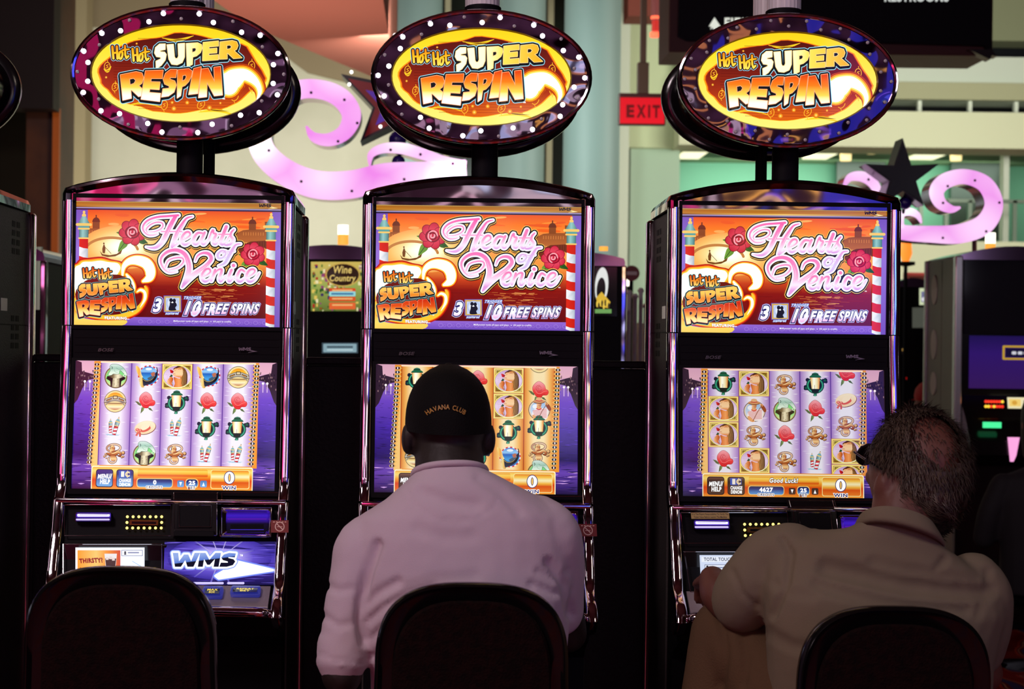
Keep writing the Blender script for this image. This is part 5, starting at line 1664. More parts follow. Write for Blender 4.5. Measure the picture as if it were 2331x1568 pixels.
def display_touch(a):
    a.rect(0, 0, 200, 84, S(205, 215, 240, 1.05))
    a.rect(5, 5, 195, 20, S(235, 240, 250))
    a.text('TOTAL TOUCH', (12, 7, 96, 17), S(40, 50, 90), .02)
    a.rect(14, 28, 96, 44, S(235, 240, 252))
    a.stroke([(14, 28), (96, 28), (96, 44), (14, 44)], 1.5, S(90, 100, 140), True)
    a.ell(21, 33, 3, 3, S(20, 20, 40))
    a.rect(17, 37, 25, 42, S(20, 20, 40))
    a.rect(34, 34, 84, 38, S(150, 160, 190))
    a.rect(14, 62, 60, 78, S(225, 232, 248))
    a.stroke([(14, 62), (60, 62), (60, 78), (14, 78)], 1.5, S(90, 100, 140), True)
    a.stroke([(80, 78), (150, 30)], 1.5, S(120, 150, 210))


# ---------------------------------------------------------------- oval sign on its post
def make_sign(idx, label, lit, back_dx, pitch=0.0):
    A, B = .253, .1545
    zc = 2.069
    t = thing('oval_sign', label, 'sign', (MX[idx] + .002, .0, 1.84), 0, 'oval signs over the machines')
    zc -= 1.84

    def EL(sa, sb, y, cz=zc, n=64):
        return [(sa * math.cos(2 * PI * i / n), y, cz + sb * math.sin(2 * PI * i / n)) for i in range(n)]

    def house(bm):
        loft(bm, [EL(A - .012, B - .012, .0), EL(A - .004, B - .004, -.006), EL(A, B, .002), EL(A, B, .018), EL(A - .008, B - .008, .028), EL(A - .022, B - .022, .03),
                  EL(A - .03, B - .03, .05), EL(A - .03, B - .03, .25), EL(A - .022, B - .022, .27), EL(A - .004, B - .004, .272), EL(A, B, .28), EL(A, B, .296), EL(A - .01, B - .01, .304)])
    part('sign_drum', t, house, M_BLACK, True, 60)

    def ring(bm):
        loft(bm, [EL(A - .006, B - .006, -.0055), EL(A - .010, B - .010, -.009), EL(.208, .1135, -.009), EL(.205, .1105, -.004)], True, False)
    part('sign_ring', t, ring, M_RING, True, 40)

    def rim(bm):
        n = 64
        rings = []
        for i in range(n + 1):
            th = 2 * PI * i / n
            c, s = math.cos(th), math.sin(th)
            nx, nz = c * B, s * A
            l = math.hypot(nx, nz)
            nx, nz = nx / l, nz / l
            rings.append([((A - .004) * c + nx * .006 * math.cos(q), -.007 + .006 * math.sin(q), zc + (B - .004) * s + nz * .006 * math.cos(q)) for q in [2 * PI * k / 8 for k in range(8)]])
        loft(bm, rings, True, False)
    part('sign_rim', t, rim, M_SMOKE, True)

    def face():
        a = Art(lambda x, y: (x / 740 * .2055, -y / 396 * .111))
        oval_picture(a)
        return a.mesh('sign_face', M_ART_SIGN)
    f = link('sign_face', cached('sign_face', face), t, (0, -.004, zc))
    f['label'] = 'lit yellow and red oval picture with flaming words'

    def bulb(m, r):
        bm = bmesh.new()
        bmesh.ops.create_uvsphere(bm, u_segments=12, v_segments=8, radius=r)
        for v in bm.verts:
            v.co.y *= .6
        return mesh_of(bm, 'led_bulb', m, True)
    for k in range(36):
        th = k * PI / 18
        o = k % 2 == 0
        on = lit is not None and k % 3 != lit
        me = cached('bulb%d' % on, lambda: bulb(M_BULB_ON if on else M_BULB_OFF, .0058 if on else .0042))
        ra, rb = (.2375, .1385) if o else (.2165, .1245)
        b = link('led_bulb', me, t, (ra * math.cos(th), -.011, zc + rb * math.sin(th)))
        b['label'] = 'lit white bulb' if on else 'unlit bulb'

    def post(bm):
        lathe(bm, [(.031, .003), (.031, zc - B + .045)], (.012, .07, 0), 24)
        lathe(bm, [(.036, .003), (.036, .006)], (.012, .07, 0), 24)
    part('sign_post', t, post, M_MATTE, True, 40)

    def post2(bm):
        lathe(bm, [(.014, .003), (.014, zc - B + .05)], (.03 * back_dx + .01, .2, 0), 16)
    part('cable_pipe', t, post2, M_MATTE, True, 40, key='pipe%d' % idx)

    def beacon(bm, dx, y, dz):
        lathe(bm, [(.043, zc + B - .012), (.043, zc + B + .017), (.039, zc + B + .020)], (dx, y, dz), 24)
    def lens(bm, dx, y, dz):
        n = 48
        loft(bm, [[(dx + (r + (.0012 if i % 2 else 0)) * math.cos(2 * PI * i / n), y + (r + (.0012 if i % 2 else 0)) * math.sin(2 * PI * i / n), dz + zc + B + z) for i in range(n)] for r, z in ((.038, .020), (.038, .085), (.032, .095))])
    for dx, y, k in ((0.003, .06, 0), (0.003, .24, 1)):
        b = part('beacon_base', t, lambda bm: beacon(bm, dx, y, 0), M_MATTE, True, 40, key='bb%d' % k)
        part('beacon_lens', b, lambda bm: lens(bm, dx, y, 0), M_LENS, True, 20, key='bl%d' % k)
    return t


# ---------------------------------------------------------------- the front row
make_machine(0, 'black slot machine with no player behind the empty chair, violet logo panel showing', dict(reels=('lbpi', 'grhl', 'yapi', 'grap', 'brap'), credits='0', gain=1.06), display_thirsty, True)
make_machine(1, 'black slot machine with orange reels in front of the man in the cap', dict(reels=('aprb', 'pirl', 'rhia', 'yyag', [('b', -.75), ('r', .4), ('o', 1.05), ('a', 1.8), ('i', 2.75), ('l', 3.55)]), purple=False, gain=.92, credits='0', buttons='dark'), display_touch, True)
make_machine(2, 'black slot machine with lilac reels in front of the man with thinning hair', dict(reels=('ayyr', 'yoiy', 'ilri', 'arip', 'rhiyy'), credits='4627', message='Good Luck!', buttons='dark', gain=.8, offset=(0, 0, 0, 0, -.4)), display_touch, False)
make_sign(0, 'oval sign over the machine without a player, lit white bulbs', 0, 1)
make_sign(1, 'oval sign over the machine of the man in the cap, lit white bulbs', 1, 0)
make_sign(2, 'oval sign over the machine of the man with thinning hair, all bulbs dark', None, -1)
make_machine(3, 'slot machine cut off by the left edge, only its grey side showing', dict(reels=('lbpi', 'grhl', 'yapi', 'grap', 'brap'), credits='0'), display_touch, False)
make_sign(3, 'oval sign cut off by the left edge, only its black drum showing', 2, 1)


# ---------------------------------------------------------------- low partition behind the front row
def partition():
    M = mat('partition_laminate', (0.010, 0.007, 0.014), 0.5, spec=0.25, bump=(120, .15))
    a, b = W(-420, 800, .44), W(1542, 812, .44)
    bm = bmesh.new()
    zt = (a.z + b.z) / 2 - .006
    for i in range(3):                                              # three panels with thin joints
        x0, x1 = a.x + (b.x - a.x) * i / 3, a.x + (b.x - a.x) * (i + 1) / 3
        box(bm, (x0 + .002, .412, 0), (x1 - .002, .47, zt - .02), .004)
    box(bm, (a.x, .408, zt - .018), (b.x, .474, zt), .004)
    o = obj('bank_partition', bm, M)
    tag(o, 'dark low partition running behind the front row of slot machines', 'partition')
    # carpeted plinth the machines and the partition share
    return o


partition()


# ---------------------------------------------------------------- lit scrolls, stars, hanging signs
def extrude_band(path, widths, Y, dep, k=8):
    """A flat scroll band: centre line and widths in photograph pixels, laid at depth Y; returns face and side meshes."""
    P = cr([(x, y, w) for (x, y), w in zip(path, widths)], k)
    L, R = [], []
    for i, (x, y, w) in enumerate(P):
        a, b = P[max(i - 1, 0)], P[min(i + 1, len(P) - 1)]
        dx, dy = b[0] - a[0], b[1] - a[1]
        l = math.hypot(dx, dy) or 1
        nx, ny = -dy / l, dx / l
        L.append(W(x + nx * w / 2, y + ny * w / 2, Y))
        R.append(W(x - nx * w / 2, y - ny * w / 2, Y))
    face, side = bmesh.new(), bmesh.new()
    n = len(P)
    f = [[face.verts.new((p.x, Y - .004, p.z)) for p in q] for q in (L, R)]
    for i in range(n - 1):
        face.faces.new((f[0][i], f[0][i + 1], f[1][i + 1], f[1][i]))
    ring = [(l_, r_) for l_, r_ in zip(L, R)]
    loft(side, [[(l_.x, Y, l_.z), (r_.x, Y, r_.z), (r_.x, Y + dep, r_.z), (l_.x, Y + dep, l_.z)] for l_, r_ in ring])
    return face, side, P


def scroll_mat(seed):
    m = mat('scroll_lit_pink_%d' % seed, (.6, .2, .5), .35, emit=(1, .5, .9), power=1.0)
    nt = m.node_tree
    p = nt.nodes['Principled BSDF']
    tc = nt.nodes.new('ShaderNodeTexCoord')
    n = nt.nodes.new('ShaderNodeTexVoronoi')                        # lamps behind the pink acrylic show as brighter spots
    n.inputs['Scale'].default_value = 3.6
    r = nt.nodes.new('ShaderNodeValToRGB')
    e = r.color_ramp.elements
    e[0].position, e[0].color = .12, (1.6, 1.4, 1.55, 1)
    e[1].position, e[1].color = .85, (*S(228, 130, 228), 1)
    x = e.new(.42)
    x.color = (*S(252, 212, 250, 1.0), 1)
    nt.links.new(tc.outputs['Object'], n.inputs['Vector'])
    nt.links.new(n.outputs['Distance'], r.inputs['Fac'])
    nt.links.new(r.outputs['Color'], p.inputs['Emission Color'])
    return m


def scroll(label, Y, bands, foot, group=None):
    t = thing('lit_scroll', label, 'neon sign', (0, 0, 0))
    c = W(*foot, Y)
    t.location = (c.x, Y + .07, 0)
    off = Vector(t.location)
    for path, widths in bands:
        f, s, P = extrude_band(path, widths, Y, .14)
        for bm in (f, s):
            bmesh.ops.translate(bm, verts=bm.verts, vec=-off)
        b = obj('scroll_case', s, mat('scroll_chrome', (.6, .45, .6), .15, 1.0), t, smooth=False)
        obj('scroll_face', f, scroll_mat(1), b)
        n = max(2, len(P) // 12)
        for i in range(n):                                          # screws along the face
            x, y, w = P[min(len(P) - 1, 6 + i * 12)]
            if w > 20:
                p = W(x + w * .33, y + w * .2, Y) - off
                bm = bmesh.new()
                bmesh.ops.create_uvsphere(bm, u_segments=8, v_segments=5, radius=.007)
                obj('screw', bm, mat('screw_dark', (.05, .02, .05), .4), b, (p.x, p.y - .006, p.z))
    bm = bmesh.new()                                                 # post down to the floor behind the machines
    top = W(foot[0], foot[1], Y).z
    box(bm, (-.04, .0, 0), (.04, .06, top), .004)
    box(bm, (-.09, -.05, 0), (.09, .1, .03), .004)
    obj('sign_post', bm, M_MATTE, t)
    return t


def star(t, Y, cx, cy, tips, layers, tip_lamps=()):
    """Five-pointed star box on a scroll sign; tips are the outer points in photograph pixels, layers scale inwards."""
    off = Vector(t.location)
    inner = []
    for i in range(5):
        a, b = tips[i], tips[(i + 1) % 5]
        mx, my = (a[0] + b[0]) / 2, (a[1] + b[1]) / 2
        inner.append((cx + (mx - cx) * .47, cy + (my - cy) * .47))
    out = [p for q in zip(tips, inner) for p in q]
    case = t
    for s, y0, y1, m, nm in layers:
        pts = [W(cx + (x - cx) * s, cy + (y - cy) * s, Y) for x, y in out]
        bm = bmesh.new()
        prism(bm, [(p.x - off.x, p.z) for p in pts], Y - off.y + y0, Y - off.y + y1)
        o = obj(nm, bm, m, case)
        if case is t:
            case = o
    for x, y in tip_lamps:
        bm = bmesh.new()
        bmesh.ops.create_uvsphere(bm, u_segments=10, v_segments=6, radius=.008)
        obj('tip_lamp', bm, mat('tip_lamp', (1, 1, 1), .4, emit=(1, .98, .92), power=3), case, W(x, y, Y - .02) - off)


def ball(t, x, y, r, Y, to):
    off = Vector(t.location)
    p = W(x, y, Y) - off
    bm = bmesh.new()
    bmesh.ops.create_uvsphere(bm, u_segments=24, v_segments=16, radius=r * (DIST + Y) / FPX)
    o = obj('ball', bm, mat('ball_violet', S(45, 25, 120), .25), t, p, smooth=True)
    bm = bmesh.new()
    tube(bm, [(0, 0, 0), W(*to, off.y) - off - p], .008, 8)
    obj('ball_arm', bm, M_MATTE, o)


t = scroll('large pink scroll sign with a red star, between the two left oval signs', 4.0, [
    ([(697, 287), (715, 312), (750, 318), (785, 300), (800, 262), (778, 225), (735, 205), (680, 205), (625, 235), (592, 290), (600, 345), (650, 392), (720, 420), (800, 420), (880, 400), (970, 392), (1062, 385)],
     [4, 22, 30, 36, 44, 46, 44, 44, 48, 52, 56, 60, 64, 64, 58, 48, 44]),
    ([(842, 378), (845, 352), (872, 338), (915, 338), (960, 350), (1010, 366), (1062, 374)], [4, 16, 22, 26, 26, 22, 16])], (960, 395))
star(t, 4.16, 893, 245, [(905, 72), (1010, 215), (968, 345), (820, 322), (776, 168)],
     [(1.0, 0, .2, mat('star_black', (.012, .006, .012), .3), 'star_case'), (.86, -.004, .002, mat('star_red', S(120, 12, 12), .35, emit=S(120, 10, 12), power=.35), 'star_face'), (.52, -.007, -.002, mat('star_violet', S(80, 40, 160), .3, emit=S(85, 40, 170), power=.5), 'star_middle')],
     ((800, 164), (795, 192), (866, 288), (899, 80)))
ball(t, 905, 318, 20, 4.12, (940, 345))
ball(t, 907, 368, 15, 4.06, (920, 392))
t = scroll('pink scroll sign with a black star, curling behind the right front machine', 4.6, [
    ([(2186, 472), (2165, 476), (2140, 462), (2132, 435), (2152, 412), (2195, 402), (2242, 420), (2262, 465), (2240, 510), (2185, 532), (2115, 533), (2050, 528), (1990, 510)],
     [5, 18, 28, 34, 36, 34, 38, 42, 46, 44, 38, 34, 26]),
    ([(1920, 425), (1935, 404), (1962, 402), (1985, 415), (1998, 440), (2000, 480), (2005, 510)], [6, 18, 24, 24, 20, 14, 14]),
    ([(2052, 520), (2052, 490), (2070, 482), (2088, 490), (2097, 508)], [12, 14, 18, 14, 4])], (2005, 512))
star(t, 4.45, 2055, 405, [(2055, 314), (2138, 373), (2103, 468), (2008, 468), (1970, 373)],
     [(1.0, 0, .14, mat('star_black'), 'star_case'), (.82, -.004, .002, mat('star_dark_face', (.006, .003, .008), .25), 'star_face')])
ball(t, 2060, 462, 15, 4.55, (2050, 515))


def exit_sign():
    Y = 8.2
    p, q = W(1412, 218, Y), W(1512, 282, Y)
    c = (p + q) / 2
    t = thing('exit_sign', 'red exit sign hanging left of the oval sign with dark bulbs', 'exit sign', (c.x, Y, p.z))
    w, h = q.x - p.x, p.z - q.z
    bm = bmesh.new()
    box(bm, (-w / 2 - .01, .0, -h - .01), (w / 2 + .01, .06, .02), .006)
    obj('sign_case', bm, mat('exit_case', (.05, .01, .01), .4), t)

    def draw(a):
        a.rect(0, 0, 100, 62, G('y', (0, S(225, 10, 30)), (62, S(235, 15, 35))))
        for ch, x0, x1 in (('E', 14, 32), ('X', 37, 58), ('I', 63, 68), ('T', 73, 90)):
            a.text(ch, (x0, 17, x1, 48), S(105, 5, 12), .05)
    face_art('sign_face', t, [(-w / 2, -.002, -.012), (w / 2, -.002, -.012), (w / 2, -.002, -h), (-w / 2, -.002, -h)], 100, 62, draw, None, .002)
    bm = bmesh.new()
    d = W(1464, 220, Y).x - c.x
    box(bm, (d - .022, .01, .02), (d + .022, .05, ZC - p.z), .004)
    box(bm, (d - .04, .0, .02), (d + .04, .06, .24), .004)
    obj('hanging_rod', bm, mat('rod_brown', S(70, 45, 35), .5), t)
    # red glowing tube beside it
    Y2 = 8.6
    a, b = W(1493, -10, Y2), W(1493, 84, Y2)
    t2 = thing('neon_tube', 'dim red tube lamp hanging above the exit sign', 'lamp', (a.x, Y2, b.z))
    for r, z0, z1, m, nm in ((.034, .12, ZC - b.z, mat('tube_smoke', (.25, .06, .06), .3), 'tube_sleeve'), (.028, .04, .13, mat('tube_red', (.4, .02, .02), .3, emit=S(200, 40, 25), power=.5), 'tube_body'), (.04, 0, .03, mat('tube_glow', (1, .2, .1), .3, emit=S(255, 80, 50), power=1.2), 'tube_end'), (.036, .128, .15, mat('tube_glow'), 'tube_collar')):
        bm = bmesh.new()
        lathe(bm, [(r, z0), (r, z1)], (0, 0, 0), 14)
        obj(nm, bm, m, t2, smooth=True)


exit_sign()


def overhead_sign():
    Y = 6.2
    p, q = W(1525, -30, Y), W(2262, 126, Y)
    t = thing('overhead_sign', 'large dark direction sign hanging across the top right', 'sign', (p.x, Y, q.z))
    w, h = q.x - p.x, p.z - q.z
    bm = bmesh.new()
    box(bm, (0, .02, 0), (w, .5, h + .6), .006)
    obj('sign_box', bm, mat('sign_maroon', S(70, 26, 28), .6), t)
    k = (DIST + Y) / FPX
    bm = bmesh.new()
    prism(bm, [(.05, .09), (.06, h + .6), (w - .04, h + .6), (w - .02, .0), (w - .06, .055), (w * .5, .07), (.1, .065)], -.02, .02)
    f = obj('sign_board', bm, mat('sign_navy', S(12, 10, 20), .6, spec=.15), t)
    bm = bmesh.new()                                                 # pointed trim at its right foot
    prism(bm, [(w - .16, .03), (w - .02, .03), (w + .012, -.012), (w - .02, -.005), (w - .03, -.03)], -.03, .06)
    obj('corner_spike', bm, mat('sign_dark_trim', (.01, .005, .008), .4), t)

    def at(x0, y0, x1, y1):
        A, B = W(x0, y0, Y), W(x1, y1, Y)
        return [Vector((a.x - p.x, -.021, a.z - q.z)) for a in (W(x0, y0, Y), W(x1, y0, Y), W(x1, y1, Y), W(x0, y1, Y))]
    face_art('sign_writing', f, at(1608, 38, 1710, 72), 102, 34, lambda a: (a.poly([(4, 24), (17, 3), (31, 24), (24, 24), (27, 31), (20, 26), (20, 31), (14, 31), (14, 26), (7, 31), (10, 24)], S(235, 238, 225)), a.text('FIE', (40, 4, 76, 28), S(235, 238, 225), .03), a.text('LD', (80, 4, 100, 28), S(235, 238, 225), .03)), art_mat('sign_letters', .9, .4), .002)
    face_art('sign_writing', f, at(2010, -20, 2158, 8), 148, 26, lambda a: a.text('RESTROOMS', (1, 3, 147, 24), S(215, 220, 215), .03), art_mat('sign_letters', .9, .4), .002)
    bm = bmesh.new()
    for x in (w * .2, w * .8):
        box(bm, (x - .03, .2, h + .55), (x + .03, .26, ZC - q.z))
    obj('hanging_bar', bm, M_MATTE, t)


overhead_sign()


# ---------------------------------------------------------------- slot machines of the rows behind
def back_machine(name_label, px0, px1, ytop, Y, picture, lamp=None, dep=.5):
    """A simpler upright machine: px0..px1 its front, ytop its top in the photograph."""
    a, b = W(px0, ytop, Y), W(px1, ytop, Y)
    t = thing('background_slot_machine', name_label, 'slot machine', ((a.x + b.x) / 2, Y, 0))
    hw, zt = (b.x - a.x) / 2, a.z
    bm = bmesh.new()
    box(bm, (-hw, 0, 0), (hw, dep, zt - .06), .012)
    obj('cabinet', bm, M_MATTE, t)
    bm = bmesh.new()
    loft(bm, [[(x, y, z) for x, z in [(-hw - .005, zt - .062), (-hw - .005, zt - .045)] + [(-hw + 2 * hw * i / 10, zt - .03 + .03 * (1 - (2 * i / 10 - 1) ** 2)) for i in range(11)] + [(hw + .005, zt - .045), (hw + .005, zt - .062)]] for y in (-.012, dep)])
    obj('hood', bm, mat('hood_purple_chrome', (.25, .16, .28), .12, 1.0), t)
    for s in (-1, 1):
        bm = bmesh.new()
        box(bm, (s * hw - .012, -.014, .72), (s * hw + .012, .03, zt - .06), .006)
        obj('side_trim', bm, M_SMOKE, t)
    ox = (a.x + b.x) / 2

    def quad(r, out=.004):
        x0, y0, x1, y1 = r
        return [Vector((p.x - ox, -out, p.z)) for p in (W(x0, y0, Y), W(x1, y0, Y), W(x1, y1, Y), W(x0, y1, Y))]
    for r, w, h, draw in picture:
        face_art('screen', t, quad(r), w, h, draw, None, .004)
    bm = bmesh.new()
    prism(bm, [(-.0, .98), (-.16, .90), (-.17, .84), (0, .80)], -hw + .01, hw - .01, axis='x')
    obj('button_deck', bm, M_BLACK, t)
    if lamp:
        for (x0, y0, x1, y1, m, nm) in lamp:
            A, B = W(x0, y0, Y + .15), W(x1, y1, Y + .15)
            bm = bmesh.new()
            r = (B.x - A.x) / 2
            lathe(bm, [(r, B.z), (r, A.z)], ((A.x + B.x) / 2 - ox, .15, 0), 16)
            obj(nm, bm, m, t, smooth=True)
    return t


M_CANDLE = mat('candle_white', (1, .95, .8), .4, emit=(1, .94, .78), power=2.2)
M_CANDLE2 = mat('candle_amber', (1, .6, .2), .4, emit=S(255, 170, 60), power=1.1)


def wine_picture(a):
    a.rect(0, 0, 240, 220, G('y', (0, S(205, 180, 90)), (110, S(150, 165, 80)), (220, S(95, 110, 50))))
    rnd = random.Random(9)
    for k in range(130):
        x, y = rnd.uniform(0, 240), rnd.uniform(10, 215)
        if 86 < x < 210 and 120 < y < 210:
            continue
        a.rr(x, y, x + rnd.uniform(6, 16), y + rnd.uniform(6, 18), 2, S(*rnd.choice(((60, 110, 40), (170, 40, 30), (220, 190, 90), (60, 40, 90), (230, 220, 170), (40, 80, 35), (140, 60, 110)))))
        a.lay -= 1
    a.lay += 1
    a.ell(150, 58, 82, 54, S(200, 165, 80))
    a.ell(150, 58, 76, 48, S(45, 25, 15))
    a.text('Wine', (106, 18, 192, 52), S(225, 195, 110), .02, .15)
    a.text('Country', (88, 58, 212, 96), S(225, 195, 110), .02, .15)
    a.rr(86, 118, 210, 142, 4, S(215, 70, 30))
    a.rr(86, 132, 210, 154, 4, S(150, 215, 215))
    a.rr(86, 156, 210, 176, 4, S(215, 80, 35))
    a.rr(86, 182, 210, 212, 4, S(225, 100, 50))
    for y in (124, 162, 190):
        a.rect(100, y, 196, y + 6, S(240, 190, 120))
    a.rect(96, 139, 200, 147, S(60, 110, 160))


def label_plate(a):
    a.rect(0, 0, 100, 40, S(60, 75, 85))
    a.rr(4, 4, 96, 36, 3, S(135, 165, 175))
    a.rect(14, 12, 86, 20, S(70, 90, 100))
    a.rect(14, 25, 86, 29, S(190, 215, 220))


def yellow_picture(a):
    a.rect(0, 0, 200, 240, S(6, 5, 6))
    a.ell(60, 90, 60, 90, S(225, 228, 225), .2)
    a.ell(55, 110, 40, 60, S(20, 18, 20), .2)
    a.poly([(10, 150), (60, 120), (140, 170), (120, 200), (30, 190)], S(220, 180, 60))
    for k in range(8):
        a.ell(20 + 15 * k, 180 + 10 * math.sin(k * 2), 9, 16, S(*((235, 200, 80), (60, 50, 30))[k % 2]))
    a.rect(0, 205, 150, 225, S(110, 160, 90))


back_machine('slot machine with a colourful vineyard screen, seen between two front machines', 640, 880, 556, 3.4,
             [((708, 596, 824, 708), 240, 220, wine_picture), ((733, 780, 815, 804), 100, 40, label_plate)],
             lamp=[(769, 512, 793, 534, M_CANDLE, 'candle_lamp'), (769, 534, 793, 557, M_CANDLE2, 'candle_lamp')])
back_machine('black slot machine with a pale arched picture, right of the middle front machine', 1180, 1420, 570, 3.4,
             [((1354, 608, 1404, 720), 200, 240, yellow_picture)],
             lamp=[(1364, 561, 1384, 571, M_CANDLE2, 'candle_lamp')])


def right_machine():
    Y = 5.0
    a, b = W(2182, 578, Y), W(2440, 578, Y)
    ox = (a.x + b.x) / 2
    t = thing('background_slot_machine', 'tall dark slot machine cut off by the right edge, violet panel below its blank screen', 'slot machine', (ox, Y, 0), 0)
    hw = (b.x - a.x) / 2

    def z(y):
        return W(2250, y, Y).z

    def x(px):
        return W(px, 800, Y).x - ox
    bm = bmesh.new()
    box(bm, (-hw, 0, 0), (hw, .55, z(585)), .01)
    obj('cabinet', bm, M_BLACK, t)
    bm = bmesh.new()
    loft(bm, [[(q, y, zz) for q, zz in [(-hw - .01, z(592))] + [(-hw + 2 * hw * i / 10, z(582) + .05 * (1 - (2 * i / 10 - 1) ** 2)) for i in range(11)] + [(hw + .01, z(592))]] for y in (-.03, .55)])
    obj('hood', bm, mat('hood_purple_chrome'), t)
    # grey side panel with speaker ovals, seen along the aisle
    l1 = -hw
    bm = bmesh.new()
    box(bm, (l1 - .014, .0, .0), (l1 - .001, .235, z(588)), .002)
    box(bm, (l1 - .014, .245, .0), (l1 - .001, .5, z(588)), .002)
    w = obj('side_panel', bm, mat('wing_grey', (.20, .18, .15), .5, .2), t)
    for y0, y1, nm in ((-.045, .0, 0), (.5, .535, 1)):
        bm = bmesh.new()
        box(bm, (l1 - .028, y0, .0 if nm else .75), (l1 + .012, y1, z(584)), .006)
        obj('side_trim', bm, mat('trim_pale_chrome', (.8, .78, .76), .25, .8), t)
    for y0, y1 in ((620, 690), (750, 820), (850, 905)):
        bm = bmesh.new()
        c, r = (z(y0) + z(y1)) / 2, (z(y0) - z(y1)) / 2
        ring = [Vector((l1 - .0145, .37 + u, c + v)) for u, v in ellipse(0, 0, .05, r, 20)]
        loft(bm, [ring, [p + Vector((-.005, 0, 0)) for p in ring]])
        obj('speaker_oval', bm, mat('speaker_pale', (.55, .50, .44), .5), w)

    def Q(x0, y0, x1, y1, out=.004):
        return [Vector((x(X), -out, z(Y_))) for X, Y_ in ((x0, y0), (x1, y0), (x1, y1), (x0, y1))]
    face_art('blank_screen', t, Q(2192, 592, 2436, 760), 100, 66, lambda a: a.rect(0, 0, 100, 66, S(4, 3, 6)), None, .004)
    face_art('violet_panel', t, Q(2205, 764, 2436, 884), 100, 60, lambda a: (a.rect(0, 0, 100, 60, G('y', (0, S(28, 16, 75)), (20, S(45, 20, 100)), (60, S(50, 22, 85)))), a.stroke([(34, 12), (99, 12), (99, 26), (34, 26)], 2.2, S(190, 150, 45), True), a.rect(36, 14, 97, 24, S(20, 12, 50)), [a.rr(42 + 6 * k, 17.5, 46.5 + 6 * k, 21, 1, S(205, 205, 215)) for k in range(8)]), None, .004)
    bm = bmesh.new()
    prism(bm, [(0, z(900)), (-.12, z(950)), (-.2, z(1000)), (-.2, z(1030)), (0, z(1060))], -hw + .01, hw - .01, axis='x')
    obj('button_deck', bm, M_BLACK, t)
    face_art('small_screen', t, [Vector((x(X), -.135, z(Y_))) for X, Y_ in ((2274, 902), (2340, 902), (2340, 927), (2276, 927))], 66, 25, lambda a: (a.rect(0, 0, 66, 25, S(235, 225, 180)), a.rect(4, 4, 30, 20, S(240, 205, 110)), a.ell(16, 12, 6, 5, S(215, 160, 60)), a.rect(36, 6, 62, 10, S(190, 180, 150))), None, .002)
    rnd = random.Random(4)
    for i in range(14):
        px, py = 2226 + (i % 7) * 6.2, 912 + (i // 7) * 11
        bm = bmesh.new()
        bmesh.ops.create_uvsphere(bm, u_segments=8, v_segments=5, radius=.008)
        c = ((255, 210, 60), (235, 40, 30))[rnd.random() < .45]
        obj('indicator_lamp', bm, mat('lamp_%d' % c[1], (.5, .2, .05), .4, emit=S(*c), power=1.2), t, (x(px), -.14, z(py)))
    bm = bmesh.new()
    A = [Vector((x(X), -.206, z(Y_))) for X, Y_ in ((2213, 957), (2252, 957), (2252, 970), (2213, 970))]
    loft(bm, [A, [p + Vector((0, .02, 0)) for p in A]])
    obj('green_button', bm, mat('button_green_lit', (.1, .8, .4), .4, emit=S(70, 235, 150), power=1.1), t)
    bm = bmesh.new()
    A = [Vector((x(X), -.02, z(Y_))) for X, Y_ in ((2266, 990), (2291, 990), (2284, 1030), (2278, 1044), (2272, 1044))]
    loft(bm, [A, [p + Vector((0, .015, 0)) for p in A]])
    for v in bm.verts:
        v.co.y -= .2
    obj('pink_panel', bm, mat('panel_pink_lit', (.9, .4, .7), .4, emit=S(250, 165, 220), power=1.0), t)
    for x0, x1, y0, y1, m, nm in ((2237, 2248, 530, 577, mat('candle_rose', S(130, 70, 65), .4), 'beacon_stem'), (2268, 2291, 524, 549, M_CANDLE, 'candle_lamp'), (2268, 2291, 549, 572, M_CANDLE2, 'candle_lamp')):
        bm = bmesh.new()
        r = (x(x1) - x(x0)) / 2
        lathe(bm, [(r, z(y1) - (.02 if y1 > 560 else 0)), (r, z(y0))], ((x(x0) + x(x1)) / 2, .2, 0), 16)
        obj(nm, bm, m, t, smooth=True)


right_machine()
back_machine('low dark slot machine with a grey speaker, half hidden right of the front row', 2040, 2116, 632, 7.4,
             [((2092, 656, 2114, 694), 40, 60, lambda a: (a.rect(0, 0, 40, 60, S(205, 215, 175)), a.rect(8, 12, 32, 50, S(110, 110, 150)), a.ell(20, 40, 10, 8, S(235, 230, 240)))), ((2076, 700, 2116, 746), 40, 46, lambda a: (a.rect(0, 0, 40, 46, S(72, 74, 66)))), ((2052, 790, 2062, 806), 10, 16, lambda a: (a.rect(0, 0, 10, 16, S(20, 15, 20)), a.ell(5, 6, 4, 5, S(220, 170, 80)))), ((2054, 856, 2064, 866), 10, 10, lambda a: (a.rect(0, 0, 10, 10, S(20, 5, 5)), a.ell(5, 5, 4, 4, S(255, 30, 25))))])
back_machine('grey slot machine standing behind the left edge machine', -10, 100, 556, 2.6, [((76, 562, 99, 705), 20, 100, lambda a: a.rect(0, 0, 20, 100, G('x', (0, S(60, 58, 50)), (14, S(120, 118, 105)), (20, S(60, 60, 52)))))])  # the pale strip is the cabinet's side, made to glow by its colours

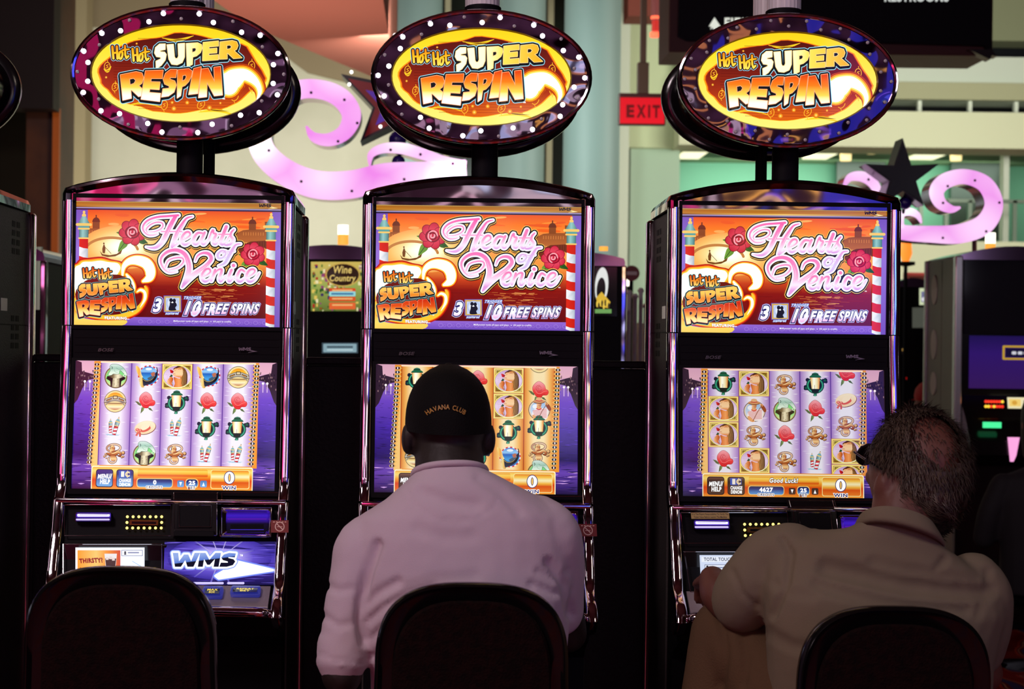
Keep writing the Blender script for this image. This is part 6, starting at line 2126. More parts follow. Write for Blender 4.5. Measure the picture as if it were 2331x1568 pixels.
# red awning and orange lamp far behind the right machine
p, q = W(2056, 620, 8.0), W(2126, 640, 8.0)
t = thing('red_awning', 'small red awning in the distance right of the front row', 'awning', (p.x, 8.0, 0))
bm = bmesh.new()
prism(bm, [(0, p.z), (-.25, q.z), (-.25, q.z - .02), (0, q.z)], 0, q.x - p.x, axis='x')
obj('canopy', bm, mat('awning_red', S(150, 25, 22), .6), t)
bm = bmesh.new()
for xx in (.02, q.x - p.x - .04):
    box(bm, (xx, -.02, 0), (xx + .03, .01, q.z))
obj('awning_post', bm, M_MATTE, t)
p, q = W(2052, 545, 7.0), W(2072, 596, 7.0)
t = thing('lantern_lamp', 'small glowing orange lantern beside the right front machine', 'lamp', ((p.x + q.x) / 2, 7.0, 0))
bm = bmesh.new()
lathe(bm, [(.02, q.z), (.04, q.z + .05), (.035, p.z - .02), (.02, p.z)], (0, 0, 0), 12)
obj('lamp_glass', bm, mat('lantern_orange', (1, .5, .1), .4, emit=S(255, 130, 40), power=1.3), t, smooth=True)
bm = bmesh.new()
lathe(bm, [(.12, 0), (.12, .02), (.012, .03), (.012, q.z - .03), (.06, q.z - .02), (.06, q.z)], (0, 0, 0), 12)
obj('lamp_post', bm, M_MATTE, t)

# bright chrome rail posts, a round red sign and a lamp seen left of the right front machine
for i, (x, y0) in enumerate(((1416, 690), (1432, 660), (1446, 668), (1459, 655), (1470, 690))):
    c = W(x, y0, 5.2 + .12 * i)
    bm = bmesh.new()
    lathe(bm, [(.016, 0), (.016, .01), (.012, .02), (.012, c.z - .03), (.02, c.z - .015), (.008, c.z)], (0, 0, 0), 12)
    tag(obj('rail_post', bm, mat('rail_white_metal', (.8, .8, .82), .3, .3), None, (c.x, c.y, 0), smooth=True), ('chrome rail post touching the black machine with the pale picture', 'chrome rail post under the round red sign', 'chrome rail post in the middle of the gap left of the right front machine', 'tallest chrome rail post left of the right front machine', 'chrome rail post nearest the right front machine')[i], 'post', 'chrome posts in the gap')
c = W(1438, 622, 6.0)
t = thing('round_sign', 'small round red no entry sign above the chrome rail posts', 'sign', (c.x, 6.0, 0))
bm = bmesh.new()
n = 24
loft(bm, [[(.045 * math.cos(2 * PI * i / n), y, c.z + .045 * math.sin(2 * PI * i / n)) for i in range(n)] for y in (-.01, .01)])
d = obj('sign_disc', bm, mat('round_red', S(120, 40, 38), .5), t)
face_art('sign_writing', d, [(-.03, -.0105, c.z + .01), (.03, -.0105, c.z + .01), (.03, -.0105, c.z - .01), (-.03, -.0105, c.z - .01)], 60, 20, lambda a: a.rect(0, 0, 60, 20, S(205, 190, 180)), M_PRINT, .001)
bm = bmesh.new()
lathe(bm, [(.12, 0), (.12, .02), (.012, .03), (.012, c.z)], (0, .02, 0), 12)
obj('sign_post', bm, M_MATTE, t)
c = W(1431, 643, 6.4)
t = thing('small_lamp', 'small glowing lamp beside the round red sign', 'lamp', (c.x, 6.4, 0))
bm = bmesh.new()
bmesh.ops.create_uvsphere(bm, u_segments=14, v_segments=8, radius=.025)
obj('lamp_globe', bm, M_CANDLE, t, (0, 0, c.z), smooth=True)
bm = bmesh.new()
lathe(bm, [(.12, 0), (.12, .02), (.012, .03), (.012, c.z - .02)], (0, 0, 0), 12)
obj('lamp_post', bm, M_MATTE, t)


# ---------------------------------------------------------------- casino chairs
def chair_outline(d=0.0, n=40):
    """Back rest seen from behind: (x, z), z above the floor; d shrinks it."""
    w0, w1, zb, zt = .186 - d, .178 - d, .60 + d, 1.0 - d
    pts = [(-w0, zb), ]
    for i in range(n + 1):
        t = PI - PI * i / n
        c, s = math.cos(t), math.sin(t)
        e = 2 / 2.9
        pts.append((w1 * math.copysign(abs(c) ** e, c) * (1.0 + .0 * s), zt - .17 + (.17) * abs(s) ** e))
    pts.append((w0, zb))
    return pts


def bent(y, z, k=.10):
    return y + k * max(0, z - .62) * -.9                         # the back leans towards the camera as it rises


M_FAB = mat('chair_fabric_dark_red', (0.009, 0.0022, 0.0018), 0.9, spec=0.1, bump=(220, .4, 3), tint=(70, (0.004, 0.0015, 0.0012)))
M_SHELL = mat('chair_shell_black', (0.004, 0.004, 0.004), 0.16)


def b_shell(bm):
    rings = []
    for y, d in ((-.030, .012), (-.040, .004), (-.032, -.002), (-.012, -.002), (-.004, .004), (.0, .014)):
        rings.append([(x, bent(y, z), z) for x, z in chair_outline(d)])
    loft(bm, rings)


def b_backpad(bm):
    rings = [[(x, bent(y, z), z) for x, z in chair_outline(d)] for y, d in ((-.036, .030), (-.043, .034), (-.044, .05))]
    loft(bm, rings)


def b_frontpad(bm):
    rings = [[(x, bent(y, z), z) for x, z in chair_outline(d)] for y, d in ((-.002, .02), (.02, .022), (.034, .034), (.038, .06))]
    loft(bm, rings)


def make_chair(x, y, label, yaw=0.0, dz=0.0, group='casino chairs before the front row'):
    t = thing('casino_chair', label, 'chair', (x, y, 0), yaw, group)
    b = part('backrest', t, b_shell, M_SHELL, True, 50, (0, 0, dz))
    part('back_panel', b, b_backpad, M_FAB, True, 50)
    part('front_cushion', b, b_frontpad, M_FAB, True, 50)

    def seat(bm):
        o = rrect(-.20, .0, .20, .40, .09, 6)
        loft(bm, [[(u * k, .2 + (v - .2) * k, z) for u, v in o] for z, k in ((.47, .93), (.475, 1.0), (.515, 1.0), (.535, .95), (.54, .7))])
    part('seat', t, seat, M_FAB, True, 50)

    def arm(bm):
        tube(bm, cr([(0, .12, .466), (0, -.02, .47), (0, -.065, .52), (0, -.06, .62 + dz), (0, -.062, .72 + dz)], 5), .022, 10)
    part('back_bracket', t, arm, M_SHELL, key='bracket%.3f' % dz)

    def ped(bm):
        lathe(bm, [(.21, 0), (.21, .012), (.19, .022), (.05, .04), (.032, .06), (.032, .45), (.07, .465), (.07, .47)], (0, .2, 0), 32)
    part('pedestal', t, ped, M_CHROME)

    def foot(bm):
        n = 24
        tube(bm, [(.17 * math.cos(2 * PI * i / n), .2 + .17 * math.sin(2 * PI * i / n), .2) for i in range(n + 1)], .011, 8)
        for a in (0, PI / 2, PI, 1.5 * PI):
            tube(bm, [(.03 * math.cos(a), .2 + .03 * math.sin(a), .2), (.17 * math.cos(a), .2 + .17 * math.sin(a), .2)], .008, 8)
    part('foot_ring', t, foot, M_CHROME)
    return t


make_chair(-.583, -.70, 'empty casino chair in front of the machine without a player', 0, .029)
make_chair(.072, -.715, 'casino chair with the man in the cap sitting on it', 0, .009)
make_chair(.862, -.70, 'casino chair with the man with thinning hair sitting on it', 0, -.027)


# ---------------------------------------------------------------- people
def PX(v):
    """World point -> photograph pixel."""
    k = (DIST + v[1]) / FPX
    ix, iy = v[0] / k, (EYE - v[2]) / k
    c, s = math.cos(ROLL), math.sin(ROLL)
    return VPX + ix * c - iy * s, VPY + ix * s + iy * c


def remeshed(name, bm, voxel, smooth, m, sculpt=None):
    """Fuse overlapping closed shapes into one continuous skin; sculpt(co, normal) returns an offset along the normal."""
    bmesh.ops.recalc_face_normals(bm, faces=bm.faces)
    me = bpy.data.meshes.new('tmp')
    bm.to_mesh(me)
    bm.free()
    o = bpy.data.objects.new('tmp', me)
    COL.objects.link(o)
    r = o.modifiers.new('r', 'REMESH')
    r.mode, r.voxel_size = 'VOXEL', voxel
    if smooth:
        s = o.modifiers.new('s', 'SMOOTH')
        s.iterations, s.factor = smooth, .5
    dg = bpy.context.evaluated_depsgraph_get()
    dg.update()
    out = bpy.data.meshes.new_from_object(o.evaluated_get(dg))
    bpy.data.objects.remove(o)
    bpy.data.meshes.remove(me)
    out.name = name
    if sculpt:
        ns = [v.normal.copy() for v in out.vertices]
        for v, n in zip(out.vertices, ns):
            v.co += n * sculpt(v.co, n)
    out.materials.clear()
    out.materials.append(m)
    out.shade_smooth()
    return out


def ball_at(bm, c, r, sc=(1, 1, 1), rot=None, seg=16):
    M = Matrix.Translation(c) @ (rot or Matrix()) @ Matrix.Diagonal((*sc, 1))
    bmesh.ops.create_uvsphere(bm, u_segments=seg, v_segments=max(8, seg * 2 // 3), radius=r, matrix=M)


def limb(bm, pts, rs, k=4, n=14):
    P = cr([(*p, r) for p, r in zip(pts, rs)], k)
    tube(bm, [p[:3] for p in P], [p[3] for p in P], n)
    ball_at(bm, P[0][:3], P[0][3] * .99)
    ball_at(bm, P[-1][:3], P[-1][3] * .99)


def hand(bm, wrist, d, up, side, curl=.5, s=1.0):
    """Palm and five fingers from the wrist along d; up = back of the hand; side = +1 if the thumb lies along d x up."""
    d, up = Vector(d).normalized(), Vector(up).normalized()
    r = d.cross(up).normalized() * side                            # towards the thumb
    up = (up - d * up.dot(d)).normalized()
    w = Vector(wrist)
    rings = []
    for t, hw, hh in ((-.01, .026, .019), (.02, .034, .017), (.055, .041, .015), (.085, .042, .013), (.092, .036, .009)):
        c = w + d * t * s
        rings.append([c + r * (hw * s * math.cos(q)) + up * (hh * s * math.sin(q)) for q in [2 * PI * i / 14 for i in range(14)]])
    loft(bm, rings)
    for u, l, rad in ((.031, .070, .0085), (.011, .078, .0088), (-.010, .073, .0084), (-.029, .057, .0075)):
        p = w + (d * .082 + r * u) * s
        pts, dd = [p - d * .015 * s, p], d.copy()
        for f in (.42, .32, .26):
            dd = (dd - up * curl * .75).normalized()
            p = p + dd * l * f * s
            pts.append(p.copy())
        limb(bm, pts, [rad * s, rad * s, rad * s, rad * .92 * s, rad * .75 * s], 3, 10)
    p = w + (d * .02 + r * .028) * s
    limb(bm, [p - r * .01, p + (d * .022 + r * .02 - up * .006) * s, p + (d * .048 + r * .028 - up * .014) * s, p + (d * .066 + r * .026 - up * .02) * s], [.012 * s, .0115 * s, .010 * s, .0078 * s], 3, 10)


def head(bm, c, R, w=.078, dpt=.098, h=.118):
    """Head about centre c; R turns (x right of the face's own left-right, y forward, z up)."""
    def T(p):
        return Vector(c) + R @ Vector(p)
    n, m = 28, 18
    rings = []
    for j in range(m + 1):
        f = -PI / 2 + PI * j / m
        z, q = math.sin(f), math.cos(f)
        q = max(q, .02)
        ring = []
        for i in range(n):
            t = 2 * PI * i / n
            x, y = math.cos(t) * q, math.sin(t) * q
            jaw = 1 - .26 * max(0, -z) ** 1.3
            back = 1.0 if y > 0 else 1 - .35 * max(0, -z)
            fx = w * x * jaw
            fy = dpt * y * back + (.012 * max(0, -z) if y > 0 else 0)
            ring.append(T((fx, fy, h * z)))
        rings.append(ring)
    loft(bm, rings)
    ro = R.to_4x4()
    ball_at(bm, T((0, dpt * .98, -.02)), .016, (.8, 1.1, 1.5), ro)     # nose
    ball_at(bm, T((0, dpt * .93, .004)), .011, (.7, 1, 2.0), ro)
    for s in (-1, 1):
        ball_at(bm, T((s * .031, dpt * .83, .008)), .0125, (1.1, .8, .9), ro)   # eyes under a brow
        ball_at(bm, T((s * .032, dpt * .83, .029)), .013, (1.9, .8, .55), ro)
        ball_at(bm, T((s * .045, dpt * .66, -.03)), .022, (1, .9, .8), ro)
        ball_at(bm, T((s * (w + .007), -.010, -.024)), .027, (.45, .75, 1.2), ro)  # ears
        ball_at(bm, T((s * (w + .002), -.002, -.046)), .013, (.6, .8, 1.1), ro)
    ball_at(bm, T((0, dpt * .90, -.058)), .015, (1.7, .6, .45), ro)
    ball_at(bm, T((0, dpt * .89, -.068)), .014, (1.5, .6, .45), ro)
    ball_at(bm, T((0, dpt * .82, -.098)), .02, (1.1, .8, .8), ro)
    return T


def ring_px(l, r, Y, dep, n=28, e=2.3, yl=0.0, yr=0.0, tilt=0.0):
    """Torso section between two silhouette points given in pixels, centred at depth Y."""
    A, B = W(*l, Y + yl), W(*r, Y + yr)
    c, u = (A + B) / 2, (B - A) / 2
    out = []
    for i in range(n):
        t = 2 * PI * i / n
        x, y = math.cos(t), math.sin(t)
        x, y = math.copysign(abs(x) ** (2 / e), x), math.copysign(abs(y) ** (2 / e), y)
        out.append(c + u * x + Vector((0, dep * y, -dep * y * tilt)))
    return out


def shrink(ring, k, kz=1.0):
    c = sum(ring, Vector()) / len(ring)
    return [c + Vector(((p.x - c.x) * k, (p.y - c.y) * k, (p.z - c.z) * kz)) for p in ring]


def creases(lines):
    """Sculpting function: furrows (depth in metres) along pixel polylines on the side facing the camera."""
    segs = []
    for pts, w, d in lines:
        for a, b in zip(pts, pts[1:]):
            segs.append((a, b, w, d))

    def f(co, n):
        if n.y > .35:
            return 0
        x, y = PX(co)
        tot = 0
        for (ax, ay), (bx, by), w, d in segs:
            if min(ax, bx) - 3 * w < x < max(ax, bx) + 3 * w and min(ay, by) - 3 * w < y < max(ay, by) + 3 * w:
                dx, dy = bx - ax, by - ay
                L = dx * dx + dy * dy
                t = max(0, min(1, ((x - ax) * dx + (y - ay) * dy) / L))
                q = ((x - ax - t * dx) ** 2 + (y - ay - t * dy) ** 2) / (w * w)
                if q < 9:
                    tot = min(tot, -d * (math.exp(-q) - .35 * math.exp(-((math.sqrt(q) - 1.9) ** 2) * 2)))
        return 1.5 * tot + .0016 * noise.noise(Vector(co) * 14) + .0006 * noise.noise(Vector(co) * 45)
    return f


def capf(z):
    return 1.065 * max(.05, 1 - max(0, z / .1285) ** 2.5) ** .5


# ---- the man in the cap
def man_in_cap():
    Y = -.50
    t = thing('person', 'man in white T-shirt and black cap, seated facing the middle machine', 'person', (.06, -.5, 0))
    off = Vector(t.location)

    def add(name, me, parent=t):
        me.transform(Matrix.Translation(-off))
        return link(name, me, parent)
    skin = mat('skin_dark', (0.013, 0.007, 0.005), .6, bump=(60, .1))
    bm = bmesh.new()
    hc = W(1020, 972, -.44)
    R = Matrix.Rotation(.10, 3, 'Z') @ Matrix.Rotation(-.06, 3, 'X')
    T = head(bm, hc, R, .078, .10, .122)
    limb(bm, [W(1024, 1130, -.50), W(1024, 1075, -.485), W(1021, 1010, -.45)], [.078, .072, .068], 4, 20)
    rings = [ring_px((965, 1110), (1085, 1110), Y + .01, .055), ring_px((905, 1160), (1150, 1160), Y, .06), ring_px((850, 1235), (1235, 1235), Y, .07), ring_px((855, 1350), (1250, 1350), Y, .09), ring_px((880, 1480), (1245, 1480), Y + .02, .10), ring_px((885, 1600), (1250, 1600), Y + .04, .11), ring_px((885, 1690), (1250, 1690), Y + .06, .12)]
    loft(bm, rings)
    sL, sR = W(835, 1245, Y + .01), W(1250, 1245, Y + .01)
    eL, eR = W(778, 1535, -.54), W(1292, 1440, -.36)
    wL, wR = Vector((-.155, -.375, .965)), Vector((.255, -.36, .965))
    limb(bm, [sL, (sL + eL) / 2 + Vector((-.008, 0, 0)), eL], [.038, .039, .039], 4)
    limb(bm, [eL, (eL + wL) / 2, wL], [.042, .043, .027], 4)
    limb(bm, [sR, (sR + eR) / 2, eR], [.038, .038, .039], 4)
    limb(bm, [eR, (eR + wR) / 2, wR], [.042, .042, .027], 4)
    hand(bm, wL, Vector((.25, .8, -.25)), (0, .25, 1), 1, .35)
    hand(bm, wR, Vector((-.25, .8, -.25)), (0, .25, 1), -1, .35)
    hips = Vector((.07, -.46, .66))
    legs = []
    for s, kx, fx in ((-1, -.10, -.09), (1, .26, .24)):
        h, k, a = hips + Vector((s * .10, 0, -.01)), Vector((kx, -.06, .60)) if False else Vector((kx, -.15, .63)), Vector((fx, -.26, .13))
        legs.append((h, k, a))
        limb(bm, [h, (h + k) / 2, k], [.082, .074, .056], 4)
        limb(bm, [k, (k + a) / 2, a], [.056, .052, .036], 4)
        limb(bm, [a, a + Vector((0, -.01, -.06)), a + Vector((0, .10, -.09))], [.036, .036, .03], 3)
    add('body', remeshed('body', bm, .0065, 2, skin))
    # T-shirt: torso and two wide sleeves
    bm = bmesh.new()
    rings = [ring_px((941, 1082), (1106, 1075), Y + .015, .072, tilt=.35), ring_px((905, 1112), (1165, 1100), Y, .086, tilt=.15), ring_px((868, 1142), (1232, 1132), Y, .098), ring_px((822, 1172), (1282, 1168), Y, .106),
             ring_px((800, 1215), (1298, 1215), Y, .114), ring_px((795, 1290), (1300, 1290), Y, .122), ring_px((800, 1360), (1302, 1350), Y, .127), ring_px((812, 1440), (1296, 1430), Y + .01, .13), ring_px((842, 1520), (1290, 1510), Y + .02, .134), ring_px((846, 1600), (1292, 1600), Y + .04, .145), ring_px((850, 1680), (1290, 1680), Y + .06, .15)]
    loft(bm, rings)
    limb(bm, [W(880, 1222, Y + .005), W(836, 1248, Y), W(822, 1295, -.51), W(804, 1362, -.52), W(790, 1436, -.53), W(779, 1506, -.535)], [.056, .066, .062, .055, .052, .050], 4, 20)
    tube(bm, [W(781, 1450, -.53), W(779, 1514, -.537)], [.051, .053], 20)
    limb(bm, [W(1222, 1194, Y + .005), W(1250, 1222, Y), W(1268, 1290, -.47), W(1272, 1360, -.44), W(1275, 1392, -.42)], [.062, .066, .058, .052, .05], 4, 20)
    cl = [([(858, 1240), (838, 1300), (822, 1360), (818, 1410), (830, 1460)], 13, .010), ([(822, 1385), (860, 1350), (905, 1325)], 12, .006), ([(830, 1420), (870, 1385), (930, 1350), (985, 1335)], 10, .005), ([(838, 1460), (870, 1430), (905, 1405)], 9, .004),
          ([(842, 1500), (870, 1478), (890, 1470)], 8, .004), ([(1250, 1280), (1285, 1330), (1300, 1400)], 12, .007), ([(1210, 1330), (1260, 1350), (1296, 1345)], 10, .004), ([(1225, 1300), (1262, 1318), (1292, 1300)], 9, .003),
          ([(960, 1118), (1020, 1142), (1085, 1150)], 15, .003), ([(1090, 1090), (1140, 1120), (1180, 1165)], 13, .0025), ([(950, 1205), (1010, 1225), (1075, 1222)], 16, .002), ([(930, 1340), (1000, 1318), (1080, 1312)], 16, .002),
          ([(738, 1330), (770, 1345), (800, 1340)], 10, .003), ([(735, 1400), (770, 1425), (800, 1420)], 10, .003), ([(724, 1490), (780, 1505), (835, 1508)], 4, .0022)]
    # the back yoke: a half moon facing below the collar
    cl.append(([(925, 1110), (945, 1150), (985, 1178), (1035, 1188), (1085, 1180), (1125, 1155), (1142, 1112)], 3, .0014))
    cotton = mat('white_cotton', S(205, 190, 200), .9, spec=.1, bump=(400, .08, 2))
    add('t_shirt', remeshed('t_shirt', bm, .007, 5, cotton, creases(cl)))['label'] = 'white T-shirt'
    # collar rib
    bm = bmesh.new()
    A = ring_px((941, 1083), (1106, 1076), Y + .015, .074, 40, tilt=.35)
    tube(bm, A + [A[0]], .0065, 8)
    for v in bm.verts:
        v.co.z += .002
    me = mesh_of(bm, 'collar_rib', cotton, True)
    add('collar', me)
    # trousers and shoes
    bm = bmesh.new()
    ball_at(bm, hips + Vector((0, -.01, .0)), .15, (1.25, 1.0, .75))
    for h, k, a in legs:
        limb(bm, [h, (h + k) / 2, k], [.105, .092, .072], 4, 18)
        limb(bm, [k, (k + a) / 2, a + Vector((0, 0, .02))], [.072, .068, .058], 4, 18)
    denim = mat('trousers_black', (.006, .006, .008), .85, spec=.1)
    add('trousers', remeshed('trousers', bm, .01, 4, denim))
    for h, k, a in legs:
        bm = bmesh.new()
        limb(bm, [a + Vector((0, -.03, -.055)), a + Vector((0, .06, -.075)), a + Vector((0, .15, -.09))], [.05, .047, .036], 3, 14)
        ball_at(bm, a + Vector((0, -.03, -.03)), .05)
        box(bm, a + Vector((-.045, -.075, -.13)), a + Vector((.045, .18, -.10)), .01)
        add('shoe', remeshed('shoe', bm, .008, 2, mat('shoe_black', (.01, .01, .01), .5)))
    # cap
    bm = bmesh.new()
    n = 36
    rings = []
    for z in (-.006, -.002, .006, .018, .035, .05, .066, .082, .096, .108, .118, .124, .1275):
        f = capf(z)
        ring = []
        for i in range(n):
            a = 2 * PI * i / n
            x, y = math.cos(a), math.sin(a)
            zz = z + (.03 * max(0, y) - .012 * max(0, -y) if z < .004 else 0)
            ring.append(T((x * .083 * f, y * .106 * f - .002, zz)))
        rings.append(ring)
    loft(bm, rings)
    ball_at(bm, T((0, -.002, .1275)), .008, (1, 1, .5))
    br = []
    for s_, zz in ((0, 0), (1, -.012)):
        pass
    top, bot = [], []
    for i in range(19):                                              # brim, on the far side
        a = PI * (.12 + .76 * i / 18)
        x = math.cos(a)
        top.append((x, math.sin(a)))
    inner = [T((x * .084, y * .104, -.016 + .012 * y)) for x, y in top]
    outer = [T((x * .088, .06 + y * .125, -.030 + .006 * (1 - abs(x)))) for x, y in top]
    nz = T((0, 0, 1)) - T((0, 0, 0))
    loft(bm, [[p, q, q - nz * .004, p - nz * .004] for p, q in zip(inner, outer)])
    felt = mat('cap_black_twill', (.003, .0028, .003), .8, spec=.15, bump=(300, .2))
    cap = add('cap', mesh_of(bm, 'cap', felt, True, 50))
    cap['label'] = 'black cap with gold lettering on the back'
    # lettering wraps round the back of the cap
    a = Art(lambda u, v: (u, v), 1.0)
    word = 'HAVANA CLUB'
    gl = {'H': .9, 'A': .95, 'V': .95, 'N': .95, ' ': .55, 'C': .95, 'L': .75, 'U': .9, 'B': .85}
    tot = sum(gl[c] for c in word)
    pos = 0
    for c in word:
        if c != ' ':
            m = (pos + gl[c] / 2) / tot * 2 - 1
            ang = m * .62
            cx, cy = math.sin(ang) * 78, 78 - math.cos(ang) * 78
            for poly in glyphs(c, .012, 0):
                xs = [q[0] for g_ in glyphs(c, .012, 0) for q in g_]
                w_ = max(xs) - min(xs)
                Q = []
                for x, y in poly:
                    u, v = (x - min(xs) - w_ / 2) * 15.5 * .8, -(y - .35) * 15.5
                    Q.append((cx + u * math.cos(ang) - v * math.sin(ang), cy + u * math.sin(ang) + v * math.cos(ang)))
                a.lay = 1
                a.put([Q], S(190, 140, 60))
        pos += gl[c]
    ctr = W(1015, 926, -.55)
    V = []
    Ri = R.inverted()
    for x, k, y in a.V:
        px, py = 1015 + x, 926 + y
        lo = Ri @ (W(px, py, -.545) - hc)                            # drop onto the cap's back
        z = lo.z
        f = capf(z)
        sx = max(-1, min(1, lo.x / (.083 * f)))
        V.append(tuple(T((lo.x, -.106 * f * math.sqrt(1 - sx * sx) - .0048, z)) - off))
    a.V = V
    link('cap_lettering', a.mesh('cap_lettering', mat_gold()), cap)
    return t


def mat_gold():
    return print_mat('gold_thread', .5)


man_in_cap()


# ---- the man with thinning hair
def man_thin_hair():
    Y = -.52
    t = thing('person', 'man in grey polo shirt with thinning hair, seated facing the right front machine', 'person', (.92, -.52, 0))
    off = Vector(t.location)

    def add(name, me, parent=t):
        me.transform(Matrix.Translation(-off))
        return link(name, me, parent)
    skin = mat('skin_ruddy', (0.13, 0.045, 0.028), .55, bump=(60, .1))
    bm = bmesh.new()
    hc = W(2088, 1078, -.46)
    R = Matrix.Rotation(math.radians(25), 3, 'Z') @ Matrix.Rotation(math.radians(14), 3, 'X')
    T = head(bm, hc, R, .088, .108, .126)
    limb(bm, [W(2050, 1260, -.49), W(2055, 1195, -.50), W(2068, 1120, -.475)], [.052, .064, .068], 4, 20)
    loft(bm, [ring_px((1975, 1240), (2120, 1252), Y, .055), ring_px((1880, 1300), (2180, 1330), Y, .065), ring_px((1835, 1400), (2210, 1420), Y, .085), ring_px((1820, 1560), (2190, 1560), Y + .02, .10), ring_px((1815, 1680), (2190, 1680), Y + .05, .11)])
    sL, eL = W(1790, 1295, Y + .05), W(1676, 1382, -.40)
    wL = W(1622, 1318, -.34)
    limb(bm, [sL, sL * .5 + eL * .5, eL], [.036, .04, .042], 4)
    limb(bm, [eL, (eL * .5 + wL * .5) + Vector((-.01, 0, 0)), wL], [.043, .042, .029], 4)
    hand(bm, wL, Vector((.1, .9, -.25)), (0, .25, 1), 1, .6)
    sR, eR, wR = W(2215, 1365, Y + .02), W(2235, 1530, -.45), Vector((.98, -.37, .97))
    limb(bm, [sR, (sR + eR) / 2, eR], [.036, .038, .04], 4)
    limb(bm, [eR, (eR + wR) / 2, wR], [.043, .042, .029], 4)
    hand(bm, wR, Vector((-.2, .85, -.3)), (0, .25, 1), -1, .35)
    hips = Vector((.87, -.50, .685))
    kL = W(1652, 1440, -.33)
    legs = [(hips + Vector((-.10, .0, 0)), kL, Vector((.545, -.35, .42))), (hips + Vector((.10, 0, -.01)), Vector((1.02, -.16, .63)), Vector((1.05, -.25, .13)))]
    for h, k, a in legs:
        limb(bm, [h, (h + k) / 2, k], [.08, .072, .055], 4)
        limb(bm, [k, (k + a) / 2, a], [.055, .05, .036], 4)
        limb(bm, [a, a + Vector((0, -.01, -.06)), a + Vector((0, .10, -.09))], [.036, .036, .03], 3)
    add('body', remeshed('body', bm, .0065, 2, skin))
    # polo shirt
    bm = bmesh.new()
    rings = [ring_px((1955, 1192), (2128, 1232), Y - .012, .074, tilt=.55), ring_px((1925, 1204), (2150, 1262), Y, .086, tilt=.35), ring_px((1850, 1205), (2205, 1282), Y, .10, yl=.02), ring_px((1775, 1222), (2252, 1310), Y, .112, yl=.03), ring_px((1742, 1262), (2282, 1352), Y, .12, yl=.03),
             ring_px((1738, 1330), (2290, 1400), Y, .126), ring_px((1742, 1420), (2272, 1450), Y, .13), ring_px((1746, 1500), (2256, 1510), Y + .01, .135), ring_px((1748, 1600), (2250, 1600), Y + .03, .145), ring_px((1750, 1680), (2248, 1680), Y + .05, .15)]
    loft(bm, rings)
    limb(bm, [W(1800, 1255, Y + .03), W(1752, 1272, Y + .06), W(1722, 1312, -.45), W(1700, 1345, -.43), W(1690, 1368, -.41)], [.060, .062, .064, .066, .066], 4, 20)
    limb(bm, [W(2215, 1322, Y), W(2238, 1360, Y), W(2238, 1420, -.51), W(2225, 1480, -.48)], [.058, .058, .056, .054], 4, 20)
    cl = [([(1990, 1280), (2060, 1298), (2150, 1312), (2225, 1318)], 18, .004), ([(1880, 1292), (1960, 1308), (2050, 1330), (2160, 1342), (2245, 1346)], 22, .009), ([(1860, 1330), (1960, 1362), (2080, 1385), (2200, 1390)], 16, .005), ([(1780, 1225), (1800, 1260), (1790, 1330), (1760, 1400)], 10, .006),
          ([(2150, 1275), (2130, 1300), (2140, 1340)], 12, .004), ([(1765, 1330), (1800, 1350), (1850, 1355)], 14, .003), ([(1750, 1440), (1800, 1470), (1860, 1480)], 16, .003), ([(2250, 1300), (2240, 1360), (2225, 1400)], 12, .003), ([(1668, 1300), (1690, 1350), (1722, 1380)], 8, .003)]
    knit = mat('grey_knit', S(122, 112, 92), .9, spec=.1, bump=(420, .1, 2))
    add('polo_shirt', remeshed('polo_shirt', bm, .007, 5, knit, creases(cl)))['label'] = 'grey beige polo shirt'
    # folded collar
    bm = bmesh.new()
    A = ring_px((1952, 1180), (2126, 1224), Y - .012, .076, 40, tilt=.6)
    B = ring_px((1944, 1196), (2144, 1252), Y - .014, .092, 40, tilt=.45)
    C = ring_px((1946, 1208), (2144, 1264), Y - .014, .090, 40, tilt=.4)
    D = ring_px((1956, 1186), (2122, 1230), Y - .012, .072, 40, tilt=.6)
    loft(bm, [A, B, C, D, A], True, False)
    add('collar', mesh_of(bm, 'collar', knit, True))
    # khaki trousers and shoes
    bm = bmesh.new()
    ball_at(bm, hips + Vector((0, -.01, 0)), .15, (1.25, 1.0, .8))
    for h, k, a in legs:
        limb(bm, [h, (h + k) / 2, k], [.105, .096, .074], 4, 18)
        limb(bm, [k, (k + a) / 2, a + Vector((0, 0, .02))], [.074, .070, .060], 4, 18)
    khaki = mat('khaki_twill', S(92, 72, 52), .9, spec=.1, bump=(260, .2))
    add('trousers', remeshed('trousers', bm, .009, 4, khaki, creases([([(1640, 1400), (1650, 1480), (1640, 1560)], 12, .006), ([(1690, 1440), (1700, 1500), (1690, 1560)], 12, .005)])))['label'] = 'khaki trousers'
    for h, k, a in legs:
        bm = bmesh.new()
        limb(bm, [a + Vector((0, -.03, -.055)), a + Vector((0, .06, -.075)), a + Vector((0, .15, -.09))], [.05, .047, .036], 3, 14)
        ball_at(bm, a + Vector((0, -.03, -.03)), .05)
        box(bm, a + Vector((-.045, -.075, -.13)), a + Vector((.045, .18, -.10)), .01)
        add('shoe', remeshed('shoe', bm, .008, 2, mat('shoe_brown', (.04, .02, .01), .5)))
    # hair: a fringe round a thin crown, thousands of short strands on a matted base
    hair_m = mat('hair_grey_brown', (0.085, 0.058, 0.038), .55, tint=(40, (0.028, 0.018, 0.012)))
    bm = bmesh.new()
    rnd = random.Random(11)

    def cover(d):
        """How much hair grows at this direction of the head (0 bald .. 1 full); y forward."""
        x, y, z = d
        if y > .62 and z < .6:
            return 0
        if z < (-.86 if y < -.15 else -.2 + .6 * max(0, y)):
            return 0
        if abs(x) > .78 and -.42 < y < .3 and z < .12:              # round the ears
            return 0
        ang = Vector(d).angle(Vector((-.30, -.62, .74)))
        return .13 if ang < .36 else .5 if ang < .5 else 1.0
    n, m_ = 64, 44
    grid = {}
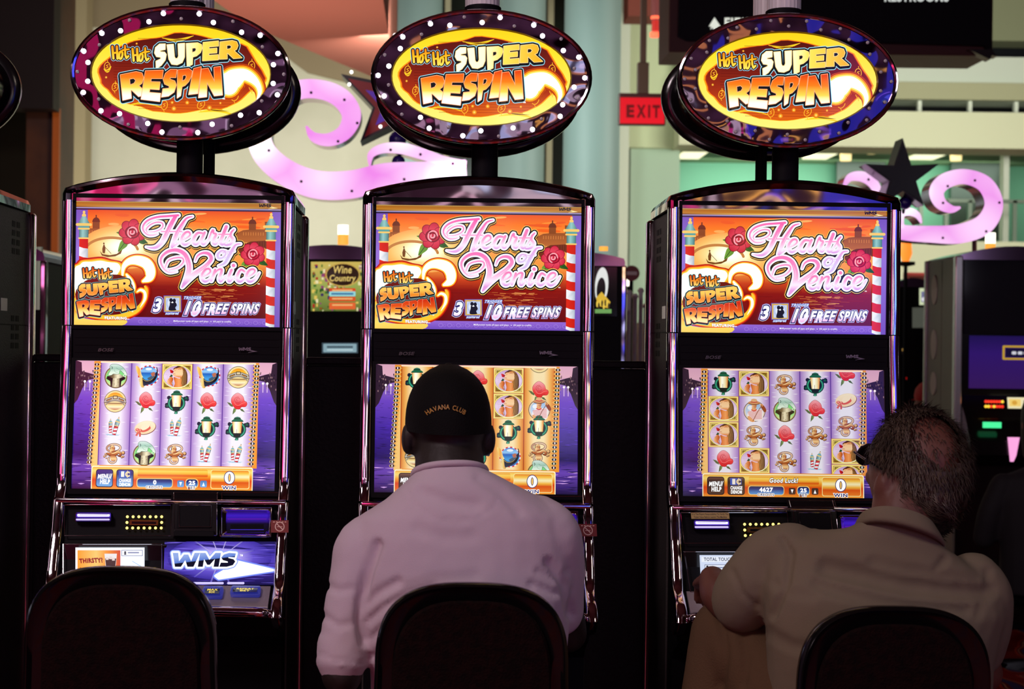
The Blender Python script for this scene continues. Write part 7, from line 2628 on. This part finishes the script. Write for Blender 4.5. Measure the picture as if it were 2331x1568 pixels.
    for j in range(m_ + 1):
        f = -PI / 2 + PI * j / m_
        for i in range(n):
            a = 2 * PI * i / n
            d = Vector((math.cos(a) * math.cos(f), math.sin(a) * math.cos(f), math.sin(f)))
            c = cover(d)
            if c > .6:
                r = 1.09 + .04 * noise.noise(d * 7)
                grid[i, j] = bm.verts.new(T((d.x * .088 * r, d.y * .108 * r, d.z * .126 * r)))
    for j in range(m_):
        for i in range(n):
            q = [(i, j), ((i + 1) % n, j), ((i + 1) % n, j + 1), (i, j + 1)]
            if all(k in grid for k in q):
                try:
                    bm.faces.new([grid[k] for k in q])
                except ValueError:
                    pass
    for k in range(11000):
        d = Vector((rnd.gauss(0, 1), rnd.gauss(0, 1), rnd.gauss(0, 1))).normalized()
        if rnd.random() > cover(d):
            continue
        thin = cover(d) < .6
        r0 = 1.0 if thin else 1.07 + .04 * noise.noise(d * 7)
        p = Vector((d.x * .088 * r0, d.y * .108 * r0, d.z * .126 * r0))
        down = Vector((d.x * .3, -.55 + d.y * .2, -.75 + .5 * (d.z < 0)))
        tang = (down - d * down.dot(d)).normalized()
        l = rnd.uniform(.016, .030) * (.8 if thin else 1)
        e = p + (tang * .85 + d * rnd.uniform(.15, .5) + Vector((rnd.gauss(0, .2), rnd.gauss(0, .2), rnd.gauss(0, .2)))) * l
        s = d.cross(tang).normalized() * .0011
        mid = (p + e) / 2 + d * .003
        vs = [bm.verts.new(T(q)) for q in (p - s, p + s, mid + s * .8, e, mid - s * .8)]
        bm.faces.new(vs)
    add('hair', mesh_of(bm, 'hair', hair_m, False))['label'] = 'short grey brown hair thin at the crown'
    # glasses
    bm = bmesh.new()
    for s in (-1, 1):
        tube(bm, [T((s * .093, .0, .012)), T((s * .092, .05, .014)), T((s * .076, .112, .012))], .0026, 8)
        rim = [T((s * .036 + .030 * math.cos(q), .118 + .004 * math.cos(q) * -s, .004 + .022 * math.sin(q))) for q in [2 * PI * i / 20 for i in range(21)]]
        tube(bm, rim, .0024, 6)
        loft(bm, [rim[:-1], [p + (R @ Vector((0, .001, 0))) for p in rim[:-1]]])
    tube(bm, [T((-.008, .121, .008)), T((0, .126, .011)), T((.008, .121, .008))], .0024, 6)
    add('glasses', mesh_of(bm, 'glasses', mat('glasses_dark', (.008, .008, .012), .12), False))
    return t


man_thin_hair()


# ---- people far behind: red cap, fair hair, dark clothes
def far_person(label, x, ytop, Y, hair_m, top_m, seated=True, cap=None, width=.2):
    p = W(x, ytop, Y)
    t = thing('person', label, 'person', (p.x, Y, 0))
    zh = p.z - .115
    bm = bmesh.new()
    skin = mat('skin_far', (.25, .12, .08), .5)
    R = Matrix.Identity(3)
    T = head(bm, (0, 0, zh), R)
    limb(bm, [(0, -.02, zh - .25), (0, -.01, zh - .08)], [.06, .055], 3)
    sh = zh - .27
    loft(bm, [[(w * math.cos(2 * PI * i / 20), -.02 + d * math.sin(2 * PI * i / 20), z) for i in range(20)] for w, d, z in ((.07, .06, sh + .06), (.17, .09, sh + .01), (.20, .11, sh - .08), (.17, .11, sh - .3), (.17, .12, sh - .5))])
    hz = sh - .48
    for s in (-1, 1):
        e = Vector((s * .25, .02, sh - .28))
        w_ = Vector((s * .14, .26, sh - .26))
        limb(bm, [(s * .18, -.02, sh - .03), (s * .23, -.01, sh - .15), e], [.05, .047, .04], 3)
        limb(bm, [e, (e + w_) / 2, w_], [.04, .037, .027], 3)
        hand(bm, w_, (-s * .2, .9, -.1), (0, .1, 1), -s, .5)
        k = Vector((s * .11, .36, hz)) if seated else Vector((s * .10, .02, hz * .52))
        a = Vector((s * .11, .33, .09)) if seated else Vector((s * .10, 0, .09))
        limb(bm, [(s * .09, 0, hz), k], [.08, .056], 3)
        limb(bm, [k, a], [.056, .036], 3)
        limb(bm, [a + Vector((0, -.02, -.045)), a + Vector((0, .12, -.055))], [.035, .03], 3)
    link('body', remeshed('body', bm, .011, 2, skin), t)
    bm = bmesh.new()
    loft(bm, [[(w * math.cos(2 * PI * i / 20), -.02 + d * math.sin(2 * PI * i / 20), z) for i in range(20)] for w, d, z in ((.08, .07, sh + .055), (.185, .10, sh + .015), (.215, .125, sh - .08), (.19, .125, sh - .3), (.19, .135, sh - .52))])
    for s in (-1, 1):
        limb(bm, [(s * .18, -.02, sh - .03), (s * .23, -.01, sh - .15), (s * .25, .02, sh - .27)], [.06, .058, .052], 3)
    link('top', remeshed('top', bm, .011, 3, top_m), t)
    bm = bmesh.new()
    for s in (-1, 1):
        k = Vector((s * .11, .36, hz)) if seated else Vector((s * .10, .02, hz * .52))
        a = Vector((s * .11, .33, .12)) if seated else Vector((s * .10, 0, .12))
        limb(bm, [(s * .09, 0, hz), k], [.10, .07], 3)
        limb(bm, [k, a], [.07, .055], 3)
    link('trousers', remeshed('trousers', bm, .012, 2, mat('trousers_black')), t)
    bm = bmesh.new()
    n = 24
    if cap:
        loft(bm, [[T((math.cos(2 * PI * i / n) * .086 * f, math.sin(2 * PI * i / n) * .107 * f, z)) for i in range(n)] for f, z in ((1.0, .01), (1.03, .04), (.95, .075), (.7, .105), (.3, .122), (.03, .124))])
        loft(bm, [[T((x * .085, .09 + .0 * y, .014)), T((x * .08, .09 + y * .09, .008)), T((x * .08, .09 + y * .09, .004)), T((x * .085, .09, .010))] for x, y in [(math.cos(PI * i / 10), math.sin(PI * i / 10)) for i in range(11)]])
        link('cap', mesh_of(bm, 'cap', cap, True, 50), t)
    else:
        rings = []
        for f, z in ((.75, -.20), (1.0, -.16), (1.12, -.08), (1.14, 0), (1.1, .05), (.95, .09), (.6, .122), (.05, .13)):
            rings.append([T((math.cos(a) * .082 * f, min(math.sin(a) * .104 * f, .055) - .012, z + .006 * math.sin(7 * a))) for a in [2 * PI * i / n for i in range(n)]])
        loft(bm, rings)
        link('hair', mesh_of(bm, 'hair', hair_m, True), t)
    if seated:                                                      # the stool carries the seated figure
        s = thing('stool', 'stool under the ' + {'r': 'person in the red cap', 'f': 'fair-haired person', 'd': 'dark-haired person at the right edge'}[cap and 'r' or (hair_m.name == 'hair_fair' and 'f' or 'd')], 'stool', (p.x, Y - .02, 0))
        bm = bmesh.new()
        lathe(bm, [(.2, hz - .16), (.21, hz - .15), (.21, hz - .11), (.19, hz - .10)], (0, 0, 0), 24)
        obj('seat', bm, M_FAB, s, smooth=True)
        bm = bmesh.new()
        lathe(bm, [(.2, 0), (.2, .02), (.03, .04), (.03, hz - .16)], (0, 0, 0), 20)
        obj('pedestal', bm, M_CHROME, s, smooth=True)
    return t


far_person('person in a red cap, mostly hidden behind the tall machine at the right', 2118, 870, 5.9, None, mat('top_dark', (.01, .008, .01), .8), True, mat('cap_red', S(190, 35, 40), .7))
far_person('fair-haired person in the gap left of the right front machine', 1455, 742, 6.6, mat('hair_fair', S(150, 120, 90), .6, bump=(40, .5)), mat('top_dark'), False)
far_person('dark-haired person in dark clothes cut off by the right edge', 2372, 900, 3.9, mat('hair_black', (.004, .003, .003), .6), mat('top_dark'))
